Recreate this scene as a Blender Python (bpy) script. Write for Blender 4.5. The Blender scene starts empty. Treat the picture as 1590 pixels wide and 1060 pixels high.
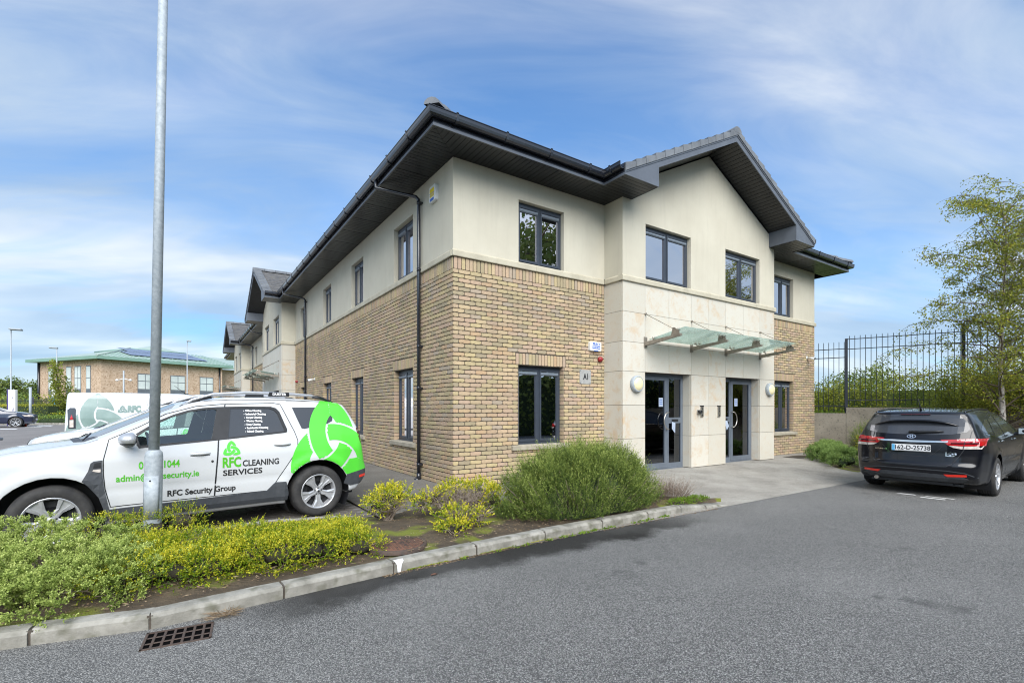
import bpy, bmesh, math, random
import numpy as np
from mathutils import Vector, Matrix
from mathutils.bvhtree import BVHTree

S = bpy.context.scene
COL = S.collection
R = math.radians
rng = random.Random(7)
nr = np.random.RandomState(7)

# ------------------------------------------------------------------ camera
cam_d = bpy.data.cameras.new("camera")
cam = bpy.data.objects.new("camera", cam_d)
COL.objects.link(cam)
cam.location = (-3.8434, -7.4804, 1.344)
cam.rotation_euler = (R(90), 0, math.atan2(-0.55977, 0.82865))
cam_d.sensor_width = 36.0
cam_d.lens = 758.0 / 1590.0 * 36.0
cam_d.shift_y = 105.0 / 1590.0
cam_d.clip_start = 0.05
cam_d.clip_end = 3000
S.camera = cam
S.view_settings.view_transform = 'Standard'
S.view_settings.look = 'None'
S.view_settings.gamma = 1.0
S.view_settings.exposure = 0.62
S.view_settings.use_curve_mapping = False
S.cycles.filter_width = 1.1

# ------------------------------------------------------------------ sky and sun
SUN_EL, SUN_AZ = 38.0, -112.0        # the sun stands behind the camera, a little left of it (world angle of its direction)
W = bpy.data.worlds.new("World")
S.world = W
W.use_nodes = True
wt = W.node_tree
for n in list(wt.nodes):
    wt.nodes.remove(n)


class G:
    """short hand for building node graphs"""
    def __init__(self, tree):
        self.t = tree

    def n(self, kind, **kw):
        nd = self.t.nodes.new(kind)
        ins = kw.pop('ins', {})
        for k, v in kw.items():
            setattr(nd, k, v)
        for k, v in ins.items():
            if isinstance(v, bpy.types.NodeSocket):
                self.t.links.new(v, nd.inputs[k])
            else:
                nd.inputs[k].default_value = v
        return nd

    def math(self, op, a, b=0.0, c=0.0, clamp=False):
        nd = self.n('ShaderNodeMath', operation=op, use_clamp=clamp, ins={0: a, 1: b, 2: c})
        return nd.outputs[0]

    def noise(self, vec, scale, detail=4.0, rough=0.55, dist=0.0):
        nd = self.n('ShaderNodeTexNoise', ins={'Vector': vec, 'Scale': scale, 'Detail': detail, 'Roughness': rough, 'Distortion': dist})
        return nd.outputs[0]

    def ramp(self, fac, stops, interp='LINEAR'):
        nd = self.n('ShaderNodeValToRGB', ins={0: fac})
        cr = nd.color_ramp
        cr.interpolation = interp
        while len(cr.elements) < len(stops):
            cr.elements.new(0.5)
        for e, (p, c) in zip(cr.elements, stops):
            e.position = p
            e.color = (c[0], c[1], c[2], 1) if hasattr(c, '__len__') else (c, c, c, 1)
        return nd.outputs[0]

    def mix(self, fac, a, b, blend='MIX'):
        nd = self.n('ShaderNodeMix', data_type='RGBA', blend_type=blend)
        for k, v in ((0, fac), (6, a), (7, b)):
            if isinstance(v, bpy.types.NodeSocket):
                self.t.links.new(v, nd.inputs[k])
            elif k == 0:
                nd.inputs[k].default_value = v
            else:
                nd.inputs[k].default_value = (v[0], v[1], v[2], 1)
        return nd.outputs[2]


g = G(wt)
sky = g.n('ShaderNodeTexSky', sky_type='NISHITA', sun_disc=False, sun_elevation=R(SUN_EL),
          sun_rotation=R(90.0 - SUN_AZ), air_density=1.0, dust_density=0.6, ozone_density=2.2)
tc = g.n('ShaderNodeTexCoord')
sep = g.n('ShaderNodeSeparateXYZ', ins={0: tc.outputs['Generated']})
zz = g.math('MAXIMUM', sep.outputs[2], 0.0)
den = g.math('ADD', zz, 0.22)
cu = g.math('DIVIDE', sep.outputs[0], den)
cv = g.math('DIVIDE', sep.outputs[1], den)
# rotate and stretch: the streaks run across the view
ca, sa = math.cos(R(-22)), math.sin(R(-22))
u1 = g.math('ADD', g.math('MULTIPLY', cu, ca), g.math('MULTIPLY', cv, sa))
v1 = g.math('SUBTRACT', g.math('MULTIPLY', cv, ca), g.math('MULTIPLY', cu, sa))
vec = g.n('ShaderNodeCombineXYZ', ins={0: g.math('MULTIPLY', u1, 0.55), 1: g.math('MULTIPLY', v1, 1.15), 2: 3.1}).outputs[0]
vec2 = g.n('ShaderNodeCombineXYZ', ins={0: g.math('MULTIPLY', u1, 0.8), 1: g.math('MULTIPLY', v1, 2.2), 2: 8.4}).outputs[0]
big = g.noise(vec, 0.75, 3.0, 0.5, 0.5)
wisp = g.noise(vec2, 1.5, 7.0, 0.58, 0.7)
cl = g.math('ADD', g.math('MULTIPLY', big, 0.65), g.math('MULTIPLY', wisp, 0.35))
cov = g.ramp(cl, [(0.37, 0.05), (0.46, 0.36), (0.56, 0.80), (0.68, 1.0)])
# thicker towards the horizon, as layers seen edge-on are
hz = g.ramp(zz, [(0.0, 0.8), (0.10, 0.60), (0.30, 0.36), (0.70, 0.0)])
cov2 = g.math('MULTIPLY', g.math('ADD', cov, hz, clamp=True), 0.86)
shade = g.noise(vec, 1.6, 4.0, 0.5, 0.3)
ccol = g.ramp(shade, [(0.35, (3.2, 4.15, 5.35)), (0.52, (4.5, 5.3, 6.1)), (0.64, (6.5, 6.8, 7.0))])
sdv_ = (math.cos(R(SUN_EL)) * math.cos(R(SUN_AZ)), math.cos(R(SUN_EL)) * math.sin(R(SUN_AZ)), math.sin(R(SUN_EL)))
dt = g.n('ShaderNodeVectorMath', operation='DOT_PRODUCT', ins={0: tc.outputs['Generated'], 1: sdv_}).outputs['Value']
glow = g.math('ADD', 1.0, g.math('MULTIPLY', g.math('POWER', g.math('MAXIMUM', dt, 0.0), 3.0), 1.1))  # clouds brightened toward the unseen sun, added light from behind the camera
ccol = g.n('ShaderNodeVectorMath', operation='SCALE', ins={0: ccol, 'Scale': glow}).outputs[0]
skyc = g.mix(1.0, sky.outputs[0], (0.50, 1.06, 1.50), 'MULTIPLY')
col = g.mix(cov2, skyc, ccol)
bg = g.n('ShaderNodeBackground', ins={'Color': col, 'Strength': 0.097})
out = g.n('ShaderNodeOutputWorld', ins={0: bg.outputs[0]})

sun_d = bpy.data.lights.new("sun", 'SUN')
sun_d.energy = 3.3
sun_d.angle = R(50)
sun_d.color = (1.0, 0.95, 0.885)
sun = bpy.data.objects.new("sun", sun_d)
COL.objects.link(sun)
sd = Vector((math.cos(R(SUN_EL)) * math.cos(R(SUN_AZ)), math.cos(R(SUN_EL)) * math.sin(R(SUN_AZ)), math.sin(R(SUN_EL))))
sun.rotation_euler = sd.to_track_quat('Z', 'Y').to_euler()


# ------------------------------------------------------------------ helpers
def setp(o, label=None, cat=None, group=None, kind=None):
    if label: o['label'] = label
    if cat: o['category'] = cat
    if group: o['group'] = group
    if kind: o['kind'] = kind
    return o


def link(name, me, mats, parent=None, loc=None):
    o = bpy.data.objects.new(name, me)
    COL.objects.link(o)
    if mats is not None and not me.materials:
        for m in (mats if isinstance(mats, (list, tuple)) else [mats]):
            me.materials.append(m)
    if parent is not None:
        o.parent = parent
    if loc is not None:
        o.location = loc
    return o


def empty(name, loc=(0, 0, 0), rz=0.0, label=None, cat=None, group=None):
    o = bpy.data.objects.new(name, None)
    o.empty_display_size = 0.2
    COL.objects.link(o)
    o.location = loc
    o.rotation_euler = (0, 0, rz)
    return setp(o, label, cat, group)


def copy_tree(o, parent=None):
    c = o.copy()
    COL.objects.link(c)
    if parent is not None:
        c.parent = parent
    for ch in list(o.children):
        copy_tree(ch, c)
    return c


class MB:
    """collects polygons, links them as ONE mesh object"""
    def __init__(self):
        self.v, self.f, self.m, self.s, self.a = [], [], [], [], []
        self.var = 0.5

    def add(self, vs, fs, mi=0, smooth=False):
        b = len(self.v)
        self.v += [tuple(p) for p in vs]
        self.a += [self.var] * len(vs)
        self.f += [tuple(b + i for i in q) for q in fs]
        self.m += [mi] * len(fs)
        self.s += [smooth] * len(fs)

    def quad(self, a, b, c, d, mi=0):
        self.add([a, b, c, d], [(0, 1, 2, 3)], mi)

    def box(self, x0, x1, y0, y1, z0, z1, mi=0):
        vs = [(x, y, z) for x in (x0, x1) for y in (y0, y1) for z in (z0, z1)]
        self.add(vs, [(0, 1, 3, 2), (4, 6, 7, 5), (0, 4, 5, 1), (2, 3, 7, 6), (0, 2, 6, 4), (1, 5, 7, 3)], mi)

    def bbox(self, x0, x1, y0, y1, z0, z1, r=0.01, mi=0):
        """box with chamfered edges"""
        vs = []
        for x, dx in ((x0, r), (x1, -r)):
            for y, dy in ((y0, r), (y1, -r)):
                for z, dz in ((z0, r), (z1, -r)):
                    vs += [(x, y + dy, z + dz), (x + dx, y, z + dz), (x + dx, y + dy, z)]
        b = bmesh.new()
        for p in vs:
            b.verts.new(p)
        bmesh.ops.convex_hull(b, input=b.verts)
        b.verts.ensure_lookup_table()
        b.verts.index_update()
        self.add([v.co[:] for v in b.verts], [tuple(v.index for v in fc.verts) for fc in b.faces], mi)
        b.free()

    def fbox(self, fr, u0, u1, z0, z1, w0, w1, mi=0):
        a = fr.P(u0, 0, w0); b = fr.P(u1, 0, w1)
        vs = [fr.P(u, z, w) for u in (u0, u1) for w in (w0, w1) for z in (z0, z1)]
        self.add(vs, [(0, 1, 3, 2), (4, 6, 7, 5), (0, 4, 5, 1), (2, 3, 7, 6), (0, 2, 6, 4), (1, 5, 7, 3)], mi)

    def tube(self, pts, r, n=8, mi=0, caps=True, smooth=True):
        pts = [Vector(p) for p in pts]
        rs = r if isinstance(r, (list, tuple)) else [r] * len(pts)
        vs, fs = [], []
        prev = None
        for i, p in enumerate(pts):
            if i == 0: t = pts[1] - pts[0]
            elif i == len(pts) - 1: t = pts[-1] - pts[-2]
            else: t = (pts[i + 1] - pts[i]).normalized() + (pts[i] - pts[i - 1]).normalized()
            t.normalize()
            if prev is None:
                ref = Vector((0, 0, 1)) if abs(t.z) < 0.9 else Vector((1, 0, 0))
                x = t.cross(ref).normalized()
            else:
                x = (prev - t * prev.dot(t)).normalized()
            prev = x
            y = t.cross(x)
            for k in range(n):
                a = 2 * math.pi * k / n
                vs.append(p + (x * math.cos(a) + y * math.sin(a)) * rs[i])
        for i in range(len(pts) - 1):
            for k in range(n):
                fs.append((i * n + k, i * n + (k + 1) % n, (i + 1) * n + (k + 1) % n, (i + 1) * n + k))
        nf = len(fs)
        if caps:
            fs.append(tuple(range(n - 1, -1, -1)))
            fs.append(tuple((len(pts) - 1) * n + k for k in range(n)))
        self.add(vs, fs, mi, smooth)
        for i in range(len(fs) - nf):
            self.s[-1 - i] = False

    def lathe(self, prof, n=32, M=None, mi=0, smooth=True, closed=False):
        """profile of (radius, height) about local z; M places it"""
        vs, fs = [], []
        for r_, h in prof:
            for k in range(n):
                a = 2 * math.pi * k / n
                p = Vector((r_ * math.cos(a), r_ * math.sin(a), h))
                vs.append(M @ p if M else p)
        m = len(prof)
        for i in range(m - 1):
            for k in range(n):
                fs.append((i * n + k, i * n + (k + 1) % n, (i + 1) * n + (k + 1) % n, (i + 1) * n + k))
        if closed:
            for k in range(n):
                fs.append(((m - 1) * n + k, (m - 1) * n + (k + 1) % n, (k + 1) % n, k))
        self.add(vs, fs, mi, smooth)

    def prism(self, poly, M, h0, h1, mi=0):
        """2D polygon extruded along local z, placed by matrix M"""
        n = len(poly)
        vs = [M @ Vector((x, y, h0)) for x, y in poly] + [M @ Vector((x, y, h1)) for x, y in poly]
        fs = [tuple(range(n - 1, -1, -1)), tuple(range(n, 2 * n))]
        fs += [(i, (i + 1) % n, n + (i + 1) % n, n + i) for i in range(n)]
        self.add(vs, fs, mi)

    def build(self, name, mats, parent=None, loc=None, var=False, weld=False, world=None):
        me = bpy.data.meshes.new(name)
        v = self.v
        if world is not None:
            v = [(p[0] - world[0], p[1] - world[1], p[2] - world[2]) for p in v]
        me.from_pydata(v, [], self.f)
        me.polygons.foreach_set('material_index', self.m)
        me.polygons.foreach_set('use_smooth', self.s)
        if var:
            at = me.attributes.new('var', 'FLOAT', 'POINT')
            at.data.foreach_set('value', self.a)
        b = bmesh.new()
        b.from_mesh(me)
        bmesh.ops.recalc_face_normals(b, faces=b.faces)
        b.to_mesh(me)
        b.free()
        return link(name, me, mats, parent, loc)


def np_mesh(name, verts, faces, mats, var=None, smooth=False, parent=None, loc=None):
    """verts (N,3), faces (M,k) arrays -> object, fast"""
    me = bpy.data.meshes.new(name)
    nv, (nf, k) = len(verts), faces.shape
    me.vertices.add(nv)
    me.vertices.foreach_set('co', np.asarray(verts, dtype=np.float32).ravel())
    me.loops.add(nf * k)
    me.loops.foreach_set('vertex_index', faces.astype(np.int32).ravel())
    me.polygons.add(nf)
    me.polygons.foreach_set('loop_start', (np.arange(nf) * k).astype(np.int32))
    me.update(calc_edges=True)
    me.polygons.foreach_set('use_smooth', np.full(nf, smooth))
    if var is not None:
        at = me.attributes.new('var', 'FLOAT', 'POINT')
        at.data.foreach_set('value', np.asarray(var, dtype=np.float32))
    return link(name, me, mats, parent, loc)


class Fr:
    """a facade frame: u along the wall, z up, w outward"""
    def __init__(self, o, U, N):
        self.o, self.U, self.N = o, U, N

    def P(self, u, z, w):
        return (self.o[0] + self.U[0] * u + self.N[0] * w, self.o[1] + self.U[1] * u + self.N[1] * w, z)


# ------------------------------------------------------------------ materials
MATS = {}


def new_mat(name):
    m = bpy.data.materials.new(name)
    m.use_nodes = True
    for n in list(m.node_tree.nodes):
        m.node_tree.nodes.remove(n)
    MATS[name] = m
    return m, G(m.node_tree)


def finish(g, bsdf):
    g.n('ShaderNodeOutputMaterial', ins={0: bsdf})


def pm(name, c1, c2=None, scale=4.0, rough=0.6, metal=0.0, bump=0.0, bscale=60.0, detail=5.0, coat=0.0, spec=0.5,
       speck=None, speck_scale=300.0, speck_amt=(0.62, 0.75), rough2=None, stops=(0.35, 0.65)):
    """principled with a two tone noise, fine bump and optional specks"""
    m, g = new_mat(name)
    tc = g.n('ShaderNodeTexCoord').outputs['Object']
    if c2 is None:
        c2 = tuple(x * 0.86 for x in c1)
    fac = g.noise(tc, scale, detail, 0.6)
    col = g.ramp(fac, [(stops[0], c1), (stops[1], c2)])
    if speck:
        s = g.noise(tc, speck_scale, 2.0, 0.5)
        sf = g.ramp(s, [(speck_amt[0], 0.0), (speck_amt[1], 1.0)])
        col = g.mix(sf, col, speck)
    ins = {'Base Color': col, 'Roughness': rough, 'Metallic': metal, 'Coat Weight': coat, 'Coat Roughness': 0.04,
           'Specular IOR Level': spec}
    if rough2 is not None:
        ins['Roughness'] = g.ramp(g.noise(tc, scale * 2.3, 4.0), [(0.35, rough), (0.65, rough2)])
    if bump:
        bn = g.noise(tc, bscale, 4.0, 0.65)
        ins['Normal'] = g.n('ShaderNodeBump', ins={'Strength': 1.0, 'Distance': bump, 'Height': bn}).outputs[0]
    p = g.n('ShaderNodeBsdfPrincipled', ins=ins)
    finish(g, p.outputs[0])
    return m


BRICK_STOPS = [(0.0, (0.35, 0.29, 0.205)), (0.14, (0.43, 0.355, 0.215)), (0.30, (0.56, 0.45, 0.245)), (0.44, (0.49, 0.355, 0.25)),
               (0.58, (0.58, 0.45, 0.27)), (0.72, (0.53, 0.37, 0.265)), (0.84, (0.43, 0.36, 0.275)), (0.92, (0.55, 0.37, 0.22)), (1.0, (0.50, 0.42, 0.25))]


def brick_mat(name, use_attr, stops=BRICK_STOPS, gain=0.93):
    m, g = new_mat(name)
    tc = g.n('ShaderNodeTexCoord').outputs['Object']
    geo = g.n('ShaderNodeNewGeometry').outputs['Position']
    if use_attr:
        v = g.n('ShaderNodeAttribute', attribute_name='var').outputs['Fac']
    else:
        v = g.n('ShaderNodeObjectInfo').outputs['Random']
    fac = g.math('ADD', g.math('MULTIPLY', v, 0.94), g.math('MULTIPLY', g.noise(geo, 9.0, 3.0), 0.06))
    col = g.ramp(fac, [(p, tuple(x * gain for x in c)) for p, c in stops])
    mot = g.noise(geo, 38.0, 5.0, 0.7)
    col = g.mix(g.ramp(mot, [(0.42, 0.0), (0.72, 0.42)]), col, (0.30, 0.24, 0.165))
    spk = g.noise(geo, 150.0, 2.0, 0.5)
    col = g.mix(g.ramp(spk, [(0.64, 0.0), (0.72, 0.65)]), col, (0.10, 0.075, 0.055))
    # grime that gathers in broad patches over the wall
    dirt = g.noise(geo, 0.8, 5.0, 0.6)
    col = g.mix(g.ramp(dirt, [(0.45, 0.0), (0.72, 0.42)]), col, (0.20, 0.17, 0.13))
    bn = g.noise(geo, 120.0, 5.0, 0.7)
    nm = g.n('ShaderNodeBump', ins={'Strength': 1.0, 'Distance': 0.004, 'Height': bn}).outputs[0]
    p = g.n('ShaderNodeBsdfPrincipled', ins={'Base Color': col, 'Roughness': 0.9, 'Normal': nm, 'Specular IOR Level': 0.25})
    finish(g, p.outputs[0])
    return m


M_brick = brick_mat('brick_single', False)
M_brickA = brick_mat('brick_joined', True)
M_mortar = pm('mortar', (0.115, 0.095, 0.075), (0.07, 0.06, 0.05), 30, 0.95, bump=0.004, bscale=150)


def render_mat():
    m, g = new_mat('render')
    geo = g.n('ShaderNodeNewGeometry').outputs['Position']
    c = g.ramp(g.noise(geo, 1.3, 6.0, 0.62), [(0.3, (0.575, 0.54, 0.44)), (0.7, (0.515, 0.478, 0.385))])
    sc = g.n('ShaderNodeMapping', ins={'Vector': geo, 'Scale': (5.0, 5.0, 0.5)}).outputs[0]
    c = g.mix(g.ramp(g.noise(sc, 2.2, 5.0, 0.6), [(0.5, 0.0), (0.8, 0.22)]), c, (0.37, 0.345, 0.28))
    c = g.mix(g.ramp(g.noise(geo, 170.0, 2.0), [(0.62, 0.0), (0.75, 0.35)]), c, (0.42, 0.38, 0.29))
    nm = g.n('ShaderNodeBump', ins={'Strength': 1.0, 'Distance': 0.004, 'Height': g.noise(geo, 130.0, 5.0, 0.7)}).outputs[0]
    finish(g, g.n('ShaderNodeBsdfPrincipled', ins={'Base Color': c, 'Roughness': 0.92, 'Normal': nm, 'Specular IOR Level': 0.2}).outputs[0])
    return m


M_render = render_mat()


def stone_mat():
    m, g = new_mat('limestone')
    geo = g.n('ShaderNodeNewGeometry').outputs['Position']
    r_ = g.n('ShaderNodeObjectInfo').outputs['Random']
    off = g.n('ShaderNodeVectorMath', operation='ADD', ins={0: geo, 1: g.n('ShaderNodeCombineXYZ', ins={0: g.math('MULTIPLY', r_, 20.0), 1: 0.0, 2: 0.0}).outputs[0]}).outputs[0]
    c = g.ramp(r_, [(0.0, (0.525, 0.495, 0.42)), (0.5, (0.59, 0.56, 0.485)), (1.0, (0.53, 0.50, 0.43))])
    blot = g.noise(off, 3.4, 6.0, 0.72, 0.5)
    amt = g.math('MULTIPLY', g.ramp(blot, [(0.50, 0.0), (0.68, 0.85)]), g.ramp(r_, [(0.2, 0.25), (0.9, 1.0)]))
    c = g.mix(amt, c, (0.53, 0.385, 0.235))
    sp = g.noise(off, 26.0, 4.0, 0.7)
    c = g.mix(g.ramp(sp, [(0.60, 0.0), (0.70, 0.75)]), c, (0.50, 0.36, 0.22))
    c = g.mix(g.ramp(g.noise(off, 140.0, 2.0), [(0.60, 0.0), (0.8, 0.4)]), c, (0.38, 0.33, 0.26))
    finish(g, g.n('ShaderNodeBsdfPrincipled', ins={'Base Color': c, 'Roughness': 0.62, 'Specular IOR Level': 0.35}).outputs[0])
    return m


M_stone = stone_mat()
M_band = pm('string_stone', (0.52, 0.48, 0.37), (0.42, 0.385, 0.295), 3.0, 0.85, bump=0.003, bscale=120, speck=(0.25, 0.22, 0.17), speck_scale=90, speck_amt=(0.63, 0.8))
M_sill = pm('sill_stone', (0.40, 0.36, 0.28), (0.29, 0.26, 0.20), 5.0, 0.85, bump=0.003, bscale=100)
M_frame = pm('window_frame', (0.042, 0.052, 0.070), (0.036, 0.045, 0.060), 8, 0.38, spec=0.5)
M_doorf = pm('door_frame', (0.135, 0.158, 0.19), (0.11, 0.13, 0.158), 8, 0.38)
M_black = pm('black_plastic', (0.012, 0.013, 0.015), (0.02, 0.021, 0.024), 10, 0.45)
M_soffit = pm('soffit_board', (0.011, 0.012, 0.015), (0.007, 0.008, 0.010), 1.8, 0.34, spec=0.45)
M_gutter = pm('gutter', (0.016, 0.018, 0.025), (0.012, 0.014, 0.02), 6, 0.20, spec=0.8)
M_barge = pm('barge_board', (0.115, 0.13, 0.155), (0.09, 0.102, 0.125), 3, 0.45)
M_tile = pm('roof_tile', (0.175, 0.19, 0.21), (0.11, 0.12, 0.135), 2.5, 0.75, bump=0.003, bscale=90, speck=(0.22, 0.2, 0.13), speck_scale=30, speck_amt=(0.64, 0.8))
M_slate = pm('slate_tile', (0.13, 0.125, 0.12), (0.075, 0.075, 0.078), 5, 0.8, bump=0.003, bscale=60, speck=(0.20, 0.17, 0.09), speck_scale=14, speck_amt=(0.62, 0.8))
M_galv = pm('galvanised', (0.30, 0.34, 0.37), (0.41, 0.45, 0.48), 26, 0.6, metal=0.08, bump=0.0006, bscale=40)
M_steel = pm('stainless', (0.62, 0.58, 0.52), (0.50, 0.46, 0.41), 20, 0.28, metal=0.9)
M_canopyarm = pm('canopy_arm', (0.32, 0.285, 0.235), (0.23, 0.20, 0.165), 16, 0.45, metal=0.5)
M_chrome = pm('chrome', (0.78, 0.79, 0.80), (0.72, 0.73, 0.74), 20, 0.12, metal=1.0)
M_alloy = pm('alloy', (0.58, 0.59, 0.61), (0.52, 0.53, 0.55), 20, 0.32, metal=0.55, coat=0.4)
M_tyre = pm('tyre', (0.022, 0.022, 0.023), (0.045, 0.043, 0.041), 9, 0.82, bump=0.001, bscale=120)
M_clad = pm('car_cladding', (0.045, 0.05, 0.058), (0.06, 0.065, 0.073), 12, 0.55)
M_white_paint = pm('white_car_paint', (0.60, 0.615, 0.625), (0.575, 0.59, 0.60), 2, 0.25, coat=0.6)
M_black_paint = pm('black_car_paint', (0.003, 0.0035, 0.006), (0.004, 0.0045, 0.008), 3, 0.35, coat=0.8, spec=0.2)
M_navy_paint = pm('navy_car_paint', (0.012, 0.018, 0.045), (0.015, 0.021, 0.05), 3, 0.2, coat=1.0)
M_green = pm('green_vinyl', (0.10, 0.66, 0.05), (0.095, 0.62, 0.05), 3, 0.3, coat=0.3)
M_greentext = pm('green_lettering', (0.085, 0.47, 0.02), (0.085, 0.45, 0.02), 3, 0.4)
M_sage = pm('sage_vinyl', (0.15, 0.23, 0.21), (0.26, 0.35, 0.325), 1.2, 0.3, coat=0.3)
M_whitetxt = pm('white_lettering', (0.82, 0.82, 0.82), (0.80, 0.80, 0.80), 3, 0.5)
M_blacktxt = pm('black_lettering', (0.018, 0.018, 0.02), (0.022, 0.022, 0.024), 3, 0.5)
M_red_lens = pm('red_lens', (0.55, 0.010, 0.015), (0.38, 0.006, 0.01), 14, 0.12, coat=1.0, spec=0.7)
M_darkred = pm('dark_red_lens', (0.10, 0.012, 0.018), (0.05, 0.008, 0.012), 14, 0.1, coat=1.0)
M_refl = pm('reflector', (0.75, 0.03, 0.01), (0.6, 0.02, 0.01), 60, 0.2, coat=1.0)
M_clearlens = pm('clear_lens', (0.72, 0.66, 0.60), (0.50, 0.44, 0.40), 24, 0.12, coat=1.0)
M_iron = pm('cast_iron', (0.10, 0.066, 0.05), (0.065, 0.05, 0.043), 22, 0.8, bump=0.002, bscale=90)
M_rust = pm('rusty_cover', (0.185, 0.085, 0.052), (0.125, 0.062, 0.042), 9, 0.85, bump=0.002, bscale=120, speck=(0.05, 0.032, 0.026), speck_scale=26, speck_amt=(0.57, 0.60))
M_conc = pm('concrete_wall', (0.36, 0.315, 0.25), (0.24, 0.21, 0.165), 1.4, 0.92, bump=0.003, bscale=60, speck=(0.12, 0.105, 0.085), speck_scale=20, speck_amt=(0.57, 0.78))
M_kerb = pm('kerb_stone', (0.36, 0.345, 0.305), (0.19, 0.182, 0.155), 5.5, 0.9, bump=0.004, bscale=80, speck=(0.10, 0.10, 0.06), speck_scale=9, speck_amt=(0.54, 0.80))
M_fence = pm('fence_paint', (0.020, 0.024, 0.035), (0.028, 0.033, 0.045), 9, 0.45)
M_bark = pm('bark', (0.16, 0.12, 0.085), (0.085, 0.065, 0.05), 14, 0.9, bump=0.006, bscale=60)
M_birch = pm('birch_bark', (0.52, 0.49, 0.44), (0.20, 0.165, 0.14), 9, 0.85, bump=0.003, bscale=60, speck=(0.05, 0.045, 0.04), speck_scale=18, speck_amt=(0.58, 0.64))
M_twig = pm('twig', (0.30, 0.245, 0.19), (0.19, 0.15, 0.12), 14, 0.9)
M_white_plastic = pm('white_plastic', (0.72, 0.72, 0.70), (0.68, 0.68, 0.66), 14, 0.45)
M_yellow = pm('yellow_print', (0.80, 0.60, 0.02), (0.78, 0.58, 0.02), 10, 0.5)
M_blue = pm('blue_print', (0.02, 0.12, 0.50), (0.02, 0.11, 0.46), 10, 0.5)
M_ltblue = pm('light_blue_print', (0.10, 0.42, 0.72), (0.12, 0.45, 0.75), 10, 0.5)
M_siren = pm('red_siren', (0.30, 0.015, 0.02), (0.24, 0.012, 0.016), 10, 0.35)
M_platem = pm('plate_metal', (0.42, 0.42, 0.40), (0.33, 0.33, 0.32), 14, 0.5, metal=0.15)
M_paper = pm('paper', (0.38, 0.44, 0.54), (0.33, 0.39, 0.49), 14, 0.7)
M_roadpaint = pm('road_paint', (0.78, 0.78, 0.76), (0.6, 0.6, 0.58), 20, 0.8, speck=(0.25, 0.25, 0.25), speck_scale=120, speck_amt=(0.60, 0.7))
M_interior = pm('car_interior', (0.018, 0.019, 0.021), (0.03, 0.031, 0.034), 8, 0.8)
M_orange = pm('orange_plastic', (0.75, 0.10, 0.02), (0.7, 0.09, 0.02), 8, 0.5)
M_copper = pm('green_roof_sheet', (0.35, 0.43, 0.39), (0.31, 0.39, 0.355), 0.6, 0.55)
M_coppertrim = pm('green_roof_trim', (0.20, 0.33, 0.27), (0.18, 0.30, 0.245), 1, 0.5)
M_solar = pm('solar_cell', (0.15, 0.17, 0.23), (0.17, 0.19, 0.25), 1, 0.18, spec=0.8)
M_blind = pm('blind', (0.66, 0.68, 0.72), (0.62, 0.64, 0.68), 3, 0.8)
M_room = pm('room_wall', (0.30, 0.29, 0.27), (0.26, 0.25, 0.235), 1, 0.9)
M_ochre = pm('background_brick', (0.56, 0.42, 0.31), (0.44, 0.31, 0.215), 3.0, 0.9, bump=0.01, bscale=12, speck=(0.29, 0.19, 0.12), speck_scale=6.5, speck_amt=(0.55, 0.66))
M_panelgrey = pm('grey_panel', (0.13, 0.15, 0.17), (0.115, 0.13, 0.15), 2, 0.4)
M_palepane = pm('pale_pane', (0.62, 0.66, 0.64), (0.50, 0.55, 0.54), 0.8, 0.15, spec=0.6)
M_purple = pm('purple_panel', (0.065, 0.045, 0.19), (0.06, 0.04, 0.17), 2, 0.5)


def glass_mat(name, tint, mirror, base, rough=0.0):
    """pane: reflects, and lets part of the light through tinted"""
    m, g = new_mat(name)
    tr = g.n('ShaderNodeBsdfTransparent', ins={'Color': (*tint, 1)}).outputs[0]
    tc = g.n('ShaderNodeTexCoord').outputs['Object']
    nm = g.n('ShaderNodeBump', ins={'Strength': 0.35, 'Distance': 0.0015, 'Height': g.noise(tc, 1.6, 2.0)}).outputs[0]
    gl = g.n('ShaderNodeBsdfGlossy', ins={'Color': (*mirror, 1), 'Roughness': rough, 'Normal': nm}).outputs[0]
    fr = g.n('ShaderNodeFresnel', ins={'IOR': 1.5}).outputs[0]
    fac = g.math('ADD', g.math('MULTIPLY', fr, 1.0), base, clamp=True)
    finish(g, g.n('ShaderNodeMixShader', ins={0: fac, 1: tr, 2: gl}).outputs[0])
    return m


M_pane = glass_mat('window_pane', (0.35, 0.37, 0.38), (0.96, 0.95, 1.0), 0.56)
M_doorglass = glass_mat('door_glass', (0.34, 0.36, 0.37), (0.8, 0.85, 0.95), 0.10)
M_carglass = glass_mat('car_glass', (0.66, 0.80, 0.76), (0.9, 0.95, 1.0), 0.06)
M_darkglass = pm('tinted_glass', (0.050, 0.054, 0.062), (0.045, 0.048, 0.056), 1, 0.12, coat=0.5, spec=0.5)
M_rearglass = glass_mat('rear_screen', (0.22, 0.25, 0.27), (0.95, 0.97, 1.0), 0.08)


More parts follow.
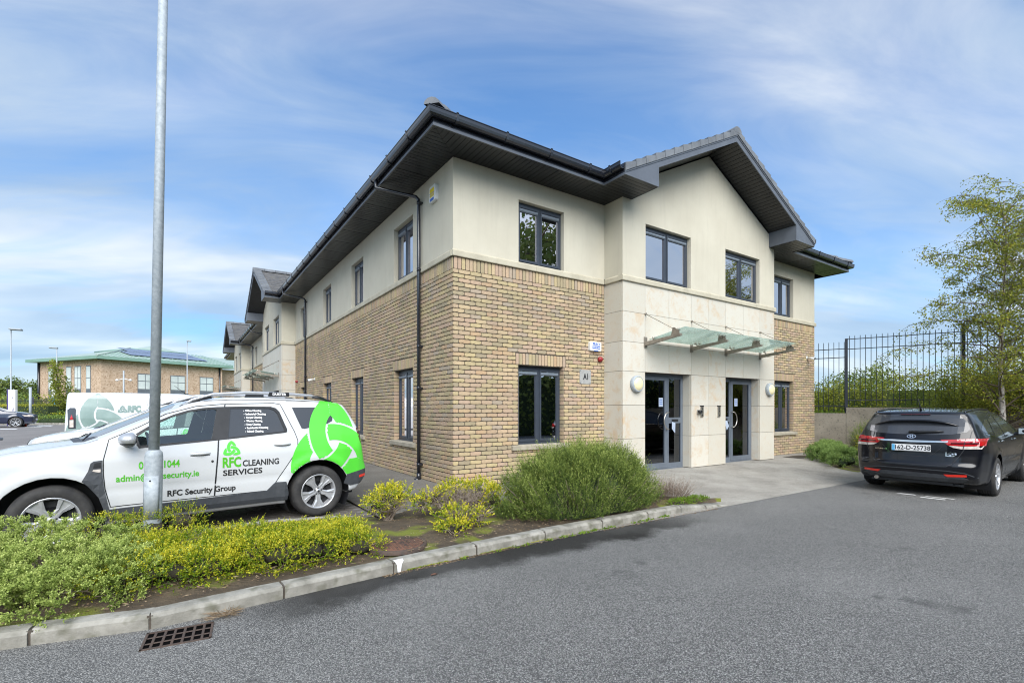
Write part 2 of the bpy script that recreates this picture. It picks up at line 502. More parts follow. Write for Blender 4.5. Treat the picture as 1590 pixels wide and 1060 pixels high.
def canopy_glass():
    m, g = new_mat('canopy_glass')
    tc = g.n('ShaderNodeTexCoord').outputs['Object']
    d = g.ramp(g.noise(tc, 4.0, 5.0, 0.7), [(0.4, 0.12), (0.75, 0.38)])
    tr = g.n('ShaderNodeBsdfTransparent', ins={'Color': (0.97, 0.99, 0.98, 1)}).outputs[0]
    gl = g.n('ShaderNodeBsdfGlossy', ins={'Color': (0.9, 1, 0.97, 1), 'Roughness': 0.03}).outputs[0]
    fr = g.n('ShaderNodeFresnel', ins={'IOR': 1.5}).outputs[0]
    a = g.n('ShaderNodeMixShader', ins={0: g.math('MULTIPLY', fr, 1.3, clamp=True), 1: tr, 2: gl}).outputs[0]
    df = g.n('ShaderNodeBsdfTranslucent', ins={'Color': (0.80, 0.90, 0.83, 1)}).outputs[0]
    finish(g, g.n('ShaderNodeMixShader', ins={0: d, 1: a, 2: df}).outputs[0])
    return m


M_canopy = canopy_glass()


def lamp_mat():
    m, g = new_mat('lamp_diffuser')
    p = g.n('ShaderNodeBsdfPrincipled', ins={'Base Color': (0.66, 0.60, 0.38, 1), 'Roughness': 0.3,
            'Emission Color': (1.0, 0.88, 0.5, 1), 'Emission Strength': 0.12})
    finish(g, p.outputs[0])
    return m


M_lamp = lamp_mat()


def leaf_mat(name, stops, trans=0.25, rough=0.55, clump=2.5, camt=0.35):
    m, g = new_mat(name)
    v = g.n('ShaderNodeAttribute', attribute_name='var').outputs['Fac']
    geo = g.n('ShaderNodeNewGeometry').outputs['Position']
    f_ = g.math('ADD', g.math('MULTIPLY', v, 1.0 - camt), g.math('MULTIPLY', g.ramp(g.noise(geo, clump, 3.0), [(0.3, 0.0), (0.7, 1.0)]), camt))
    col = g.ramp(f_, stops)
    p = g.n('ShaderNodeBsdfPrincipled', ins={'Base Color': col, 'Roughness': rough, 'Specular IOR Level': 0.3}).outputs[0]
    t = g.n('ShaderNodeBsdfTranslucent', ins={'Color': col}).outputs[0]
    finish(g, g.n('ShaderNodeMixShader', ins={0: trans, 1: p, 2: t}).outputs[0])
    return m


L_rose = leaf_mat('rosemary_leaf', [(0.0, (0.028, 0.055, 0.010)), (0.45, (0.105, 0.160, 0.030)), (0.78, (0.27, 0.34, 0.07)), (1.0, (0.52, 0.56, 0.17))], 0.25, 0.55, 3.0, 0.2)
L_juni = leaf_mat('juniper_leaf', [(0.0, (0.08, 0.13, 0.02)), (0.4, (0.28, 0.37, 0.08)), (0.75, (0.50, 0.58, 0.17)), (1.0, (0.68, 0.72, 0.30))], 0.25, 0.6, 2.2, 0.25)
L_gold = leaf_mat('golden_leaf', [(0.0, (0.055, 0.11, 0.008)), (0.32, (0.17, 0.27, 0.014)), (0.56, (0.46, 0.46, 0.03)), (1.0, (0.84, 0.70, 0.06))], 0.3, 0.45, 5.0, 0.35)
L_dark = leaf_mat('dark_juniper_leaf', [(0.0, (0.05, 0.10, 0.02)), (0.5, (0.17, 0.27, 0.065)), (1.0, (0.36, 0.47, 0.14))], 0.2, 0.6, 2.5, 0.3)
L_birch = leaf_mat('birch_leaf', [(0.0, (0.11, 0.14, 0.02)), (0.5, (0.27, 0.31, 0.045)), (0.8, (0.44, 0.41, 0.05)), (1.0, (0.66, 0.47, 0.04))], 0.4, 0.5, 0.8, 0.25)
L_hedge = leaf_mat('hedge_leaf', [(0.0, (0.09, 0.12, 0.02)), (0.5, (0.25, 0.29, 0.04)), (0.8, (0.48, 0.44, 0.05)), (1.0, (0.62, 0.48, 0.06))], 0.3, 0.6, 0.7, 0.4)
L_tree = leaf_mat('tree_leaf', [(0.0, (0.04, 0.07, 0.015)), (0.5, (0.12, 0.17, 0.04)), (1.0, (0.28, 0.31, 0.09))], 0.3, 0.6, 0.35, 0.4)
L_heath = leaf_mat('heather_sprig', [(0.0, (0.16, 0.12, 0.085)), (0.5, (0.28, 0.215, 0.17)), (1.0, (0.40, 0.38, 0.33))], 0.1, 0.8)
L_weed = leaf_mat('weed_leaf', [(0.0, (0.07, 0.14, 0.015)), (1.0, (0.25, 0.38, 0.04))], 0.3, 0.6)
L_dry = leaf_mat('dry_litter', [(0.0, (0.10, 0.06, 0.035)), (0.6, (0.25, 0.18, 0.11)), (1.0, (0.42, 0.34, 0.24))], 0.1, 0.8)


def asphalt_mat():
    m, g = new_mat('asphalt')
    geo = g.n('ShaderNodeNewGeometry').outputs['Position']
    base = g.ramp(g.noise(geo, 0.7, 6.0, 0.6), [(0.3, (0.29, 0.284, 0.267)), (0.7, (0.365, 0.357, 0.334))])
    vo = g.n('ShaderNodeTexVoronoi', feature='F1', ins={'Vector': geo, 'Scale': 120.0, 'Randomness': 1.0})
    r1 = g.n('ShaderNodeSeparateColor', ins={0: vo.outputs['Color']}).outputs[0]
    chips = g.ramp(r1, [(0.0, (0.05, 0.05, 0.05)), (0.3, (0.15, 0.15, 0.147)), (0.65, (0.29, 0.29, 0.28)), (0.88, (0.42, 0.415, 0.40)), (1.0, (0.78, 0.76, 0.72))])
    gap = g.ramp(vo.outputs['Distance'], [(0.35, 0.0), (0.62, 0.85)])
    c = g.mix(0.42, base, chips)
    c = g.mix(gap, c, (0.06, 0.06, 0.06))
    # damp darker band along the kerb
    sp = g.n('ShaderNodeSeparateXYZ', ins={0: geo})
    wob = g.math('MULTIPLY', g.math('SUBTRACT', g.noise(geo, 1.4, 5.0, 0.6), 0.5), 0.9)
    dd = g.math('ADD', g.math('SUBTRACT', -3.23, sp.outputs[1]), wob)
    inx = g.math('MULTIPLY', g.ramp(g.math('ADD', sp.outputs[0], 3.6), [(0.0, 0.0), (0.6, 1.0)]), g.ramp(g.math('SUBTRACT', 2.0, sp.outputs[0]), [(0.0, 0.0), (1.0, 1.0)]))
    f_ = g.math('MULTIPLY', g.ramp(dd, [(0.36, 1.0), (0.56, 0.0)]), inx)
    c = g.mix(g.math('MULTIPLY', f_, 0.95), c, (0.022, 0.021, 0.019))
    trk = g.n('ShaderNodeMapping', ins={'Vector': geo, 'Scale': (0.10, 0.9, 1.0), 'Rotation': (0, 0, R(5))}).outputs[0]
    c = g.mix(g.ramp(g.noise(trk, 1.0, 3.0, 0.5), [(0.38, 0.0), (0.62, 0.14)]), c, (0.14, 0.14, 0.137))
    c = g.mix(g.ramp(g.noise(geo, 0.33, 5.0, 0.65), [(0.45, 0.0), (0.62, 0.16)]), c, (0.33, 0.325, 0.31))
    st = g.noise(geo, 1.9, 4.0, 0.6)
    c = g.mix(g.ramp(st, [(0.655, 0.0), (0.72, 0.55)]), c, (0.07, 0.07, 0.07))
    h = g.math('SUBTRACT', 0.6, vo.outputs['Distance'])
    nm = g.n('ShaderNodeBump', ins={'Strength': 1.0, 'Distance': 0.006, 'Height': h}).outputs[0]
    finish(g, g.n('ShaderNodeBsdfPrincipled', ins={'Base Color': c, 'Roughness': 0.9, 'Normal': nm, 'Specular IOR Level': 0.15}).outputs[0])
    return m


M_asphalt = asphalt_mat()


def path_mat():
    m, g = new_mat('path_tarmac')
    geo = g.n('ShaderNodeNewGeometry').outputs['Position']
    c = g.ramp(g.noise(geo, 1.1, 7.0, 0.66), [(0.34, (0.20, 0.186, 0.16)), (0.5, (0.33, 0.31, 0.27)), (0.68, (0.46, 0.44, 0.39))])
    vo = g.n('ShaderNodeTexVoronoi', feature='F1', ins={'Vector': geo, 'Scale': 140.0})
    r1 = g.n('ShaderNodeSeparateColor', ins={0: vo.outputs['Color']}).outputs[0]
    c = g.mix(0.45, c, g.ramp(r1, [(0.0, (0.11, 0.10, 0.09)), (0.6, (0.32, 0.30, 0.27)), (1.0, (0.60, 0.57, 0.52))]))
    # the strip beside the left-hand facade is darker
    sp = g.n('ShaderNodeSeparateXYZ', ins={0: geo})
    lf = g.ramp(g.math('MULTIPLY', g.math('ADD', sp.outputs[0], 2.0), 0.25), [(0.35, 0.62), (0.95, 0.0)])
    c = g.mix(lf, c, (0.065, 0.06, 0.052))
    nm = g.n('ShaderNodeBump', ins={'Strength': 1.0, 'Distance': 0.004, 'Height': vo.outputs['Distance']}).outputs[0]
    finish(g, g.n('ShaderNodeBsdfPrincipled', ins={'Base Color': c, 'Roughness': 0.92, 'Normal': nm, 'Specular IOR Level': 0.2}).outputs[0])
    return m


M_path = path_mat()
M_paver = pm('paver', (0.135, 0.12, 0.105), (0.085, 0.077, 0.07), 6, 0.9, bump=0.003, bscale=90)
M_carpark = pm('car_park_tarmac', (0.17, 0.158, 0.152), (0.22, 0.205, 0.195), 0.5, 0.9, speck=(0.33, 0.31, 0.29), speck_scale=40)
M_soil = pm('soil', (0.105, 0.078, 0.048), (0.060, 0.045, 0.03), 5, 0.95, bump=0.03, bscale=18, speck=(0.15, 0.17, 0.02), speck_scale=2.6, speck_amt=(0.52, 0.64))
M_grass = pm('grass_ground', (0.10, 0.15, 0.03), (0.14, 0.17, 0.05), 0.6, 0.95)
M_field = pm('field', (0.10, 0.105, 0.06), (0.085, 0.09, 0.055), 0.1, 0.95)

M_pit = pm('dark_pit', (0.004, 0.004, 0.004), (0.006, 0.006, 0.006), 5, 1.0, spec=0.0)

# ================================================================== GROUND
def smooth(t):
    t = min(1, max(0, t))
    return t * t * (3 - 2 * t)


def sheet(name, x0, x1, y0, y1, nx, ny, hf, mat, kind='structure', keep=None):
    xs = np.linspace(x0, x1, nx + 1); ys = np.linspace(y0, y1, ny + 1)
    vs = [(x, y, hf(x, y)) for y in ys for x in xs]
    fs = []
    for j in range(ny):
        for i in range(nx):
            cxm, cym = (xs[i] + xs[i + 1]) / 2, (ys[j] + ys[j + 1]) / 2
            if keep and not keep(cxm, cym): continue
            a = j * (nx + 1) + i
            fs.append((a, a + 1, a + nx + 2, a + nx + 1))
    me = bpy.data.meshes.new(name)
    me.from_pydata(vs, [], fs)
    b = bmesh.new(); b.from_mesh(me)
    bmesh.ops.delete(b, geom=[v for v in b.verts if not v.link_faces], context='VERTS')
    for f_ in b.faces: f_.smooth = True
    b.to_mesh(me); b.free()
    return setp(link(name, me, mat), kind=kind)


def gz(x, y):
    """height of the car park and everything beyond it on the left"""
    d = math.hypot(x + 3.8, y + 7.5)
    return -0.12 + 0.24 * smooth((d - 13) / 24.0)


sheet('ground', -500, 700, -400, 900, 6, 6, lambda x, y: -0.45, M_field)
road = sheet('road', -45, 60, -40, -3.19, 2, 2, lambda x, y: -0.10, M_asphalt)
sheet('road', 2.9, 60, -3.19, -2.4, 1, 1, lambda x, y: -0.104, M_asphalt)
sheet('car_park', -70, -1.6, -0.85, 48, 60, 50, lambda x, y: gz(x, y) - 0.006, M_carpark)
sheet('ground', -120, 60, 48, 160, 10, 6, lambda x, y: 0.10, M_grass)


def zpath(x, y):
    a = max(0.0, -x / 1.66) if x < 0 else 0.0
    b_ = smooth((-y - 0.55) / 2.7) if y < 0 else 0.0
    return -0.098 * min(1, max(a, b_)) + 0.002


sheet('path', -1.65, 14.0, -3.262, 0.1, 60, 20, zpath, M_path)
sheet('path', -1.65, 0.05, 0.1, 44, 6, 60, zpath, M_path)
# parking bay of dark block pavers, the nearest rows laid one by one
pv = setp(sheet('parking_bay', -8.5, -1.66, -1.6, 5.0, 1, 1, lambda x, y: -0.135, M_mortar), kind='structure')
b = MB(); b.bbox(-0.098, 0.098, -0.048, 0.048, -0.03, 0.0, 0.004)
pme = b.build('paver', M_paver, pv).data
bpy.data.objects.remove(bpy.data.objects['paver'])
cnt = 0
stuffp = MB()
for j in range(-16, 48):
    for i in range(0, 34):
        x = -1.77 - i * 0.203 - (0.1 if j % 2 else 0); y = j * 0.103 + 0.05
        if y < -1.5 or x < -8.4: continue
        vis = x > -3.1 and y < 0.9
        if vis and cnt < 200:
            o = link('paver', pme, None, pv, (x, y, -0.12 + rng.uniform(-0.003, 0.002)))
            o.rotation_euler = (rng.uniform(-.01, .01), rng.uniform(-.01, .01), rng.uniform(-.01, .01))
            cnt += 1
        else:
            z = -0.12 + rng.uniform(-0.003, 0.002)
            stuffp.add([(x - .098, y - .048, z), (x + .098, y - .048, z), (x + .098, y + .048, z), (x - .098, y + .048, z)], [(0, 1, 2, 3)])
setp(stuffp.build('paver', M_paver, pv), kind='stuff')
# edging line between path and pavers
b = MB(); b.box(-1.665, -1.645, -1.2, 12, -0.10, -0.0965)
setp(b.build('path_joint', M_mortar), kind='structure')
b = MB()
for y in (0.35, 3.2, 6.0): b.box(-1.645, 0.0, y, y + .014, -0.1, -0.099)

# ------------------------------------------------------------------ kerbs
KF = [(-9.0, -3.05), (-7.2, -3.12), (-6.2, -3.17), (-5.3, -3.24), (-4.62, -3.36), (-4.02, -3.50), (-3.2, -3.42), (-2.30, -3.335), (-1.42, -3.27), (-0.52, -3.215), (0.38, -3.19),
      (1.22, -3.17), (1.92, -3.16), (2.45, -3.19), (2.95, -3.24)]
KT = [0, 0, 0, 0, 0, 0, 0, 0, 0, 0, 0, 0, -0.005, -0.05, -0.085]


def kerb_run(name, pts, tops, base, flip=1, width=0.125, sub=1):
    root = empty(name, (pts[0][0], pts[0][1], base), label=None)
    root['kind'] = 'structure'
    L0 = Vector((pts[0][0], pts[0][1], base))
    for i in range(len(pts) - 1):
        a, c = Vector(pts[i]), Vector(pts[i + 1])
        d = (c - a); ln = d.length; d.normalize()
        nrm = Vector((-d.y, d.x)) * flip
        g_ = 0.008
        b = MB()
        jit = rng.uniform(-.006, .006)
        nseg = 5
        rings = []
        for k in range(nseg + 1):
            t = g_ + (ln - 2 * g_) * k / nseg
            tf = t / ln
            top = tops[i] * (1 - tf) + tops[i + 1] * tf
            w = rng.uniform(-.002, .002)
            p = a + d * t + nrm * jit
            prof = [(0, base - .05), (0 + w, top - 0.028 + w), (0.022 + w, top - 0.004), (0.045, top + w), (width, top + rng.uniform(-.002, .002)), (width, base - .05)]
            ring = []
            for o_, z in prof:
                q = p + nrm * o_
                ring.append((q.x - L0.x, q.y - L0.y, z - L0.z))
            rings.append(ring)
        vs = [p for r_ in rings for p in r_]
        fs = []
        for k in range(nseg):
            for m in range(5):
                fs.append((k * 6 + m, k * 6 + m + 1, (k + 1) * 6 + m + 1, (k + 1) * 6 + m))
        fs.append((5, 4, 3, 2, 1, 0)); e = nseg * 6
        fs.append((e, e + 1, e + 2, e + 3, e + 4, e + 5))
        b.add(vs, fs)
        b.build('kerb_stone', M_kerb, root)
    # mortar in the joints
    b = MB()
    for i in range(1, len(pts) - 1):
        a, c = Vector(pts[i - 1]), Vector(pts[i + 1]); d = (c - a).normalized(); nrm = Vector((-d.y, d.x)) * flip
        p = Vector(pts[i]) + nrm * .008
        t = tops[i] - 0.012
        q0, q1, q2, q3 = p - d * .016, p + d * .016, p + d * .016 + nrm * .11, p - d * .016 + nrm * .11
        vs = [(q.x - L0.x, q.y - L0.y, z - L0.z) for z in (base - .05, t) for q in (q0, q1, q2, q3)]
        b.add(vs, [(4, 5, 6, 7), (0, 1, 5, 4), (1, 2, 6, 5), (2, 3, 7, 6), (3, 0, 4, 7)])
    b.build('mortar_joint', M_mortar, root)
    return root


kerb_run('kerb', KF, KT, -0.10)
KB = [(-8.2, -1.55), (-7.0, -1.40), (-5.9, -1.26), (-4.9, -1.12), (-3.9, -1.00), (-2.95, -0.86), (-2.1, -1.02), (-1.75, -1.30)]
kerb_run('kerb', KB, [0, 0, 0, 0, 0, 0, -.02, -.06], -0.12, flip=-1, width=0.10)
# a splash of white paint over one kerb stone
b = MB()
b.add([(-2.265, -3.337, -.098), (-2.235, -3.336, -.098), (-2.225, -3.336, -.03), (-2.205, -3.325, -.005), (-2.20, -3.29, .004), (-2.29, -3.295, .004), (-2.285, -3.33, -.005), (-2.272, -3.338, -.03)],
      [(0, 1, 2, 7), (7, 2, 3, 6), (6, 3, 4, 5)])
setp(b.build('paint_splash', M_whitetxt), 'small white paint drip running over a kerb stone in front of the round cover', 'paint mark')


# ------------------------------------------------------------------ planting bed
def interp(pts, x):
    if x <= pts[0][0]: return pts[0][1]
    for (a, ya), (c, yc) in zip(pts, pts[1:]):
        if x <= c: return ya + (yc - ya) * (x - a) / (c - a)
    return pts[-1][1]


bed_back = [(p[0], p[1] - 0.10) for p in KB[:-1]] + [(-1.70, -1.38), (-1.3, -1.18), (0.2, -1.12), (1.3, -1.45), (2.0, -2.1), (2.6, -2.85), (2.95, -3.13)]


def soil_z(x, y):
    return 0.0 + 0.012 * math.sin(x * 3.1 + y * 2) - 0.035 * smooth((x - 1.6) / 1.3)


vs, fs = [], []
NX, NY = 150, 12
for i in range(NX + 1):
    x = -9 + (2.93 + 9) * i / NX
    yf = interp(KF, x) + 0.118; yb = max(interp(bed_back, x), yf + 0.01)
    for j in range(NY + 1):
        y = yf + (yb - yf) * j / NY
        e = min(j, NY - j) / NY * 2
        vs.append((x, y, soil_z(x, y) - 0.03 + 0.055 * smooth(e * 1.5) + rng.uniform(-.006, .006)))
for i in range(NX):
    for j in range(NY):
        a = i * (NY + 1) + j
        fs.append((a, a + NY + 1, a + NY + 2, a + 1))
me = bpy.data.meshes.new('planting_bed'); me.from_pydata(vs, [], fs)
for p in me.polygons: p.use_smooth = True
setp(link('planting_bed', me, M_soil), kind='structure')
vs, fs = [], []
for i in range(31):
    x = 8.75 + 5.3 * i / 30
    for j in range(9):
        ya = -2.75 + 0.06 * (x - 8.75) - 0.9 * smooth((x - 11) / 3); yb = interp([(8.75, -2.2), (9.3, -1.75), (10.5, -1.1), (11.6, -.55), (14, -.5)], x)
        y = ya + (yb - ya) * j / 8
        vs.append((x, y, -0.09 + 0.09 * math.sin(math.pi * j / 8) ** .6 * min(1, i / 6)))
for i in range(30):
    for j in range(8):
        a = i * 9 + j; fs.append((a, a + 9, a + 10, a + 1))
me = bpy.data.meshes.new('planting_bed'); me.from_pydata(vs, [], fs)
setp(link('planting_bed', me, M_soil), kind='structure')

# road markings: worn strokes behind the black car, bay lines far left
b = MB()
for q in ([(6.16, -4.27), (6.28, -4.31), (6.30, -4.47), (6.25, -4.53), (6.20, -4.52), (6.19, -4.42)],
          [(6.05, -4.63), (6.13, -4.63), (6.14, -4.94), (6.06, -4.95)], [(6.23, -4.64), (6.29, -4.66), (6.31, -5.02), (6.25, -5.0)]):
    b.add([(x + .12, y + .04, -0.096) for x, y in q], [tuple(range(len(q)))])
setp(b.build('road_marking', M_roadpaint), kind='structure')


# ================================================================== OFFICE BUILDING
bld = empty('office_building', (0, 0, 0), 0, 'two storey buff brick and cream render office block with dark overhanging eaves', 'office building')
FF = Fr((0, 0), (1, 0), (0, -1))       # front
FL = Fr((0, 0), (0, 1), (-1, 0))       # long side on the left
WB = 0.53                              # how far the bays stand forward
SOF = 5.65
PITCH = 0.494

GW = (0.675, 2.168)                    # ground floor window heights
UW = (4.085, 5.25)


def wall(fr, u0, u1, z0, z1, holes, w=0.0, depth=0.14, name='wall', mat=None, top=None):
    us = sorted({u0, u1, *[h[0] for h in holes], *[h[1] for h in holes]})
    zs = sorted({z0, z1, *[h[2] for h in holes], *[h[3] for h in holes]})
    us = [u for u in us if u0 <= u <= u1]; zs = [z for z in zs if z0 <= z <= z1]
    b = MB()
    for a, c in zip(us, us[1:]):
        for d, e in zip(zs, zs[1:]):
            mu, mz = (a + c) / 2, (d + e) / 2
            if any(h[0] < mu < h[1] and h[2] < mz < h[3] for h in holes): continue
            b.quad(fr.P(a, d, w), fr.P(c, d, w), fr.P(c, e, w), fr.P(a, e, w))
    for h in holes:
        a, c, d, e = h
        i = w - depth
        b.quad(fr.P(a, d, w), fr.P(a, d, i), fr.P(a, e, i), fr.P(a, e, w))
        b.quad(fr.P(c, d, w), fr.P(c, d, i), fr.P(c, e, i), fr.P(c, e, w))
        b.quad(fr.P(a, e, w), fr.P(c, e, w), fr.P(c, e, i), fr.P(a, e, i))
        b.quad(fr.P(a, d, w), fr.P(c, d, w), fr.P(c, d, i), fr.P(a, d, i))
    # inner leaf so no light comes through
    return b.build(name, mat, bld)


# one worn brick face: slightly irregular outline, shared by a few variants
def brick_mesh(L, H, seed, T=0.013):
    r_ = random.Random(seed)
    nx = 6
    top = [H / 2 + r_.uniform(-.002, .0015) for _ in range(nx + 1)]
    bot = [-H / 2 + r_.uniform(-.0015, .002) + (r_.random() < .22) * r_.uniform(.002, .009) for _ in range(nx + 1)]
    xs = [-L / 2 + L * i / nx for i in range(nx + 1)]
    xs[0] += r_.uniform(0, .003); xs[-1] -= r_.uniform(0, .003)
    top[0] -= .004; top[-1] -= .004; bot[0] += .005 + r_.random() * .006; bot[-1] += .005 + r_.random() * .006
    w = [T + r_.uniform(-.0015, .0015) for _ in range(nx + 1)]
    vs, fs = [], []
    for i in range(nx + 1):
        vs += [(xs[i], 0, bot[i]), (xs[i], w[i] - .003, bot[i]), (xs[i], w[i], bot[i] + .005), (xs[i], w[i], top[i] - .005), (xs[i], w[i] - .003, top[i]), (xs[i], 0, top[i])]
    for i in range(nx):
        for k in range(5):
            a = i * 6 + k
            fs.append((a, a + 1, a + 7, a + 6))
    fs.append((0, 5, 4, 3, 2, 1)); e = nx * 6; fs.append((e, e + 1, e + 2, e + 3, e + 4, e + 5))
    return vs, fs


BV = {k: [brick_mesh(l, h, 50 + i + 17 * j) for i in range(7)] for j, (k, l, h) in enumerate((('s', .215, .064), ('h', .1025, .064), ('q', .158, .064), ('v', .064, .205), ('t', .05, .064)))}
BME = {}
for k, lst in BV.items():
    BME[k] = []
    for vs, fs in lst:
        me = bpy.data.meshes.new('brick'); me.from_pydata(vs, [], fs); me.materials.append(M_brick)
        BME[k].append(me)


def brick_wall(fr, u0, u1, holes, near=None, budget=300, corner=False, ucorner=None):
    """mortar wall plus every brick of it; the nearest ones as objects, the rest as one part"""
    body = wall(fr, u0, u1, 0.0, 3.96, [h for h in holes], 0.0, 0.13, 'brick_wall', M_mortar)
    body['label'] = 'buff brick ground floor wall with dark recessed joints'
    items = []
    for c in range(50):
        zc = 0.0375 + 0.075 * c
        odd = c % 2
        u = u0 + (0.0 if not corner else -0.012)
        first = True
        while u < u1 - 0.03:
            kind = 's'
            L = 0.215
            if first and odd:
                kind, L = 'h', 0.1025
            first = False
            a, e = u, min(u + L, u1)
            segs = [(a, e)]
            for h in holes:
                hz1 = h[3] + (0.222 if h[3] < 3 else 0)
                hu0, hu1 = (h[0], h[1]) if zc < h[3] else (h[0] - .052, h[1] + .052)
                if h[2] - 0.02 < zc < hz1:
                    ns = []
                    for s0, s1 in segs:
                        if s1 <= hu0 or s0 >= hu1: ns.append((s0, s1)); continue
                        if s0 < hu0: ns.append((s0, hu0 - .004))
                        if s1 > hu1: ns.append((hu1 + .004, s1))
                    segs = ns
            for s0, s1 in segs:
                if s1 - s0 > 0.02: items.append((s0, s1, zc, 0))
            u += L + 0.010
    # soldier courses: under the band and over the openings
    n = int((u1 - u0) / 0.075)
    st = (u1 - u0) / n
    for i in range(n):
        uc = u0 + (i + .5) * st
        items.append((uc, st, 3.853, 1))
    for h in holes:
        if h[3] > 3: continue
        n = int(round((h[1] - h[0] + .1) / 0.075)); st = (h[1] - h[0] + .1) / n
        for i in range(n):
            items.append((h[0] - .05 + (i + .5) * st, st, h[3] + .112, 1))
    if near:
        camv = Vector((-3.84, -7.48, 1.34))
        items.sort(key=lambda it: (Vector(fr.P(it[0], it[2], 0)) - camv).length)
    ang = math.atan2(fr.U[1], fr.U[0])
    rest = MB()
    # local x = along, y = outward
    for idx, it in enumerate(items):
        if it[3]:
            k, L0, u, L = 'v', .064, it[0], it[1] - .011
            sx = L / L0
        else:
            L = it[1] - it[0]; u = (it[0] + it[1]) / 2
            k = 's' if L > .185 else 'q' if L > .13 else 'h' if L > .075 else 't'
            L0 = {'s': .215, 'q': .158, 'h': .1025, 't': .05}[k]
            sx = L / L0
        vi = rng.randrange(7)
        pw = rng.uniform(-.0015, .0025); tz = rng.uniform(-.0012, .0012); ry = rng.gauss(0, .004)
        if idx < budget:
            o = link('brick', BME[k][vi], None, body)
            X = Vector((fr.U[0], fr.U[1], 0)); Y = Vector((fr.N[0], fr.N[1], 0)); Z = Vector((0, 0, 1))
            M = Matrix(((X.x * sx, Y.x, 0, 0), (X.y * sx, Y.y, 0, 0), (0, 0, 1, 0), (0, 0, 0, 1)))
            o.matrix_basis = Matrix.Translation(fr.P(u, it[2] + tz, pw)) @ M @ Matrix.Rotation(ry, 4, 'Y')
        else:
            vs, fs = BV[k][vi]
            rest.var = rng.random()
            rest.add([fr.P(u + x * sx, it[2] + tz + z + ry * x, pw + y) for x, y, z in vs], fs)
    if rest.v:
        r_ = rest.build('brick', M_brickA, body, var=True)
        r_['kind'] = 'stuff'
    # brick reveals at the openings
    rv = MB()
    for h in holes:
        if h[3] > 3: continue
        for c in range(9, 29):
            zc = .0375 + .075 * c
            for uu, sg in ((h[0], 1), (h[1], -1)):
                rv.var = rng.random()
                hh = .032
                a0 = -.10 if c % 2 else -.115
                p = [(uu - sg * .001, -.13), (uu + sg * .009, -.13), (uu + sg * .009, .008), (uu - sg * .001, .008)]
                vs = [fr.P(u_, zc + s_ * hh, w_) for s_ in (-1, 1) for u_, w_ in p]
                rv.add(vs, [(0, 1, 2, 3), (7, 6, 5, 4), (0, 4, 5, 1), (1, 5, 6, 2), (2, 6, 7, 3)])
    if rv.v:
        setp(rv.build('reveal_brick', M_brickA, body, var=True), kind='stuff')
    return body


def band(fr, u0, u1, w, joints=0.92, parent=None, z0=3.962, z1=4.082):
    """string course of chamfered stones"""
    root = parent
    n = max(1, round((u1 - u0) / joints)); st = (u1 - u0) / n
    for i in range(n):
        a, c = u0 + i * st + .002, u0 + (i + 1) * st - .002
        b = MB()
        pr = [(w - .09, z0), (w + .036, z0), (w + .040, z0 + .012), (w + .040, z1 - .03), (w + .012, z1), (w - .09, z1)]
        vs = [fr.P(u, z, ww) for u in (a, c) for ww, z in pr]
        fs = [(i_, (i_ + 1) % 6, 6 + (i_ + 1) % 6, 6 + i_) for i_ in range(6)] + [(5, 4, 3, 2, 1, 0), (6, 7, 8, 9, 10, 11)]
        b.add(vs, fs)
        b.build('band_stone', M_band, root)


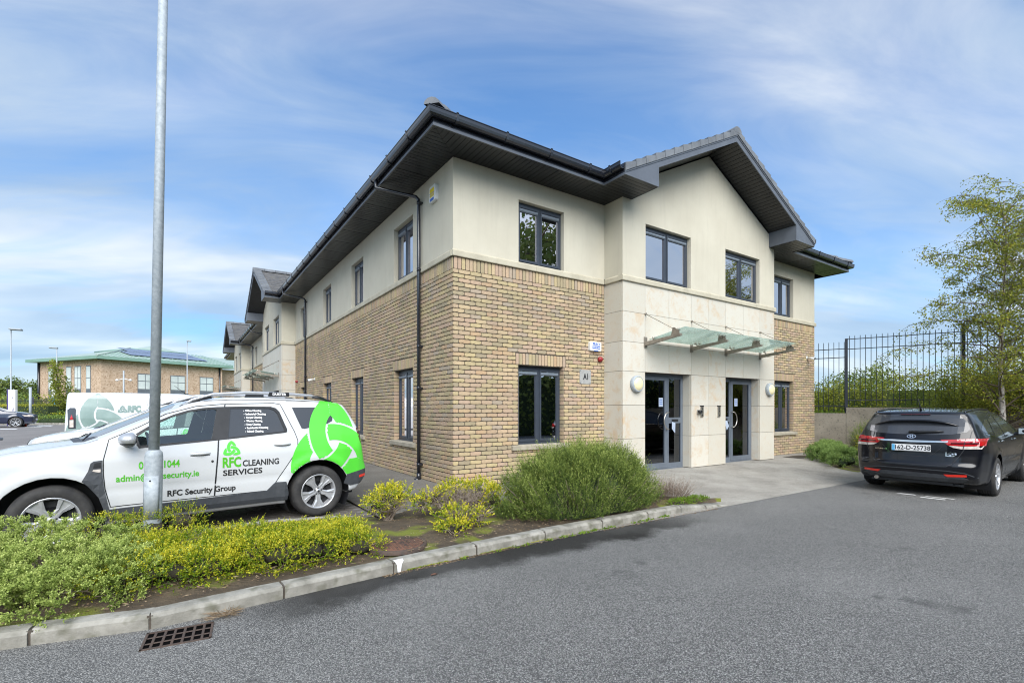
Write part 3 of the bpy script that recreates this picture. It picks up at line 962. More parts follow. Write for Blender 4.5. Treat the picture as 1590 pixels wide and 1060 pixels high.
def window(fr, u0, u1, z0, z1, w=0.0, depth=0.10, blind=None, vents=True, sill=False, fine=True):
    """grey framed pair of casements: frame > sash, pane, vent"""
    wi = w - depth
    F, D = 0.045, 0.05
    b = MB()
    a, c, d, e = u0 + .002, u1 - .002, z0 + .004, z1 - .004
    b.fbox(fr, a, a + F, d, e, wi - D, wi); b.fbox(fr, c - F, c, d, e, wi - D, wi)
    b.fbox(fr, a + F, c - F, d, d + F, wi - D, wi); b.fbox(fr, a + F, c - F, e - F, e, wi - D, wi)
    m = (a + c) / 2
    b.fbox(fr, m - .022, m + .022, d + F, e - F, wi - D, wi)
    b.fbox(fr, a, c, d - .012, d + .012, wi - .01, wi + .03)
    win = b.build('window', M_frame, bld)
    for s0, s1 in ((a + F + .004, m - .026), (m + .026, c - F - .004)):
        sb = MB()
        t = 0.042
        y0, y1 = d + F + .004, e - F - .004
        f0, f1 = wi - .04, wi + .012
        sb.fbox(fr, s0, s0 + t, y0, y1, f0, f1); sb.fbox(fr, s1 - t, s1, y0, y1, f0, f1)
        sb.fbox(fr, s0 + t, s1 - t, y0, y0 + t, f0, f1); sb.fbox(fr, s0 + t, s1 - t, y1 - t, y1, f0, f1)
        sb.build('sash', M_frame, win)
        pb = MB(); pb.fbox(fr, s0 + t - .002, s1 - t + .002, y0 + t - .002, y1 - t + .002, wi - .018, wi - .012)
        pb.build('pane', M_pane, win)
        if vents:
            vb = MB()
            vz = y1 - t - .012
            q = [(wi + .012, vz), (wi + .03, vz - .012), (wi + .03, vz - .045), (wi + .012, vz - .062), (wi - .01, vz - .062), (wi - .01, vz)]
            vs = [fr.P(u, z, ww) for u in (s0 + .02, s1 - .02) for ww, z in q]
            vb.add(vs, [(i_, (i_ + 1) % 6, 6 + (i_ + 1) % 6, 6 + i_) for i_ in range(6)] + [(5, 4, 3, 2, 1, 0), (6, 7, 8, 9, 10, 11)])
            vb.build('vent', M_frame if not fine else M_ventm, win)
        if blind:
            bb = MB()
            if blind == 'half':
                bb.fbox(fr, s0 + (s1 - s0) * .0, s0 + (s1 - s0) * .5, y0 + .02, y0 + (y1 - y0) * .74, wi - .10, wi - .09)
            else:
                bb.fbox(fr, s0, s1, y0 + .01, y1, wi - .12, wi - .115)
            bb.build('blind', M_blind, win)
    if sill:
        sbm = MB()
        a, c = u0 - .15, u1 + .15
        pr = [(-.12, z0 - .095), (.055, z0 - .095), (.062, z0 - .09), (.062, z0 - .02), (-.0, z0 + .001), (-.12, z0 + .004)]
        vs = [fr.P(u, z, ww + w) for u in (a, c) for ww, z in pr]
        sbm.add(vs, [(i_, (i_ + 1) % 6, 6 + (i_ + 1) % 6, 6 + i_) for i_ in range(6)] + [(5, 4, 3, 2, 1, 0), (6, 7, 8, 9, 10, 11)])
        sbm.build('window_sill', M_sill, win)
    return win


M_ventm = pm('vent_metal', (0.17, 0.20, 0.24), (0.15, 0.18, 0.21), 8, 0.4)

# bays: (frame, u0, u1)
BAYS = [(FF, 3.56, 9.38), (FL, 14.0, 19.6), (FL, 30.0, 35.6)]

# ---- front facade
fA = [(1.335, 2.44, *GW)]
fB = [(10.39, 11.47, *GW)]
brick_wall(FF, 0.0, 3.56, fA, near=True, corner=True)
brick_wall(FF, 9.38, 12.79, fB, near=True, budget=120)
window(FF, *fA[0], sill=True); window(FF, *fB[0], sill=True)
uA = [(1.35, 2.45, *UW)]; uB = [(10.37, 11.46, *UW)]
wall(FF, -0.012, 3.56, 4.08, SOF, uA, 0.012, 0.13, 'render_wall', M_render)
wall(FF, 9.38, 12.79, 4.08, SOF, uB, 0.012, 0.13, 'render_wall', M_render)
window(FF, *uA[0], w=.012); window(FF, *uB[0], w=.012, blind='full')
# ---- left facade
GU = [(1.74, 2.80), (4.98, 6.03), (8.22, 9.26), (11.86, 12.94)]
lh = [(a, c, *GW) for a, c in GU]
brick_wall(FL, 0.0, 14.0, lh, near=True)
for h in lh: window(FL, *h, sill=True)
lu = [(a, c, *UW) for a, c in GU]
wall(FL, -0.012, 14.0, 4.08, SOF, lu, 0.012, 0.13, 'render_wall', M_render)
for i, h in enumerate(lu): window(FL, *h, w=.012, blind='half' if i < 3 else None)
lh2 = [(20.6, 21.7, *GW), (23.0, 24.1, *GW), (26.3, 27.4, *GW), (28.4, 29.4, *GW)]
lu2 = [(a, c, *UW) for a, c, _, _ in lh2]
brick_wall(FL, 19.6, 30.0, lh2, near=True, budget=0)
wall(FL, 19.6, 30.0, 4.08, SOF, lu2, 0.012, 0.13, 'render_wall', M_render)
for h in lh2: window(FL, *h)
for h in lu2: window(FL, *h, w=.012)
wall(FL, 35.6, 42.0, 4.08, SOF, [], 0.012, 0.13, 'render_wall', M_render)
wall(FL, 35.6, 42.0, 0, 4.0, [], 0.0, 0.13, 'brick_wall', M_brick)
# far and hidden sides, closing the block
b = MB()
b.quad((12.79, 0, 0), (12.79, 42, 0), (12.79, 42, SOF), (12.79, 0, SOF)); b.quad((0, 42, 0), (12.79, 42, 0), (12.79, 42, SOF), (0, 42, SOF))
b.build('render_wall', M_render, bld)
# floors and a partition inside so the windows look into rooms
b = MB()
b.quad((0.2, .2, 0.02), (12.7, .2, 0.02), (12.7, 41.8, 0.02), (0.2, 41.8, 0.02))
b.box(0.14, 12.7, .14, 41.8, 2.9, 3.3)
b.quad((0.2, 3.5, 0.02), (12.7, 3.5, 0.02), (12.7, 3.5, SOF), (0.2, 3.5, SOF))
b.quad((3.6, 0.2, 0.02), (3.6, 41, 0.02), (3.6, 41, SOF), (3.6, 0.2, SOF))
b.quad((0.1, .1, SOF + .01), (12.7, .1, SOF + .01), (12.7, 41.8, SOF + .01), (0.1, 41.8, SOF + .01))
b.build('inner_wall', M_room, bld)
# string course
sc = empty('string_course', (0, 0, 4.0)); sc.parent = bld; sc.location = (0, 0, 0)
band(FF, -0.04, 3.56 - .04, 0.012, parent=sc); band(FL, 0.0, 14.0 - .04, 0.012, parent=sc)
band(FF, 9.42, 12.83, 0.012, parent=sc); band(FL, 19.64, 29.96, 0.012, 1.0, sc); band(FL, 35.64, 42, 0.012, 1.0, sc)
for fr, a, c in BAYS:
    band(fr, a - .04, c + .04, WB, parent=sc)
    fs_ = Fr(fr.P(a, 0, 0)[:2], fr.N, (-fr.U[0], -fr.U[1])); band(fs_, 0.055, WB - .0, 0.0, parent=sc)
    fs2 = Fr(fr.P(c, 0, 0)[:2], fr.N, fr.U); band(fs2, 0.055, WB - .0, 0.0, parent=sc)


def door_set(fr, u0, u1, w, leaf_left, far=False):
    """aluminium entrance: a door leaf and a side light with a letter box"""
    z1 = 2.125; z0 = 0.02
    wi = w - 0.22
    b = MB(); T = .05
    b.fbox(fr, u0, u0 + T, z0, z1, wi - .06, wi); b.fbox(fr, u1 - T, u1, z0, z1, wi - .06, wi)
    b.fbox(fr, u0 + T, u1 - T, z1 - T, z1, wi - .06, wi)
    span = u1 - u0
    L = span * 0.60
    if leaf_left: l0, l1, s0, s1 = u0 + T, u0 + T + L, u0 + T + L + .03, u1 - T
    else: l0, l1, s0, s1 = u1 - T - L, u1 - T, u0 + T, u1 - T - L - .03
    mid = (l1, s0) if leaf_left else (s1, l0)
    b.fbox(fr, mid[0], mid[1], z0, z1 - T, wi - .06, wi)
    b.fbox(fr, u0, u1, -.01, z0, wi - .06, wi + .02)
    b.build('door_frame', M_doorf, bld)
    # leaf
    b = MB(); t = .085; d0, d1 = wi - .045, wi + .006
    top, bot = z1 - T - .004, z0 + .006
    b.fbox(fr, l0 + .003, l0 + t, bot, top, d0, d1); b.fbox(fr, l1 - t, l1 - .003, bot, top, d0, d1)
    b.fbox(fr, l0 + t, l1 - t, bot, bot + .12, d0, d1); b.fbox(fr, l0 + t, l1 - t, top - t, top, d0, d1)
    dr = b.build('door', M_doorf, bld)
    b = MB(); b.fbox(fr, l0 + t, l1 - t, bot + .12, top - t, wi - .025, wi - .017); b.build('door_glass', M_doorglass, dr)
    # curved pull handle
    hu = l1 - .045 if leaf_left else l0 + .045
    sg = -1 if leaf_left else 1
    b = MB()
    pts = []
    for k in range(13):
        a = math.pi * (k / 12 - .5)
        pts.append(fr.P(hu + sg * (0.175 * math.cos(a) - .03) * 0.9, 1.083 + .19 * math.sin(a), wi + .065))
    pts = [fr.P(hu + sg * -.02, 1.083 - .19, wi)] + pts + [fr.P(hu + sg * -.02, 1.083 + .19, wi)]
    b.tube(pts, .0125, 8)
    b.build('pull_handle', M_steel, dr)
    # side light
    b = MB(); t2 = .03
    b.fbox(fr, s0, s0 + t2, z0, z1 - T, d0, d1 - .003); b.fbox(fr, s1 - t2, s1, z0, z1 - T, d0, d1 - .003)
    b.fbox(fr, s0 + t2, s1 - t2, z0, z0 + .11, d0, d1 - .003); b.fbox(fr, s0 + t2, s1 - t2, z1 - T - .04, z1 - T, d0, d1 - .003)
    b.fbox(fr, s0 + t2, s1 - t2, 1.025, 1.155, d0, d1 - .003)
    sl = b.build('side_light', M_doorf, bld)
    b = MB(); b.fbox(fr, s0 + t2, s1 - t2, z0 + .11, 1.025, wi - .025, wi - .018); b.fbox(fr, s0 + t2, s1 - t2, 1.155, z1 - T - .04, wi - .025, wi - .018)
    b.build('pane', M_doorglass, sl)
    m = (s0 + s1) / 2
    b = MB(); b.fbox(fr, m - .11, m + .11, 1.065, 1.115, wi, wi + .014); b.build('letter_box', M_black, sl)
    return m, wi, (l0, l1)


def bay(fr, a, c, far=False):
    W_ = c - a; k = W_ / 5.82
    J = [a] + [a + k * (x - 3.56) for x in (4.235, 5.008, 5.796, 6.459, 7.14, 7.905, 8.67)] + [c]
    Z = [0.012, .736, 1.427, 2.125, 2.73, 3.345, 3.962]
    D1 = (J[1], J[3]); D2 = (J[5], J[7])
    holes = [(D1[0], D1[1], 0.0, 2.125), (D2[0], D2[1], 0.0, 2.125)]
    back = wall(fr, a + .02, c - .02, 0, 3.97, holes, WB - .03, .30, 'stone_cladding', M_mortar)
    b = MB()
    for uu in (a, c):
        s = .02 if uu == a else -.02
        b.quad(fr.P(uu + s, 0, 0), fr.P(uu + s, 0, WB - .03), fr.P(uu + s, 3.97, WB - .03), fr.P(uu + s, 3.97, 0))
    b.build('cladding_backing', M_mortar, back)
    G_ = .0035

    def pan(u0, u1, z0, z1, w0, w1):
        b = MB(); b.fbox(fr, u0 + G_, u1 - G_, z0 + G_, z1 - G_, w0, w1); b.build('stone_panel', M_stone, back)
    for j in range(6):
        for i in range(8):
            if j < 3 and i in (1, 2, 5, 6): continue
            pan(J[i], J[i + 1], Z[j], Z[j + 1], WB - .03, WB)
        for u0, u1 in ((a, a + .02), (c - .02, c)):
            b = MB(); b.fbox(fr, u0, u1, Z[j] + G_, Z[j + 1] - G_, 0.0, WB - .034); b.build('stone_panel', M_stone, back)
    for j in range(3):      # door reveals
        for uu, s in ((D1[0], 1), (D1[1], -1), (D2[0], 1), (D2[1], -1)):
            b = MB(); b.fbox(fr, min(uu, uu + s * .012), max(uu, uu + s * .012), Z[j] + G_, Z[j + 1] - G_, WB - .24, WB - .032); b.build('stone_panel', M_stone, back)
    # upper render with the gable
    uw1 = (a + .69 * k, a + .69 * k + 1.53 * k, *UW); uw2 = (a + 3.57 * k, a + 3.57 * k + 1.53 * k, *UW)
    wall(fr, a, c, 4.08, SOF, [uw1, uw2], WB, .13, 'render_wall', M_render)
    m = (a + c) / 2; hw = W_ / 2
    apex = SOF + 0.355 + 2.64 * PITCH * (hw / 2.91)
    b = MB()
    inner = hw - .26
    zi = apex - inner * PITCH
    b.add([fr.P(a, SOF, WB), fr.P(c, SOF, WB), fr.P(c, SOF + .05, WB), fr.P(m + inner, zi, WB), fr.P(m, apex, WB), fr.P(m - inner, zi, WB), fr.P(a, SOF + .05, WB)], [(0, 1, 2, 3, 4, 5, 6)])
    for uu in (a, c):
        b.quad(fr.P(uu, 4.08, 0), fr.P(uu, 4.08, WB), fr.P(uu, SOF + .02, WB), fr.P(uu, SOF + .02, 0))
    b.build('render_wall', M_render, bld)
    for h in (uw1, uw2): window(fr, *h, w=WB, blind='full' if h is uw1 else None)
    r1 = door_set(fr, D1[0] + .014, D1[1] - .014, WB, True)
    r2 = door_set(fr, D2[0] + .014, D2[1] - .014, WB, False)
    # ---- gable roof
    ov = 0.70; VW = WB + ov
    tip = hw + .69
    zsl = lambda du: apex + .03 - PITCH * du        # underside line of the verge
    BH = .165
    for s in (-1, 1):
        # barge board
        b = MB()
        vs = []
        for w_ in (VW - .022, VW):
            vs += [fr.P(m, zsl(0), w_), fr.P(m + s * inner, zsl(inner), w_), fr.P(m + s * inner, zsl(inner) + BH, w_), fr.P(m, zsl(0) + BH, w_)]
        b.add(vs, [(0, 1, 2, 3), (7, 6, 5, 4), (0, 4, 5, 1), (1, 5, 6, 2), (2, 6, 7, 3)])
        b.build('barge_board', M_barge, bld)
        # raised moulding line along its top
        b = MB(); vs = []
        for w_ in (VW, VW + .012):
            vs += [fr.P(m, zsl(0) + BH - .05, w_), fr.P(m + s * tip, zsl(tip) + BH - .05, w_), fr.P(m + s * tip, zsl(tip) + BH, w_), fr.P(m, zsl(0) + BH, w_)]
        b.add(vs, [(0, 1, 2, 3), (7, 6, 5, 4), (0, 4, 5, 1), (1, 5, 6, 2), (2, 6, 7, 3)])
        b.build('barge_moulding', M_barge, bld)
        # boxed end
        b = MB()
        zt = max(zsl(tip) + BH, SOF + .06)
        vs = []
        for w_ in (VW - .02, VW):
            vs += [fr.P(m + s * inner, SOF, w_), fr.P(m + s * tip, SOF, w_), fr.P(m + s * tip, zt, w_), fr.P(m + s * inner, zsl(inner) + BH - .002, w_)]
        b.add(vs, [(0, 1, 2, 3), (7, 6, 5, 4), (0, 4, 5, 1), (1, 5, 6, 2), (2, 6, 7, 3), (3, 7, 4, 0)])
        b.quad(fr.P(m + s * inner, SOF, WB), fr.P(m + s * inner, SOF, VW - .02), fr.P(m + s * inner, zsl(inner), VW - .02), fr.P(m + s * inner, zsl(inner), WB))
        b.build('box_end', M_barge if s < 0 else M_barge, bld)
        # sloping soffit boards
        so = MB(); so.quad(fr.P(m, zsl(0) + .012, WB - .01), fr.P(m + s * inner, zsl(inner) + .012, WB - .01), fr.P(m + s * inner, zsl(inner) + .012, VW - .02), fr.P(m, zsl(0) + .012, VW - .02))
        sp = so.build('soffit', M_black, bld)
        nb = int(inner / .093)
        for i in range(nb):
            d0 = inner * i / nb + .005; d1 = inner * (i + 1) / nb - .005
            bb = MB()
            vs = [fr.P(m + s * d, zsl(d) + dz, w_) for d in (d0, d1) for dz in (0.0, .009) for w_ in (WB - .005, VW - .024)]
            bb.add(vs, [(0, 1, 3, 2), (4, 6, 7, 5), (0, 4, 5, 1), (0, 2, 6, 4), (1, 5, 7, 3)])
            if far:
                continue
            bb.build('soffit_board', M_soffit, sp)
        # roof plane and its tiles
        rb = MB()
        zr = lambda du: zsl(du) + BH + .03
        rb.quad(fr.P(m, zr(0), VW - .01), fr.P(m + s * tip, zr(tip), VW - .01), fr.P(m + s * tip, zr(tip), -.75), fr.P(m, zr(0), -3.2))
        rp = rb.build('gable_roof', M_slate, bld)
        tb = MB()
        n = int(tip / math.cos(math.atan(PITCH)) / .165)
        n = int(tip / .27)
        for i in range(n + 1):
            d1 = tip * (i + 1) / (n + 1) + .02; d0 = tip * i / (n + 1)
            wmin = -3.2 + (2.4 * d0 / tip)
            w_ = VW - (.15 if i % 2 else 0)
            while w_ > wmin:
                tb.var = rng.random()
                w2 = w_ - .296
                jz = rng.uniform(0, .006)
                vs = [fr.P(m + s * d1, zr(d1) + .028 + jz, w_), fr.P(m + s * d1, zr(d1) + .028 + jz, w2), fr.P(m + s * d0, zr(d0) + .012, w2), fr.P(m + s * d0, zr(d0) + .012, w_), fr.P(m + s * d1, zr(d1) + .004, w_), fr.P(m + s * d1, zr(d1) + .004, w2)]
                tb.add(vs, [(0, 1, 2, 3), (0, 4, 5, 1)])
                w_ -= .30
        setp(tb.build('tile', M_slate, rp), kind='stuff')
        # verge tiles, stepped
        nt = 13
        tl = tip * 1.0 / nt
        for i in range(nt):
            d0 = i * tl + .008; d1 = d0 + tl - .012
            vb = MB()
            lift0, lift1 = .0, .045
            vs = []
            for w_ in (VW - .28, VW + .028):
                vs += [fr.P(m + s * d0, zsl(d0) + BH - .015, w_), fr.P(m + s * d1, zsl(d1) + BH - .02, w_), fr.P(m + s * d1, zsl(d1) + BH + .115 + lift1 - .03, w_), fr.P(m + s * d0, zsl(d0) + BH + .115 + lift0 - .03, w_)]
            vb.add(vs, [(0, 1, 2, 3), (7, 6, 5, 4), (0, 4, 5, 1), (1, 5, 6, 2), (2, 6, 7, 3), (3, 7, 4, 0)])
            vb.build('verge_tile', M_tile, rp)
    # ridge tiles
    w_ = VW + .03
    zrg = apex + .03 + BH + .06
    rr = MB(); rr.quad(fr.P(m - .1, zrg, VW - .05), fr.P(m + .1, zrg, VW - .05), fr.P(m + .1, zrg, -3.2), fr.P(m - .1, zrg, -3.2))
    ridge = rr.build('ridge', M_tile, bld)
    while w_ > -3.0:
        b = MB()
        vs, fs = [], []
        for w2 in (w_, w_ - .44):
            for kx in range(7):
                an = math.pi * kx / 6
                vs.append(fr.P(m + .15 * math.cos(an), zrg - .04 + .14 * math.sin(an), w2))
        fs = [(i_, i_ + 1, 8 + i_, 7 + i_) for i_ in range(6)] + [(0, 1, 2, 3, 4, 5, 6), (13, 12, 11, 10, 9, 8, 7)]
        b.add(vs, fs); b.build('ridge_tile', M_tile, ridge)
        w_ -= .45
    return J, r1, r2, apex


bay_info = [bay(fr, a, c, far=(i > 0)) for i, (fr, a, c) in enumerate(BAYS)]


# ---- eaves: soffit boards, fascia, gutter
def sweep(b, prof, path, mi=0):
    """profile of (outward, z); outward lies to the right of the path direction"""
    P = [Vector(p) for p in path]
    rings = []
    for i, p in enumerate(P):
        d0 = (P[i] - P[i - 1]).normalized() if i > 0 else None
        d1 = (P[i + 1] - P[i]).normalized() if i < len(P) - 1 else None
        if d0 is None: d0 = d1
        if d1 is None: d1 = d0
        n0, n1 = Vector((d0.y, -d0.x)), Vector((d1.y, -d1.x))
        mn = (n0 + n1)
        mn = mn / mn.dot(n0) if mn.length > 1e-6 else n0
        rings.append([(p.x + mn.x * o_, p.y + mn.y * o_, z) for o_, z in prof])
    k = len(prof)
    vs = [q for r_ in rings for q in r_]
    fs = [(i * k + j, i * k + (j + 1) % k, (i + 1) * k + (j + 1) % k, (i + 1) * k + j) for i in range(len(P) - 1) for j in range(k)]
    fs.append(tuple(range(k))); fs.append(tuple((len(P) - 1) * k + j for j in range(k - 1, -1, -1)))
    b.add(vs, fs, mi)


E = 0.70
tipL, tipR = 3.56 - .69, 9.38 + .69
eaves = [  # outward is right of the direction of travel
    [(-1.23, 13.31), (-E, 13.31), (-E, -E), (tipL, -E), (tipL, -1.225)],
    [(tipR, -1.225), (tipR, -E), (12.79 + E, -E), (12.79 + E, 10)],
    [(-1.23, 29.31), (-E, 29.31), (-E, 20.29), (-1.23, 20.29)],
    [(-E, 42), (-E, 36.29), (-1.23, 36.29)],
]
# make every run turn so that right = outward
gprof = [(0.004, 5.765), (0.03, 5.742), (0.075, 5.742), (0.105, 5.765), (0.115, 5.80), (0.115, 5.845), (0.122, 5.857), (0.118, 5.868), (0.106, 5.865),
         (0.103, 5.80), (0.09, 5.77), (0.05, 5.757), (0.018, 5.77), (0.014, 5.85), (0.004, 5.85)]
for i, e in enumerate(eaves):
    b = MB(); sweep(b, [(0.0, SOF - .012), (0.0, 5.86), (-.022, 5.86), (-.022, SOF - .012)], [Vector(p) for p in e])
    b.build('fascia', M_gutter, bld)
    b = MB(); sweep(b, [(0.005, SOF - .012), (0.005, SOF + .03), (.001, SOF + .03), (.001, SOF - .012)], [Vector(p) for p in e])
    b.build('fascia_trim', M_barge, bld)
    b = MB(); sweep(b, gprof, [Vector(p) for p in e])
    gut = b.build('gutter', M_gutter, bld)
    # brackets
    for p, q in zip(e, e[1:]):
        p, q = Vector(p), Vector(q); d = q - p; L = d.length; d.normalize(); nn = Vector((d.y, -d.x))
        if L < 1: ts = [L * .5]
        else:
            ts = []; t = .35
            while t < L - .1:
                ts.append(t); t += .92
        for t in ts:
            c = p + d * t
            b = MB()
            pr = [(o_ + (0.014 if o_ > .05 else 0), z + (-.012 if z < 5.8 else .010)) for o_, z in gprof[:8]]
            vs = []
            for s_ in (-.02, .02):
                vs += [((c + d * s_ + nn * o_).x, (c + d * s_ + nn * o_).y, z) for o_, z in pr]
            n_ = len(pr)
            b.add(vs, [(j, j + 1, n_ + j + 1, n_ + j) for j in range(n_ - 1)] + [tuple(range(n_)), tuple(range(2 * n_ - 1, n_ - 1, -1))])
            b.build('gutter_bracket', M_gutter, gut)


def soffit_strip(fr, u0, u1, w0, w1, along='w', miter0=False, miter1=False, detail=True):
    b = MB(); 
    b.quad(fr.P(u0, SOF + .012, w0), fr.P(u1, SOF + .012, w0), fr.P(u1, SOF + .012, w1), fr.P(u0, SOF + .012, w1))
    so = b.build('soffit', M_black, bld)
    if not detail:
        b = MB(); b.fbox(fr, u0, u1, SOF, SOF + .008, w0, w1); b.build('soffit_board', M_soffit, so)
        return
    if along == 'w':
        n = max(1, round((u1 - u0) / .1)); st = (u1 - u0) / n
        for i in range(n):
            a, c = u0 + i * st + .005, u0 + (i + 1) * st - .005
            z_ = SOF + (.004 if i % 9 == 8 else 0)
            b = MB(); b.fbox(fr, a, c, z_, z_ + .008, w0, w1); b.build('soffit_board', M_soffit, so)
    else:
        n = max(1, round((w1 - w0) / .1)); st = (w1 - w0) / n
        for i in range(n):
            a, c = w0 + i * st + .005, w0 + (i + 1) * st - .005
            b = MB(); b.fbox(fr, u0, u1, SOF, SOF + .008, a, c); b.build('soffit_board', M_soffit, so)


def miter_corner(fr1, fr2, s1, base1, base2):
    """square corner filled by two triangles of boards that meet on the diagonal"""
    b = MB(); b.quad((base1, base2, SOF + .012), (base1 + s1[0] * E, base2, SOF + .012), (base1 + s1[0] * E, base2 + s1[1] * E, SOF + .012), (base1, base2 + s1[1] * E, SOF + .012))
    so = b.build('soffit', M_black, bld)
    for i in range(7):
        a, c = i * .1 + .005, (i + 1) * .1 - .005
        for swap in (0, 1):
            b = MB()
            q = [(a, a + .004), (c, c + .004), (c, E), (a, E)]
            vs = []
            for z in (SOF, SOF + .008):
                for p_, r_ in q:
                    x, y = (p_, r_) if swap else (r_, p_)
                    vs.append((base1 + s1[0] * x, base2 + s1[1] * y, z))
            b.add(vs, [(0, 1, 2, 3), (7, 6, 5, 4), (0, 4, 5, 1), (1, 5, 6, 2), (2, 6, 7, 3), (3, 7, 4, 0)])
            b.build('soffit_board', M_soffit, so)


miter_corner(FF, FL, (-1, -1), 0.0, 0.0)
miter_corner(FF, FL, (1, -1), 12.79, 0.0)
soffit_strip(FF, 0, tipL, -.01, E - .02)
soffit_strip(FF, tipL, 3.56, -.01, WB, 'u'); soffit_strip(FF, tipL, 3.56 + .24, WB, WB + .69, 'u')
soffit_strip(FF, 9.38, tipR, -.01, WB, 'u'); soffit_strip(FF, 9.38 - .24, tipR, WB, WB + .69, 'u')
soffit_strip(FF, tipR, 12.79, -.01, E - .02)
soffit_strip(FL, 0, 13.31, -.01, E - .02)
for a, c in ((14.0, 19.6), (30.0, 35.6)):
    for x0, x1, x2 in ((a - .69, a, a + .24), (c + .69, c, c - .24)):
        soffit_strip(FL, min(x0, x1), max(x0, x1), -.01, WB, 'u', detail=False); soffit_strip(FL, min(x0, x2), max(x0, x2), WB, WB + .69, 'u', detail=False)
soffit_strip(FL, 20.29, 29.31, -.01, E - .02, detail=False); soffit_strip(FL, 36.29, 42, -.01, E - .02, detail=False)

# main roof, hip tile at the near corner
b = MB()
ez, ex = 5.87, .74
cx0 = 12.79 / 2; rz_ = ez + (cx0 + ex) * PITCH
zw = ez + (ex + .02) * PITCH
for y0, y1, yb0 in ((-ex, 13.31, .02), (20.29, 29.31, None), (36.29, 43, None)):
    b.quad((-ex, y0, ez), (-ex, y1, ez), (.02, y1, zw), (.02, y0 if yb0 is None else yb0, zw))
b.quad((.02, .02, zw), (.02, 43, zw), (cx0, 43, rz_), (cx0, cx0, rz_))
b.quad((12.79 + ex, -ex, ez), (12.79 + ex, 43, ez), (cx0, 43, rz_), (cx0, cx0, rz_))
b.quad((-ex, -ex, ez), (tipL, -ex, ez), (tipL, .02, zw), (.02, .02, zw))
b.quad((tipR, -ex, ez), (12.79 + ex, -ex, ez), (12.77, .02, zw), (tipR, .02, zw))
b.add([(.02, .02, zw), (12.77, .02, zw), (cx0, cx0, rz_)], [(0, 1, 2)])
roof = b.build('roof', M_slate, bld)
for sx, ox in ((1, -ex), (-1, 12.79 + ex)):
    for i in range(5):
        t0, t1 = i * .30 - .02, i * .30 + .33
        b = MB(); vs = []
        for t, dz in ((t0, .05), (t1, .02)):
            x, y, z = ox + sx * t, -ex + t, ez + t * PITCH + dz
            for k in range(7):
                an = math.pi * k / 6
                o_ = .12 * math.cos(an)
                vs.append((x + sx * o_ * .707, y - o_ * .707, z + .10 * math.sin(an)))
        b.add(vs, [(i_, i_ + 1, 8 + i_, 7 + i_) for i_ in range(6)] + [(0, 1, 2, 3, 4, 5, 6), (13, 12, 11, 10, 9, 8, 7)])
        b.build('hip_tile', M_tile, roof)


# ---- downpipes
def downpipe(u, fr=FL, zb=-.03, offs=.48):
    b = MB()
    w = .075
    b.tube([fr.P(u + offs, 5.76, E + .05), fr.P(u + offs, 5.60, E + .05), fr.P(u + .05, 5.43, w + .04), fr.P(u, 5.36, w), fr.P(u, 4.2, w), fr.P(u, zb + .14, w)], .034, 12)
    b.tube([fr.P(u, zb + .02, w), fr.P(u, zb + .15, w)], .043, 12)
    b.tube([fr.P(u, zb + .03, w), fr.P(u + .04, zb + .0, w + .06)], .042, 12)
    dp = b.build('downpipe', M_gutter, bld)
    for z in (5.30, 4.02, 2.55, 1.75, .28):
        b = MB(); b.fbox(fr, u - .055, u + .055, z - .016, z + .016, 0.0, w + .02); b.tube([fr.P(u, z - .03, w), fr.P(u, z + .03, w)], .041, 12)
        b.build('pipe_clip', M_gutter, dp)


downpipe(1.30); downpipe(11.75); downpipe(22.2); downpipe(28.0)

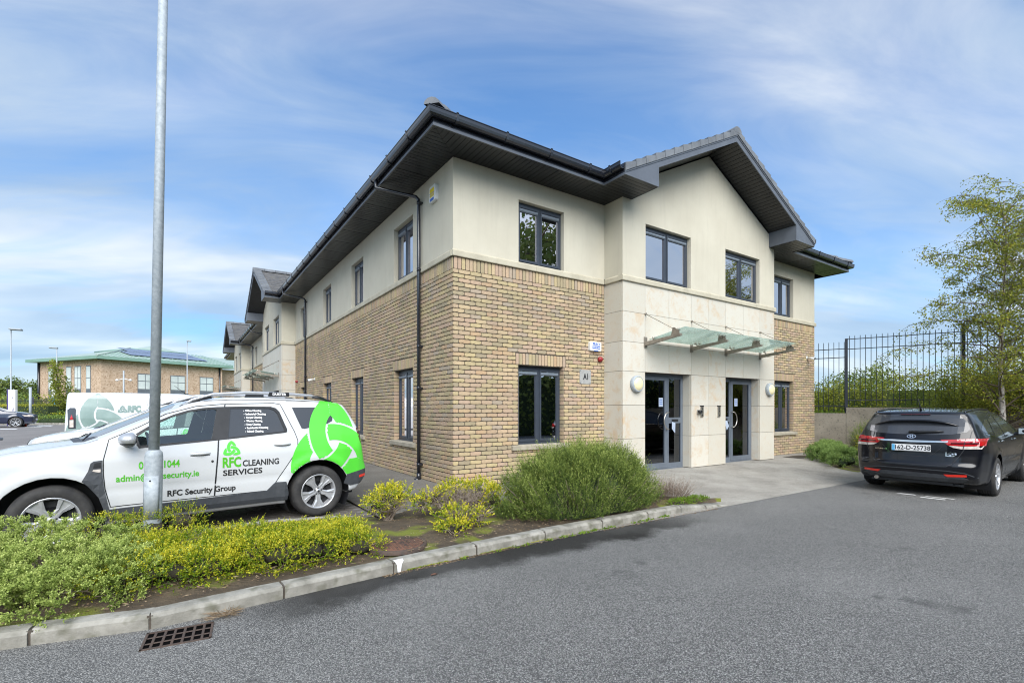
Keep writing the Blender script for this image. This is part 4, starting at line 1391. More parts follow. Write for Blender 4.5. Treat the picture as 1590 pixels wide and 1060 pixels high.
# ================================================================== THINGS ON THE FACADES
def canopy(fr, J, label):
    us = [J[1], J[3], J[5], J[7]]
    root = empty('glass_canopy', fr.P((us[0] + us[3]) / 2, 2.7, WB), 0, label, 'canopy', 'glass canopies over the entrances')
    L = root.location
    P = lambda u, z, w: tuple(a - c for a, c in zip(fr.P(u, z, w), L))
    F2 = Fr((fr.o[0] - L[0], fr.o[1] - L[1]), fr.U, fr.N)
    for u in us:
        b = MB()
        # tapering bar from the wall out
        t0, t1 = .035, .028
        vs = []
        for w_, zc, hh, t in ((WB + .005, 2.712, .040, t0), (WB + .90, 2.805, .020, t1)):
            vs += [P(u - t, zc - hh, w_), P(u + t, zc - hh, w_), P(u + t, zc + hh, w_), P(u - t, zc + hh, w_)]
        vs = [(x, y, z - L[2]) if False else (x, y, z) for x, y, z in vs]
        b.add(vs, [(0, 1, 2, 3), (7, 6, 5, 4), (0, 4, 5, 1), (1, 5, 6, 2), (2, 6, 7, 3), (3, 7, 4, 0)])
        b.fbox(F2, u - .045, u + .045, 2.64 - L[2], 2.86 - L[2], WB + .001, WB + .02)
        arm = b.build('arm', M_canopyarm, root)
        # fin plate near the tip
        b = MB(); vs = []
        for s_ in (-.008, .008):
            vs += [P(u + s_, 2.80, WB + .66), P(u + s_, 2.82, WB + .86), P(u + s_, 2.88, WB + .85), P(u + s_, 2.965, WB + .74), P(u + s_, 2.965, WB + .70)]
        b.add(vs, [(0, 1, 2, 3, 4), (9, 8, 7, 6, 5), (0, 5, 6, 1), (1, 6, 7, 2), (2, 7, 8, 3), (3, 8, 9, 4), (4, 9, 5, 0)])
        b.build('fin_plate', M_canopyarm, arm)
        for w_ in (WB + .16, WB + .78):
            for s_ in (-.075, .075):
                if (u == us[0] and s_ < 0) or (u == us[3] and s_ > 0): continue
                b = MB(); zz_ = 2.80 + (w_ - WB) * .16
                b.tube([P(u, zz_ - .05, w_), P(u + s_, zz_ - .012, w_)], .012, 6)
                b.tube([P(u + s_, zz_ - .02, w_), P(u + s_, zz_ + .025, w_)], .026, 10)
                b.build('glass_clamp', M_steel, arm)
        b = MB(); b.tube([P(u, 3.345, WB + .01), P(u, 2.94, WB + .72)], .007, 6); b.tube([P(u, 3.345, WB), P(u, 3.345, WB + .035)], .022, 10)
        b.build('tie_rod', M_canopyarm, root)
    ends = [us[0] + .035, us[1], us[2], us[3] - .0]
    for a, c in zip(ends, ends[1:]):
        b = MB(); vs = []
        for z_ in (0, .012):
            vs += [P(a + .012, 2.80 + z_, WB + .06), P(c - .012, 2.80 + z_, WB + .06), P(c - .012, 2.945 + z_, WB + .95), P(a + .012, 2.945 + z_, WB + .95)]
        b.add(vs, [(0, 1, 2, 3), (7, 6, 5, 4), (0, 4, 5, 1), (1, 5, 6, 2), (2, 6, 7, 3), (3, 7, 4, 0)])
        b.build('glass_sheet', M_canopy, root)
    return root


canopy(FF, bay_info[0][0], 'glass canopy on steel arms above the two entrance doors facing the road')
canopy(FL, bay_info[1][0], 'glass canopy on the nearer projecting bay of the long left side')
canopy(FL, bay_info[2][0], 'glass canopy on the farthest projecting bay of the long left side')


def txt(s, size, sx=1.0, bold=0.0, align='CENTER', spacing=1.0):
    """lettering as a flat mesh in the xy plane; returns (verts2d, faces)"""
    cu = bpy.data.curves.new('t', 'FONT')
    cu.body = s; cu.size = size; cu.align_x = align; cu.align_y = 'CENTER'; cu.offset = bold; cu.space_character = spacing
    cu.resolution_u = 3
    o = bpy.data.objects.new('t', cu)
    me = bpy.data.meshes.new_from_object(o)
    vs = [(v.co.x * sx, v.co.y) for v in me.vertices]; fs = [tuple(p.vertices) for p in me.polygons]
    bpy.data.objects.remove(o); bpy.data.curves.remove(cu); bpy.data.meshes.remove(me)
    return vs, fs


def text_on(fr, s, size, u, z, w, mat, parent, sx=1.0, bold=0.0, name='lettering', align='CENTER', L=(0, 0, 0), zs=1.0):
    vs, fs = txt(s, size, sx, bold, align)
    b = MB()
    # u runs to the right for someone facing the wall on FF; on FL it runs to the left
    flip = -1 if fr is FL else 1
    b.add([tuple(a - c for a, c in zip(fr.P(u + flip * x, z + y * zs, w), L)) for x, y in vs], fs)
    return b.build(name, mat, parent)


def rbox(fr, u0, u1, z0, z1, w0, w1, r=.02, L=(0, 0, 0)):
    """box with rounded upright outline"""
    pts = []
    for cx_, cz_, a0 in ((u1 - r, z1 - r, 0), (u0 + r, z1 - r, 90), (u0 + r, z0 + r, 180), (u1 - r, z0 + r, 270)):
        for k in range(4):
            a = R(a0 + k * 30); pts.append((cx_ + r * math.cos(a), cz_ + r * math.sin(a)))
    n = len(pts); b = MB()
    cu_, cz_ = (u0 + u1) / 2, (z0 + z1) / 2
    vs = [fr.P(u, z, w0) for u, z in pts] + [fr.P(u, z, w1 - .008) for u, z in pts] + [fr.P(cu_ + (u - cu_) * .93, cz_ + (z - cz_) * .93, w1) for u, z in pts]
    vs = [tuple(a - c for a, c in zip(p, L)) for p in vs]
    fs = [(i, (i + 1) % n, n + (i + 1) % n, n + i) for i in range(n)] + [(n + i, n + (i + 1) % n, 2 * n + (i + 1) % n, 2 * n + i) for i in range(n)] + [tuple(range(2 * n, 3 * n))]
    b.add(vs, fs)
    return b


def wall_thing(name, fr, u, z, w, label, cat, group=None):
    return empty(name, fr.P(u, z, w), 0, label, cat, group)


# alarm box with blue print, red siren, A1 plate
t = wall_thing('alarm_box', FF, 3.26, 2.64, .014, 'white alarm box with blue print on the front brickwork above the A1 plate', 'alarm box')
L = t.location
rbox(FF, 3.10, 3.42, 2.545, 2.735, .012, .075, .03, L).build('casing', M_white_plastic, t)
b = rbox(FF, 3.155, 3.385, 2.59, 2.65, .05, .0785, .008, L); b.build('blue_stripe', M_blue, t)
text_on(FF, 'PR3C1', .078, 3.27, 2.685, .0785, M_blue, t, .95, .002, L=L)
b = MB()
for k in range(3): b.fbox(FF, 3.165 + k * .072, 3.225 + k * .072, 2.612, 2.628, .06, .0795)
b.v = [tuple(a - c for a, c in zip(p, L)) for p in b.v]; b.build('print', M_whitetxt, t)
b = rbox(FF, 3.20, 3.33, 2.545, 2.56, .05, .0785, .006, L); b.build('lens', M_blue, t)
t = wall_thing('siren', FF, 3.41, 2.385, .014, 'small round red siren on the brickwork beside the stone bay', 'siren')
b = MB(); b.lathe([(.0, .09), (.02, .09), (.03, .085), (.03, .07), (.036, .066), (.05, .06), (.055, .05), (.055, .01), (.048, 0)], 20, Matrix.Rotation(R(90), 4, 'X'))
b.build('sounder', M_siren, t)
t = wall_thing('number_plate', FF, 3.01, 2.005, .014, 'square brushed metal plate reading A1 fixed to the brickwork', 'sign')
L = t.location
b = MB(); b.fbox(FF, 2.857, 3.163, 1.86, 2.152, .016, .024); b.v = [tuple(a - c for a, c in zip(p, L)) for p in b.v]
b.build('plate', M_platem, t)
text_on(FF, 'A1', .165, 3.03, 2.005, .0255, M_black, t, .78, .006, L=L)
for du in (-.13, .13):
    for dz in (-.125, .125):
        b = MB(); b.lathe([(0, .005), (.008, .004), (.009, 0)], 10, Matrix.Translation((du, -.010, dz)) @ Matrix.Rotation(R(90), 4, 'X')); b.build('screw', M_black, t)
# yellow alarm box near the corner, upper left side
t = wall_thing('alarm_box', FL, .69, 5.27, .014, 'white alarm box with yellow and blue label high on the render near the corner', 'alarm box')
L = t.location
rbox(FL, .56, .83, 5.12, 5.41, .012, .08, .04, L).build('casing', M_white_plastic, t)
rbox(FL, .60, .79, 5.20, 5.36, .05, .0835, .01, L).build('yellow_panel', M_yellow, t)
rbox(FL, .61, .78, 5.13, 5.18, .05, .0835, .02, L).build('lens', M_blue, t)
b = MB(); b.fbox(FL, .60, .79, 5.262, 5.272, .06, .0845); b.fbox(FL, .60, .79, 5.225, 5.232, .06, .0845); b.v = [tuple(a - c for a, c in zip(p, L)) for p in b.v]
b.build('blue_line', M_blue, t)
# bulkhead lamps
for u, lab in ((3.94, 'round bulkhead lamp with cream diffuser left of the first entrance'), (9.10, 'round bulkhead lamp with cream diffuser right of the second entrance')):
    t = wall_thing('wall_lamp', FF, u, 1.865, WB, lab, 'wall lamp', 'bulkhead lamps beside the entrances')
    b = MB(); RX = Matrix.Rotation(R(90), 4, 'X')
    b.lathe([(.165, .0), (.172, .01), (.172, .045), (.168, .075), (.155, .09), (.138, .092), (.136, .086)], 40, RX); b.build('rim', M_galv, t)
    b = MB(); b.lathe([(.137, .084), (.12, .105), (.09, .122), (.05, .132), (.0, .135)], 40, RX); b.build('diffuser', M_lamp, t)
# door entry panels
for i, (u, cam_) in enumerate(((6.17, True), (6.84, False))):
    t = wall_thing('intercom', FF, u, 1.285, WB, ('silver door entry panel with a black camera beside it, left one between the doors' if cam_ else 'slim silver door entry panel, right one between the two doors'), 'intercom', 'door entry panels')
    L = t.location
    rbox(FF, u - .05, u + .05, 1.16, 1.42, WB, WB + .03, .008, L).build('panel', M_steel, t)
    b = MB(); b.fbox(FF, u - .052, u + .052, 1.405, 1.425, WB, WB + .035); b.v = [tuple(a - c for a, c in zip(p, L)) for p in b.v]; b.build('hood', M_black, t)
    b = MB()
    for z in ((1.36, 1.30, 1.20) if not cam_ else (1.36, 1.21)):
        b.lathe([(0, .038), (.013, .037), (.014, .03)], 12, Matrix.Translation((0, 0, z - 1.285)) @ RX)
    b.build('button', M_black, t)
    if cam_:
        b = MB(); b.fbox(FF, u - .17, u - .05, 1.24, 1.33, WB, WB + .05); b.v = [tuple(a - c for a, c in zip(p, L)) for p in b.v]; b.build('bracket', M_platem, t)
        b = MB(); b.tube([tuple(a - c for a, c in zip(FF.P(u - .15, 1.285, WB + .04), L)), tuple(a - c for a, c in zip(FF.P(u - .15, 1.285, WB + .11), L))], .04, 14); b.build('lens', M_black, t)
# security cameras
def cctv(fr, u, z, lab):
    t = wall_thing('security_camera', fr, u, z, .014, lab, 'security camera', 'wall mounted security cameras')
    L = t.location; P = lambda u_, z_, w_: tuple(a - c for a, c in zip(fr.P(u_, z_, w_), L))
    b = MB(); b.tube([P(u, z + .02, 0), P(u, z + .02, .02)], .05, 16); b.tube([P(u, z + .02, .02), P(u, z, .12)], .015, 8); b.build('bracket', M_white_plastic, t)
    b = MB(); b.tube([P(u, z, .06), P(u, z - .03, .24)], [.038, .042], 16); b.build('housing', M_white_plastic, t)
    b = MB(); b.tube([P(u, z - .03, .24), P(u, z - .032, .25)], .034, 16); b.build('lens', M_black, t)


cctv(FF, 12.30, 2.93, 'white bullet camera on the brickwork of the far right wing')
cctv(FL, 10.5, 2.37, 'white and black bullet camera on the long left brick wall')
# sirens far down the left side
for u, z, w, wh in ((13.55, 2.45, .014, 'just before the nearer projecting bay'), (20.2, 2.45, .014, 'just beyond the nearer projecting bay'), (29.3, 2.4, .014, 'just before the farther projecting bay')):
    o = wall_thing('siren', FL, u, z, w, 'small red siren on the long left wall ' + wh, 'siren', 'red sirens on the long left wall')
    b = MB(); b.lathe([(.0, .09), (.03, .085), (.036, .066), (.055, .05), (.055, .0)], 14, Matrix.Rotation(R(-90), 4, 'Y')); b.build('sounder', M_siren, o)
# leaflets in the letter boxes, notices on the doors
(mA, wiA, lA), (mB, wiB, lB) = bay_info[0][1], bay_info[0][2]
for (m_, wi_, s_, lab) in ((mA, wiA, 1, 'folded pale leaflet hanging from the letter box of the first entrance'), (mB, wiB, -1, 'folded pale leaflet hanging from the letter box of the second entrance')):
    b = MB(); u = m_ - .07 if s_ > 0 else m_ + .02
    P = FF.P
    q = [(u - .05, 1.06), (u + .07, 1.03), (u + .02, .80), (u - .09, .90)] if s_ > 0 else [(u - .06, 1.05), (u + .06, 1.06), (u + .09, .92), (u, .82)]
    vs = [P(x, z, wi_ + .02 + (0.03 if k > 1 else 0)) for k, (x, z) in enumerate(q)] + [P(x, z, wi_ + .021 + (0.03 if k > 1 else 0)) for k, (x, z) in enumerate(q)]
    b.add(vs, [(0, 1, 2, 3), (7, 6, 5, 4), (0, 4, 5, 1), (1, 5, 6, 2), (2, 6, 7, 3), (3, 7, 4, 0)])
    setp(b.build('leaflet', M_paper), lab, 'leaflet')
for u, z, lab in ((lA[1] - .19, 1.50, 'small pale notice stuck inside the glass of the first door leaf'), (lB[0] + .26, 1.52, 'small pale notice stuck inside the glass of the second door leaf')):
    b = MB(); b.fbox(FF, u - .07, u + .07, z - .1, z + .1, WB - .22 - .016, WB - .22 - .014)
    o = setp(b.build('notice', M_paper), lab, 'notice')
    b = MB()
    for k in range(3): b.fbox(FF, u - .05, u + .05, z + .045 - k * .045, z + .055 - k * .045, WB - .22 - .0138, WB - .22 - .0134)
    b.build('print', M_blue, o)

# ================================================================== VEHICLES
def interp_np(tab, x):
    xs, ys = zip(*sorted(tab))
    return np.interp(x, xs, ys)


class Car:
    """body shell from side profile, plan and section tables; everything else is laid on it by rays.
    local axes: x forward from the rear axle, y left, z up from the ground"""

    def __init__(self, sp, nx=96, ny=34, nz=40):
        self.sp = sp
        x0, x1, hw, zt = sp['x0'], sp['x1'], sp['hw'], sp['zt']
        vs, idx, fs = [], {}, []

        def vid(i, j, k):
            key = (i, j, k)
            if key not in idx:
                idx[key] = len(vs); vs.append((i / nx * 2 - 1, j / ny * 2 - 1, k / nz * 2 - 1))
            return idx[key]
        for i in range(nx):
            for j in range(ny):
                fs.append([vid(i, j, 0), vid(i, j + 1, 0), vid(i + 1, j + 1, 0), vid(i + 1, j, 0)])
                fs.append([vid(i, j, nz), vid(i + 1, j, nz), vid(i + 1, j + 1, nz), vid(i, j + 1, nz)])
        for i in range(nx):
            for k in range(nz):
                fs.append([vid(i, 0, k), vid(i + 1, 0, k), vid(i + 1, 0, k + 1), vid(i, 0, k + 1)])
                fs.append([vid(i, ny, k), vid(i, ny, k + 1), vid(i + 1, ny, k + 1), vid(i + 1, ny, k)])
        for j in range(ny):
            for k in range(nz):
                fs.append([vid(0, j, k), vid(0, j, k + 1), vid(0, j + 1, k + 1), vid(0, j + 1, k)])
                fs.append([vid(nx, j, k), vid(nx, j + 1, k), vid(nx, j + 1, k + 1), vid(nx, j, k + 1)])
        q = np.array(vs)
        # outer box and inner spine box
        sgn = q
        outer = np.stack([x0 - .15 + (q[:, 0] + 1) / 2 * (x1 - x0 + .3), q[:, 1] * (hw + .12), .12 + (q[:, 2] + 1) / 2 * (zt + .05)], 1)
        m0, m1 = x0 + .55, x1 - .75
        inner = np.stack([m0 + (q[:, 0] + 1) / 2 * (m1 - m0), q[:, 1] * hw * .45, .55 + (q[:, 2] + 1) / 2 * .28], 1)
        lo, hi = np.zeros(len(q)), np.ones(len(q))
        for _ in range(26):
            mid = (lo + hi) / 2
            p = inner + (outer - inner) * mid[:, None]
            ins = self.f(p) < 0
            lo = np.where(ins, mid, lo); hi = np.where(ins, hi, mid)
        p = inner + (outer - inner) * lo[:, None]
        self.bm = bmesh.new()
        bv = [self.bm.verts.new(c) for c in p]
        for f_ in fs:
            fc = self.bm.faces.new([bv[i] for i in f_]); fc.smooth = True
        bmesh.ops.recalc_face_normals(self.bm, faces=self.bm.faces)
        self.bvh = BVHTree.FromBMesh(self.bm)

    def f(self, p):
        sp = self.sp
        x, y, z = p[:, 0], np.abs(p[:, 1]), p[:, 2]
        W = interp_np(sp['Wz'], z) - interp_np(sp['Wx'], x)
        for cx_, cz_, r_ in sp.get('arches', []):
            d = np.hypot(x - cx_, z - cz_)
            W = W + .022 * np.exp(-((d - r_ - .02) / .06) ** 2) * (z < cz_ + r_ + .1)
        if 'crease' in sp:
            for zc, amp in sp['crease']:
                W = W - amp * np.exp(-((z - zc) / .03) ** 2) * ((x > -.3) & (x < 2.4))
        xs = x + sp.get('wrap', .12) * y ** 2 * (x > 1.2)
        T = interp_np(sp['T'], xs) - sp.get('crown', .032) * y ** 2
        Rr = interp_np(sp['R'], z) + sp.get('rplan', .14) * y ** 3
        Fr_ = interp_np(sp['F'], z) - sp.get('fplan', .34) * y ** 2.4
        cs = [y - W, z - T, interp_np(sp['B'], x) - z, Rr - x, x - Fr_]
        k = sp.get('k', .016)
        m = np.max(cs, 0)
        return m + k * np.log(sum(np.exp((c - m) / k) for c in cs))

    # ---- projecting flat outlines on the shell
    FR = {'L': (lambda u, v: (u, 3.0, v), (0, -1, 0)), 'Rt': (lambda u, v: (u, -3.0, v), (0, 1, 0)),
          'B': (lambda u, v: (-5.0, u, v), (1, 0, 0)), 'F': (lambda u, v: (7.0, u, v), (-1, 0, 0)),
          'T': (lambda u, v: (u, v, 4.0), (0, 0, -1))}

    def proj(self, u, v, face, off):
        fn, d = self.FR[face]
        o, d = Vector(fn(u, v)), Vector(d)
        loc, nrm, i, dist = self.bvh.ray_cast(o, d)
        if loc is None: return None
        return loc + nrm * off

    def patch_bm(self, verts2, faces, face, off, cell=.05, holes=(), thick=True, clip=()):
        b = bmesh.new()
        vs = [b.verts.new((x, y, 0)) for x, y in verts2]
        for f_ in faces:
            try: b.faces.new([vs[i] for i in f_])
            except ValueError: pass
        xs = [v[0] for v in verts2]; ys = [v[1] for v in verts2]
        for ax, a0, a1 in ((0, min(xs), max(xs)), (1, min(ys), max(ys))):
            n = int((a1 - a0) / cell)
            for i in range(1, n + 1):
                c = a0 + (a1 - a0) * i / (n + 1)
                co = (c, 0, 0) if ax == 0 else (0, c, 0); no = (1, 0, 0) if ax == 0 else (0, 1, 0)
                bmesh.ops.bisect_plane(b, geom=b.verts[:] + b.edges[:] + b.faces[:], plane_co=co, plane_no=no)
        for poly in list(holes) + list(clip):
            cut2(b, poly, lambda c: True, lambda v: (v.x, v.y))
        bad = []
        for v in b.verts:
            p = self.proj(v.co.x, v.co.y, face, off)
            if p is None: bad.append(v)
            else: v.co = p
        if bad: bmesh.ops.delete(b, geom=bad, context='VERTS')
        if thick:
            be = [e for e in b.edges if e.is_boundary]
            r_ = bmesh.ops.extrude_edge_only(b, edges=be)
            cen = Vector((1.3, 0, .8))
            for v in [g_ for g_ in r_['geom'] if isinstance(g_, bmesh.types.BMVert)]:
                loc, nrm, i, dist = self.bvh.find_nearest(v.co)
                v.co = loc - nrm * .003
        for f_ in b.faces: f_.smooth = not thick
        return b

    def patch(self, name, poly, face, mat, parent, off=.004, both=False, **kw):
        objs = []
        for fc in ([face, 'Rt'] if both else [face]):
            b = self.patch_bm(poly, [tuple(range(len(poly)))], fc, off, **kw)
            me = bpy.data.meshes.new(name); b.to_mesh(me); b.free()
            objs.append(link(name, me, mat, parent))
        return objs[0]

    def flat(self, name, vf, u, v, face, mat, parent, flip=1, off=.004, zs=1.0, cell=.06, clip=()):
        vs, fs = vf
        b = self.patch_bm([(u + flip * x, v + y * zs) for x, y in vs], fs, face, off, cell, thick=False, clip=clip)
        me = bpy.data.meshes.new(name); b.to_mesh(me); b.free()
        return link(name, me, mat, parent)

    def strip(self, name, pts, face, w, mat, parent, off=.0015, both=False):
        """thin line along a polyline: a shut line or seam"""
        P = [Vector(p) for p in pts]
        dense = [P[0]]
        for a, c in zip(P, P[1:]):
            n = max(1, int((c - a).length / .05))
            dense += [a + (c - a) * (i + 1) / n for i in range(n)]
        for fc in ([face, 'Rt'] if both else [face]):
            vs, fs = [], []
            ok = True
            for i, p in enumerate(dense):
                t = (dense[min(i + 1, len(dense) - 1)] - dense[max(i - 1, 0)]).normalized()
                nn = Vector((-t.y, t.x)) * w / 2
                for s in (-1, 1):
                    q = self.proj(p.x + s * nn.x, p.y + s * nn.y, fc, off)
                    if q is None: q = vs[-1] if vs else Vector((0, 0, 0))
                    vs.append(q)
            fs = [(2 * i, 2 * i + 1, 2 * i + 3, 2 * i + 2) for i in range(len(dense) - 1)]
            me = bpy.data.meshes.new(name); me.from_pydata(vs, [], fs)
            link(name, me, mat, parent)


def inpoly(x, y, poly):
    c = False; n = len(poly)
    for i in range(n):
        x0, y0 = poly[i]; x1, y1 = poly[(i + 1) % n]
        if (y0 > y) != (y1 > y) and x < (x1 - x0) * (y - y0) / (y1 - y0) + x0: c = not c
    return c


def cut2(b, poly, cond, to2, delete=True):
    """cut faces along a closed outline and delete (or return) the ones inside"""
    n = len(poly)
    bx0, bx1 = min(p[0] for p in poly), max(p[0] for p in poly); by0, by1 = min(p[1] for p in poly), max(p[1] for p in poly)
    axis3 = to2(Vector((1, 0, 0))), to2(Vector((0, 1, 0))), to2(Vector((0, 0, 1)))
    for i in range(n):
        a, c = poly[i], poly[(i + 1) % n]
        dx, dy = c[0] - a[0], c[1] - a[1]
        nx_, ny_ = -dy, dx
        x0, x1 = min(a[0], c[0]) - .002, max(a[0], c[0]) + .002; y0, y1 = min(a[1], c[1]) - .002, max(a[1], c[1]) + .002
        fs = []
        for f_ in b.faces:
            if not cond(f_): continue
            pts = [to2(v.co) for v in f_.verts]
            if max(p[0] for p in pts) < x0 or min(p[0] for p in pts) > x1 or max(p[1] for p in pts) < y0 or min(p[1] for p in pts) > y1: continue
            fs.append(f_)
        if not fs: continue
        es = {e for f_ in fs for e in f_.edges}; vs = {v for f_ in fs for v in f_.verts}
        # build 3D plane from the 2D normal
        no = Vector((axis3[0][0] * nx_ + axis3[0][1] * ny_, axis3[1][0] * nx_ + axis3[1][1] * ny_, axis3[2][0] * nx_ + axis3[2][1] * ny_))
        co = Vector((axis3[0][0] * a[0] + axis3[0][1] * a[1], axis3[1][0] * a[0] + axis3[1][1] * a[1], axis3[2][0] * a[0] + axis3[2][1] * a[1]))
        bmesh.ops.bisect_plane(b, geom=list(vs) + list(es) + fs, plane_co=co, plane_no=no, dist=1e-5)
    ins = []
    for f_ in b.faces:
        if not cond(f_): continue
        p = to2(f_.calc_center_median())
        if bx0 <= p[0] <= bx1 and by0 <= p[1] <= by1 and inpoly(p[0], p[1], poly): ins.append(f_)
    if delete:
        bmesh.ops.delete(b, geom=ins, context='FACES'); return None
    return ins


def extract(b, faces, name, mat, parent):
    """move faces to an object of their own"""
    b.verts.index_update(); vmap, vs, fs = {}, [], []
    for f_ in faces:
        q = []
        for v in f_.verts:
            if True:
                k = v.index
                if k not in vmap: vmap[k] = len(vs); vs.append(v.co.copy())
                q.append(vmap[k])
        fs.append(q)
    me = bpy.data.meshes.new(name); me.from_pydata(vs, [], fs)
    for p in me.polygons: p.use_smooth = True
    bmesh.ops.delete(b, geom=faces, context='FACES')
    return link(name, me, mat, parent)


XZ = lambda c: (c[0], c[2])
side_cond = lambda f_: abs(f_.calc_center_median().y) > .45 and abs(f_.normal.y) > .25
left_cond = lambda f_: f_.calc_center_median().y > .45 and f_.normal.y > .25
right_cond = lambda f_: f_.calc_center_median().y < -.45 and f_.normal.y < -.25


def circle(cx_, cz_, r, n=28, z0=None):
    return [(cx_ + r * math.cos(2 * math.pi * i / n), cz_ + r * math.sin(2 * math.pi * i / n)) for i in range(n)]


def arch_cut(car, cx_, cz_, r, x0=None):
    cond = lambda f_: abs(f_.calc_center_median().y) > .48 and math.hypot(f_.calc_center_median().x - cx_, f_.calc_center_median().z - cz_) < r + .2
    cut2(car.bm, circle(cx_, cz_, r), cond, XZ)
    low = [(cx_ - r * .96, cz_), (cx_ - r * .96, cz_ - .6), (cx_ + r * .96, cz_ - .6), (cx_ + r * .96, cz_)]
    cut2(car.bm, low, cond, XZ)


def arch_liner(cx_, cz_, r, W_, parent):
    for s in (-1, 1):
        b = MB(); n = 20
        vs = []
        for i in range(n + 1):
            a = math.pi * (1.18 - 1.36 * i / n)
            x, z = cx_ + (r + .004) * math.cos(a), cz_ + (r + .004) * math.sin(a)
            vs += [(x, s * (W_ - .015), z), (x, s * .50, z)]
        b.add(vs, [(2 * i, 2 * i + 1, 2 * i + 3, 2 * i + 2) for i in range(n)], 0, True)
        b.add([(cx_, s * .50, cz_)] + [vs[2 * i + 1] for i in range(n + 1)], [(0, i + 1, i + 2) for i in range(n)])
        b.build('wheel_arch_liner', M_black, parent)


def wheel(parent, x, y, z, R_, rimr, width, style, side):
    """tyre with tread blocks > rim > spokes and cap; side +1 means it faces +y"""
    M = Matrix.Translation((x, y, z)) @ Matrix.Rotation(R(-90) * side, 4, 'X')
    w = width / 2
    b = MB()
    rs = R_ - rimr
    prof = [(rimr - .012, w - .012), (rimr, w - .002), (rimr + rs * .25, w + .006), (rimr + rs * .55, w + .009), (rimr + rs * .62, w + .006), (rimr + rs * .82, w - .002), (R_ - .014, w - .016), (R_ - .004, w - .034), (R_, w - .05)]
    for k in range(4):      # tread grooves
        h = w - .055 - k * (width - .11) / 3.6
        prof += [(R_, h), (R_ - .008, h - .003), (R_ - .008, h - .009), (R_, h - .012)]
    prof += [(R_, -w + .05), (R_ - .006, -w + .03), (R_ - rs * .2, -w), (rimr, -w + .004), (rimr - .01, -w + .02)]
    b.lathe(prof, 56, M)
    wh = b.build('wheel', M_tyre, parent)
    b = MB()
    b.lathe([(rimr + .004, w - .012), (rimr + .006, w - .004), (rimr - .006, w + .001), (rimr - .016, w - .006), (rimr - .022, w - .03), (rimr - .05, -w + .03)], 56, M)
    rim = b.build('rim', M_alloy, wh)
    b = MB(); b.lathe([(0, w - .085), (rimr - .03, w - .085)], 32, M); b.lathe([(.13, w - .075), (.13, w - .082), (.02, w - .07)], 24, M, 0)
    b.build('brake_disc', M_black, wh)
    n = 5 if style != 'multi' else 7
    for i in range(n):
        a = 2 * math.pi * i / n + math.pi / 2
        rot = Matrix.Rotation(a, 4, 'Z')
        b = MB()
        if style == 'wide':
            o = rimr - .014
            for s in (-1, 1):
                # two raised flanks and a sunken centre
                q = [(.030, s * .004), (.030, s * .030), (.11, s * .034), (o - .03, s * .070), (o, s * .082), (o, s * .040), (.13, s * .016)]
                hh = [-.030, -.030, -.024, -.010, -.006, -.006, -.016]
                vs = [M @ (rot @ Vector((px, py, w + h_))) for (px, py), h_ in zip(q, hh)] + [M @ (rot @ Vector((px, py, w - .06))) for px, py in q]
                m = len(q)
                b.add(vs, [tuple(range(m)), tuple(range(2 * m - 1, m - 1, -1))] + [(k, (k + 1) % m, m + (k + 1) % m, m + k) for k in range(m)])
            q = [(.03, -.01), (.13, -.018), (o, -.045), (o, .045), (.13, .018), (.03, .01)]
            vs = [M @ (rot @ Vector((px, py, w - .034 + px * .06))) for px, py in q] + [M @ (rot @ Vector((px, py, w - .065))) for px, py in q]
            b.add(vs, [tuple(range(6)), tuple(range(11, 5, -1))] + [(k, (k + 1) % 6, 6 + (k + 1) % 6, 6 + k) for k in range(6)])
        else:
            for s in (-1, 1):
                o = rimr - .012
                q = [(.035, s * .006), (.04, s * .026), (o, s * .058), (o, s * .034)]
                hh = [-.03, -.03, -.008, -.008]
                vs = [M @ (rot @ Vector((px, py, w + h_))) for (px, py), h_ in zip(q, hh)] + [M @ (rot @ Vector((px, py, w - .06))) for px, py in q]
                b.add(vs, [(0, 1, 2, 3), (7, 6, 5, 4)] + [(k, (k + 1) % 4, 4 + (k + 1) % 4, 4 + k) for k in range(4)])
        b.build('spoke', M_alloy, rim)
    b = MB()
    b.lathe([(0, w - .012), (.026, w - .013), (.030, w - .018), (.032, w - .03), (.058, w - .032), (.062, w - .06)], 28, M)
    b.build('hub_cap', M_alloy, rim)
    b = MB()
    b.lathe([(0, w - .0105), (.016, w - .011), (.017, w - .012)], 16, M)
    for k in range(5):
        a = 2 * math.pi * (k + .5) / 5 + math.pi / 2
        b.lathe([(0, w - .022), (.009, w - .023), (.0095, w - .04)], 10, M @ Matrix.Translation((.045 * math.cos(a), .045 * math.sin(a), 0)))
    b.build('wheel_bolt', M_black, rim)['kind'] = 'stuff'
    return wh


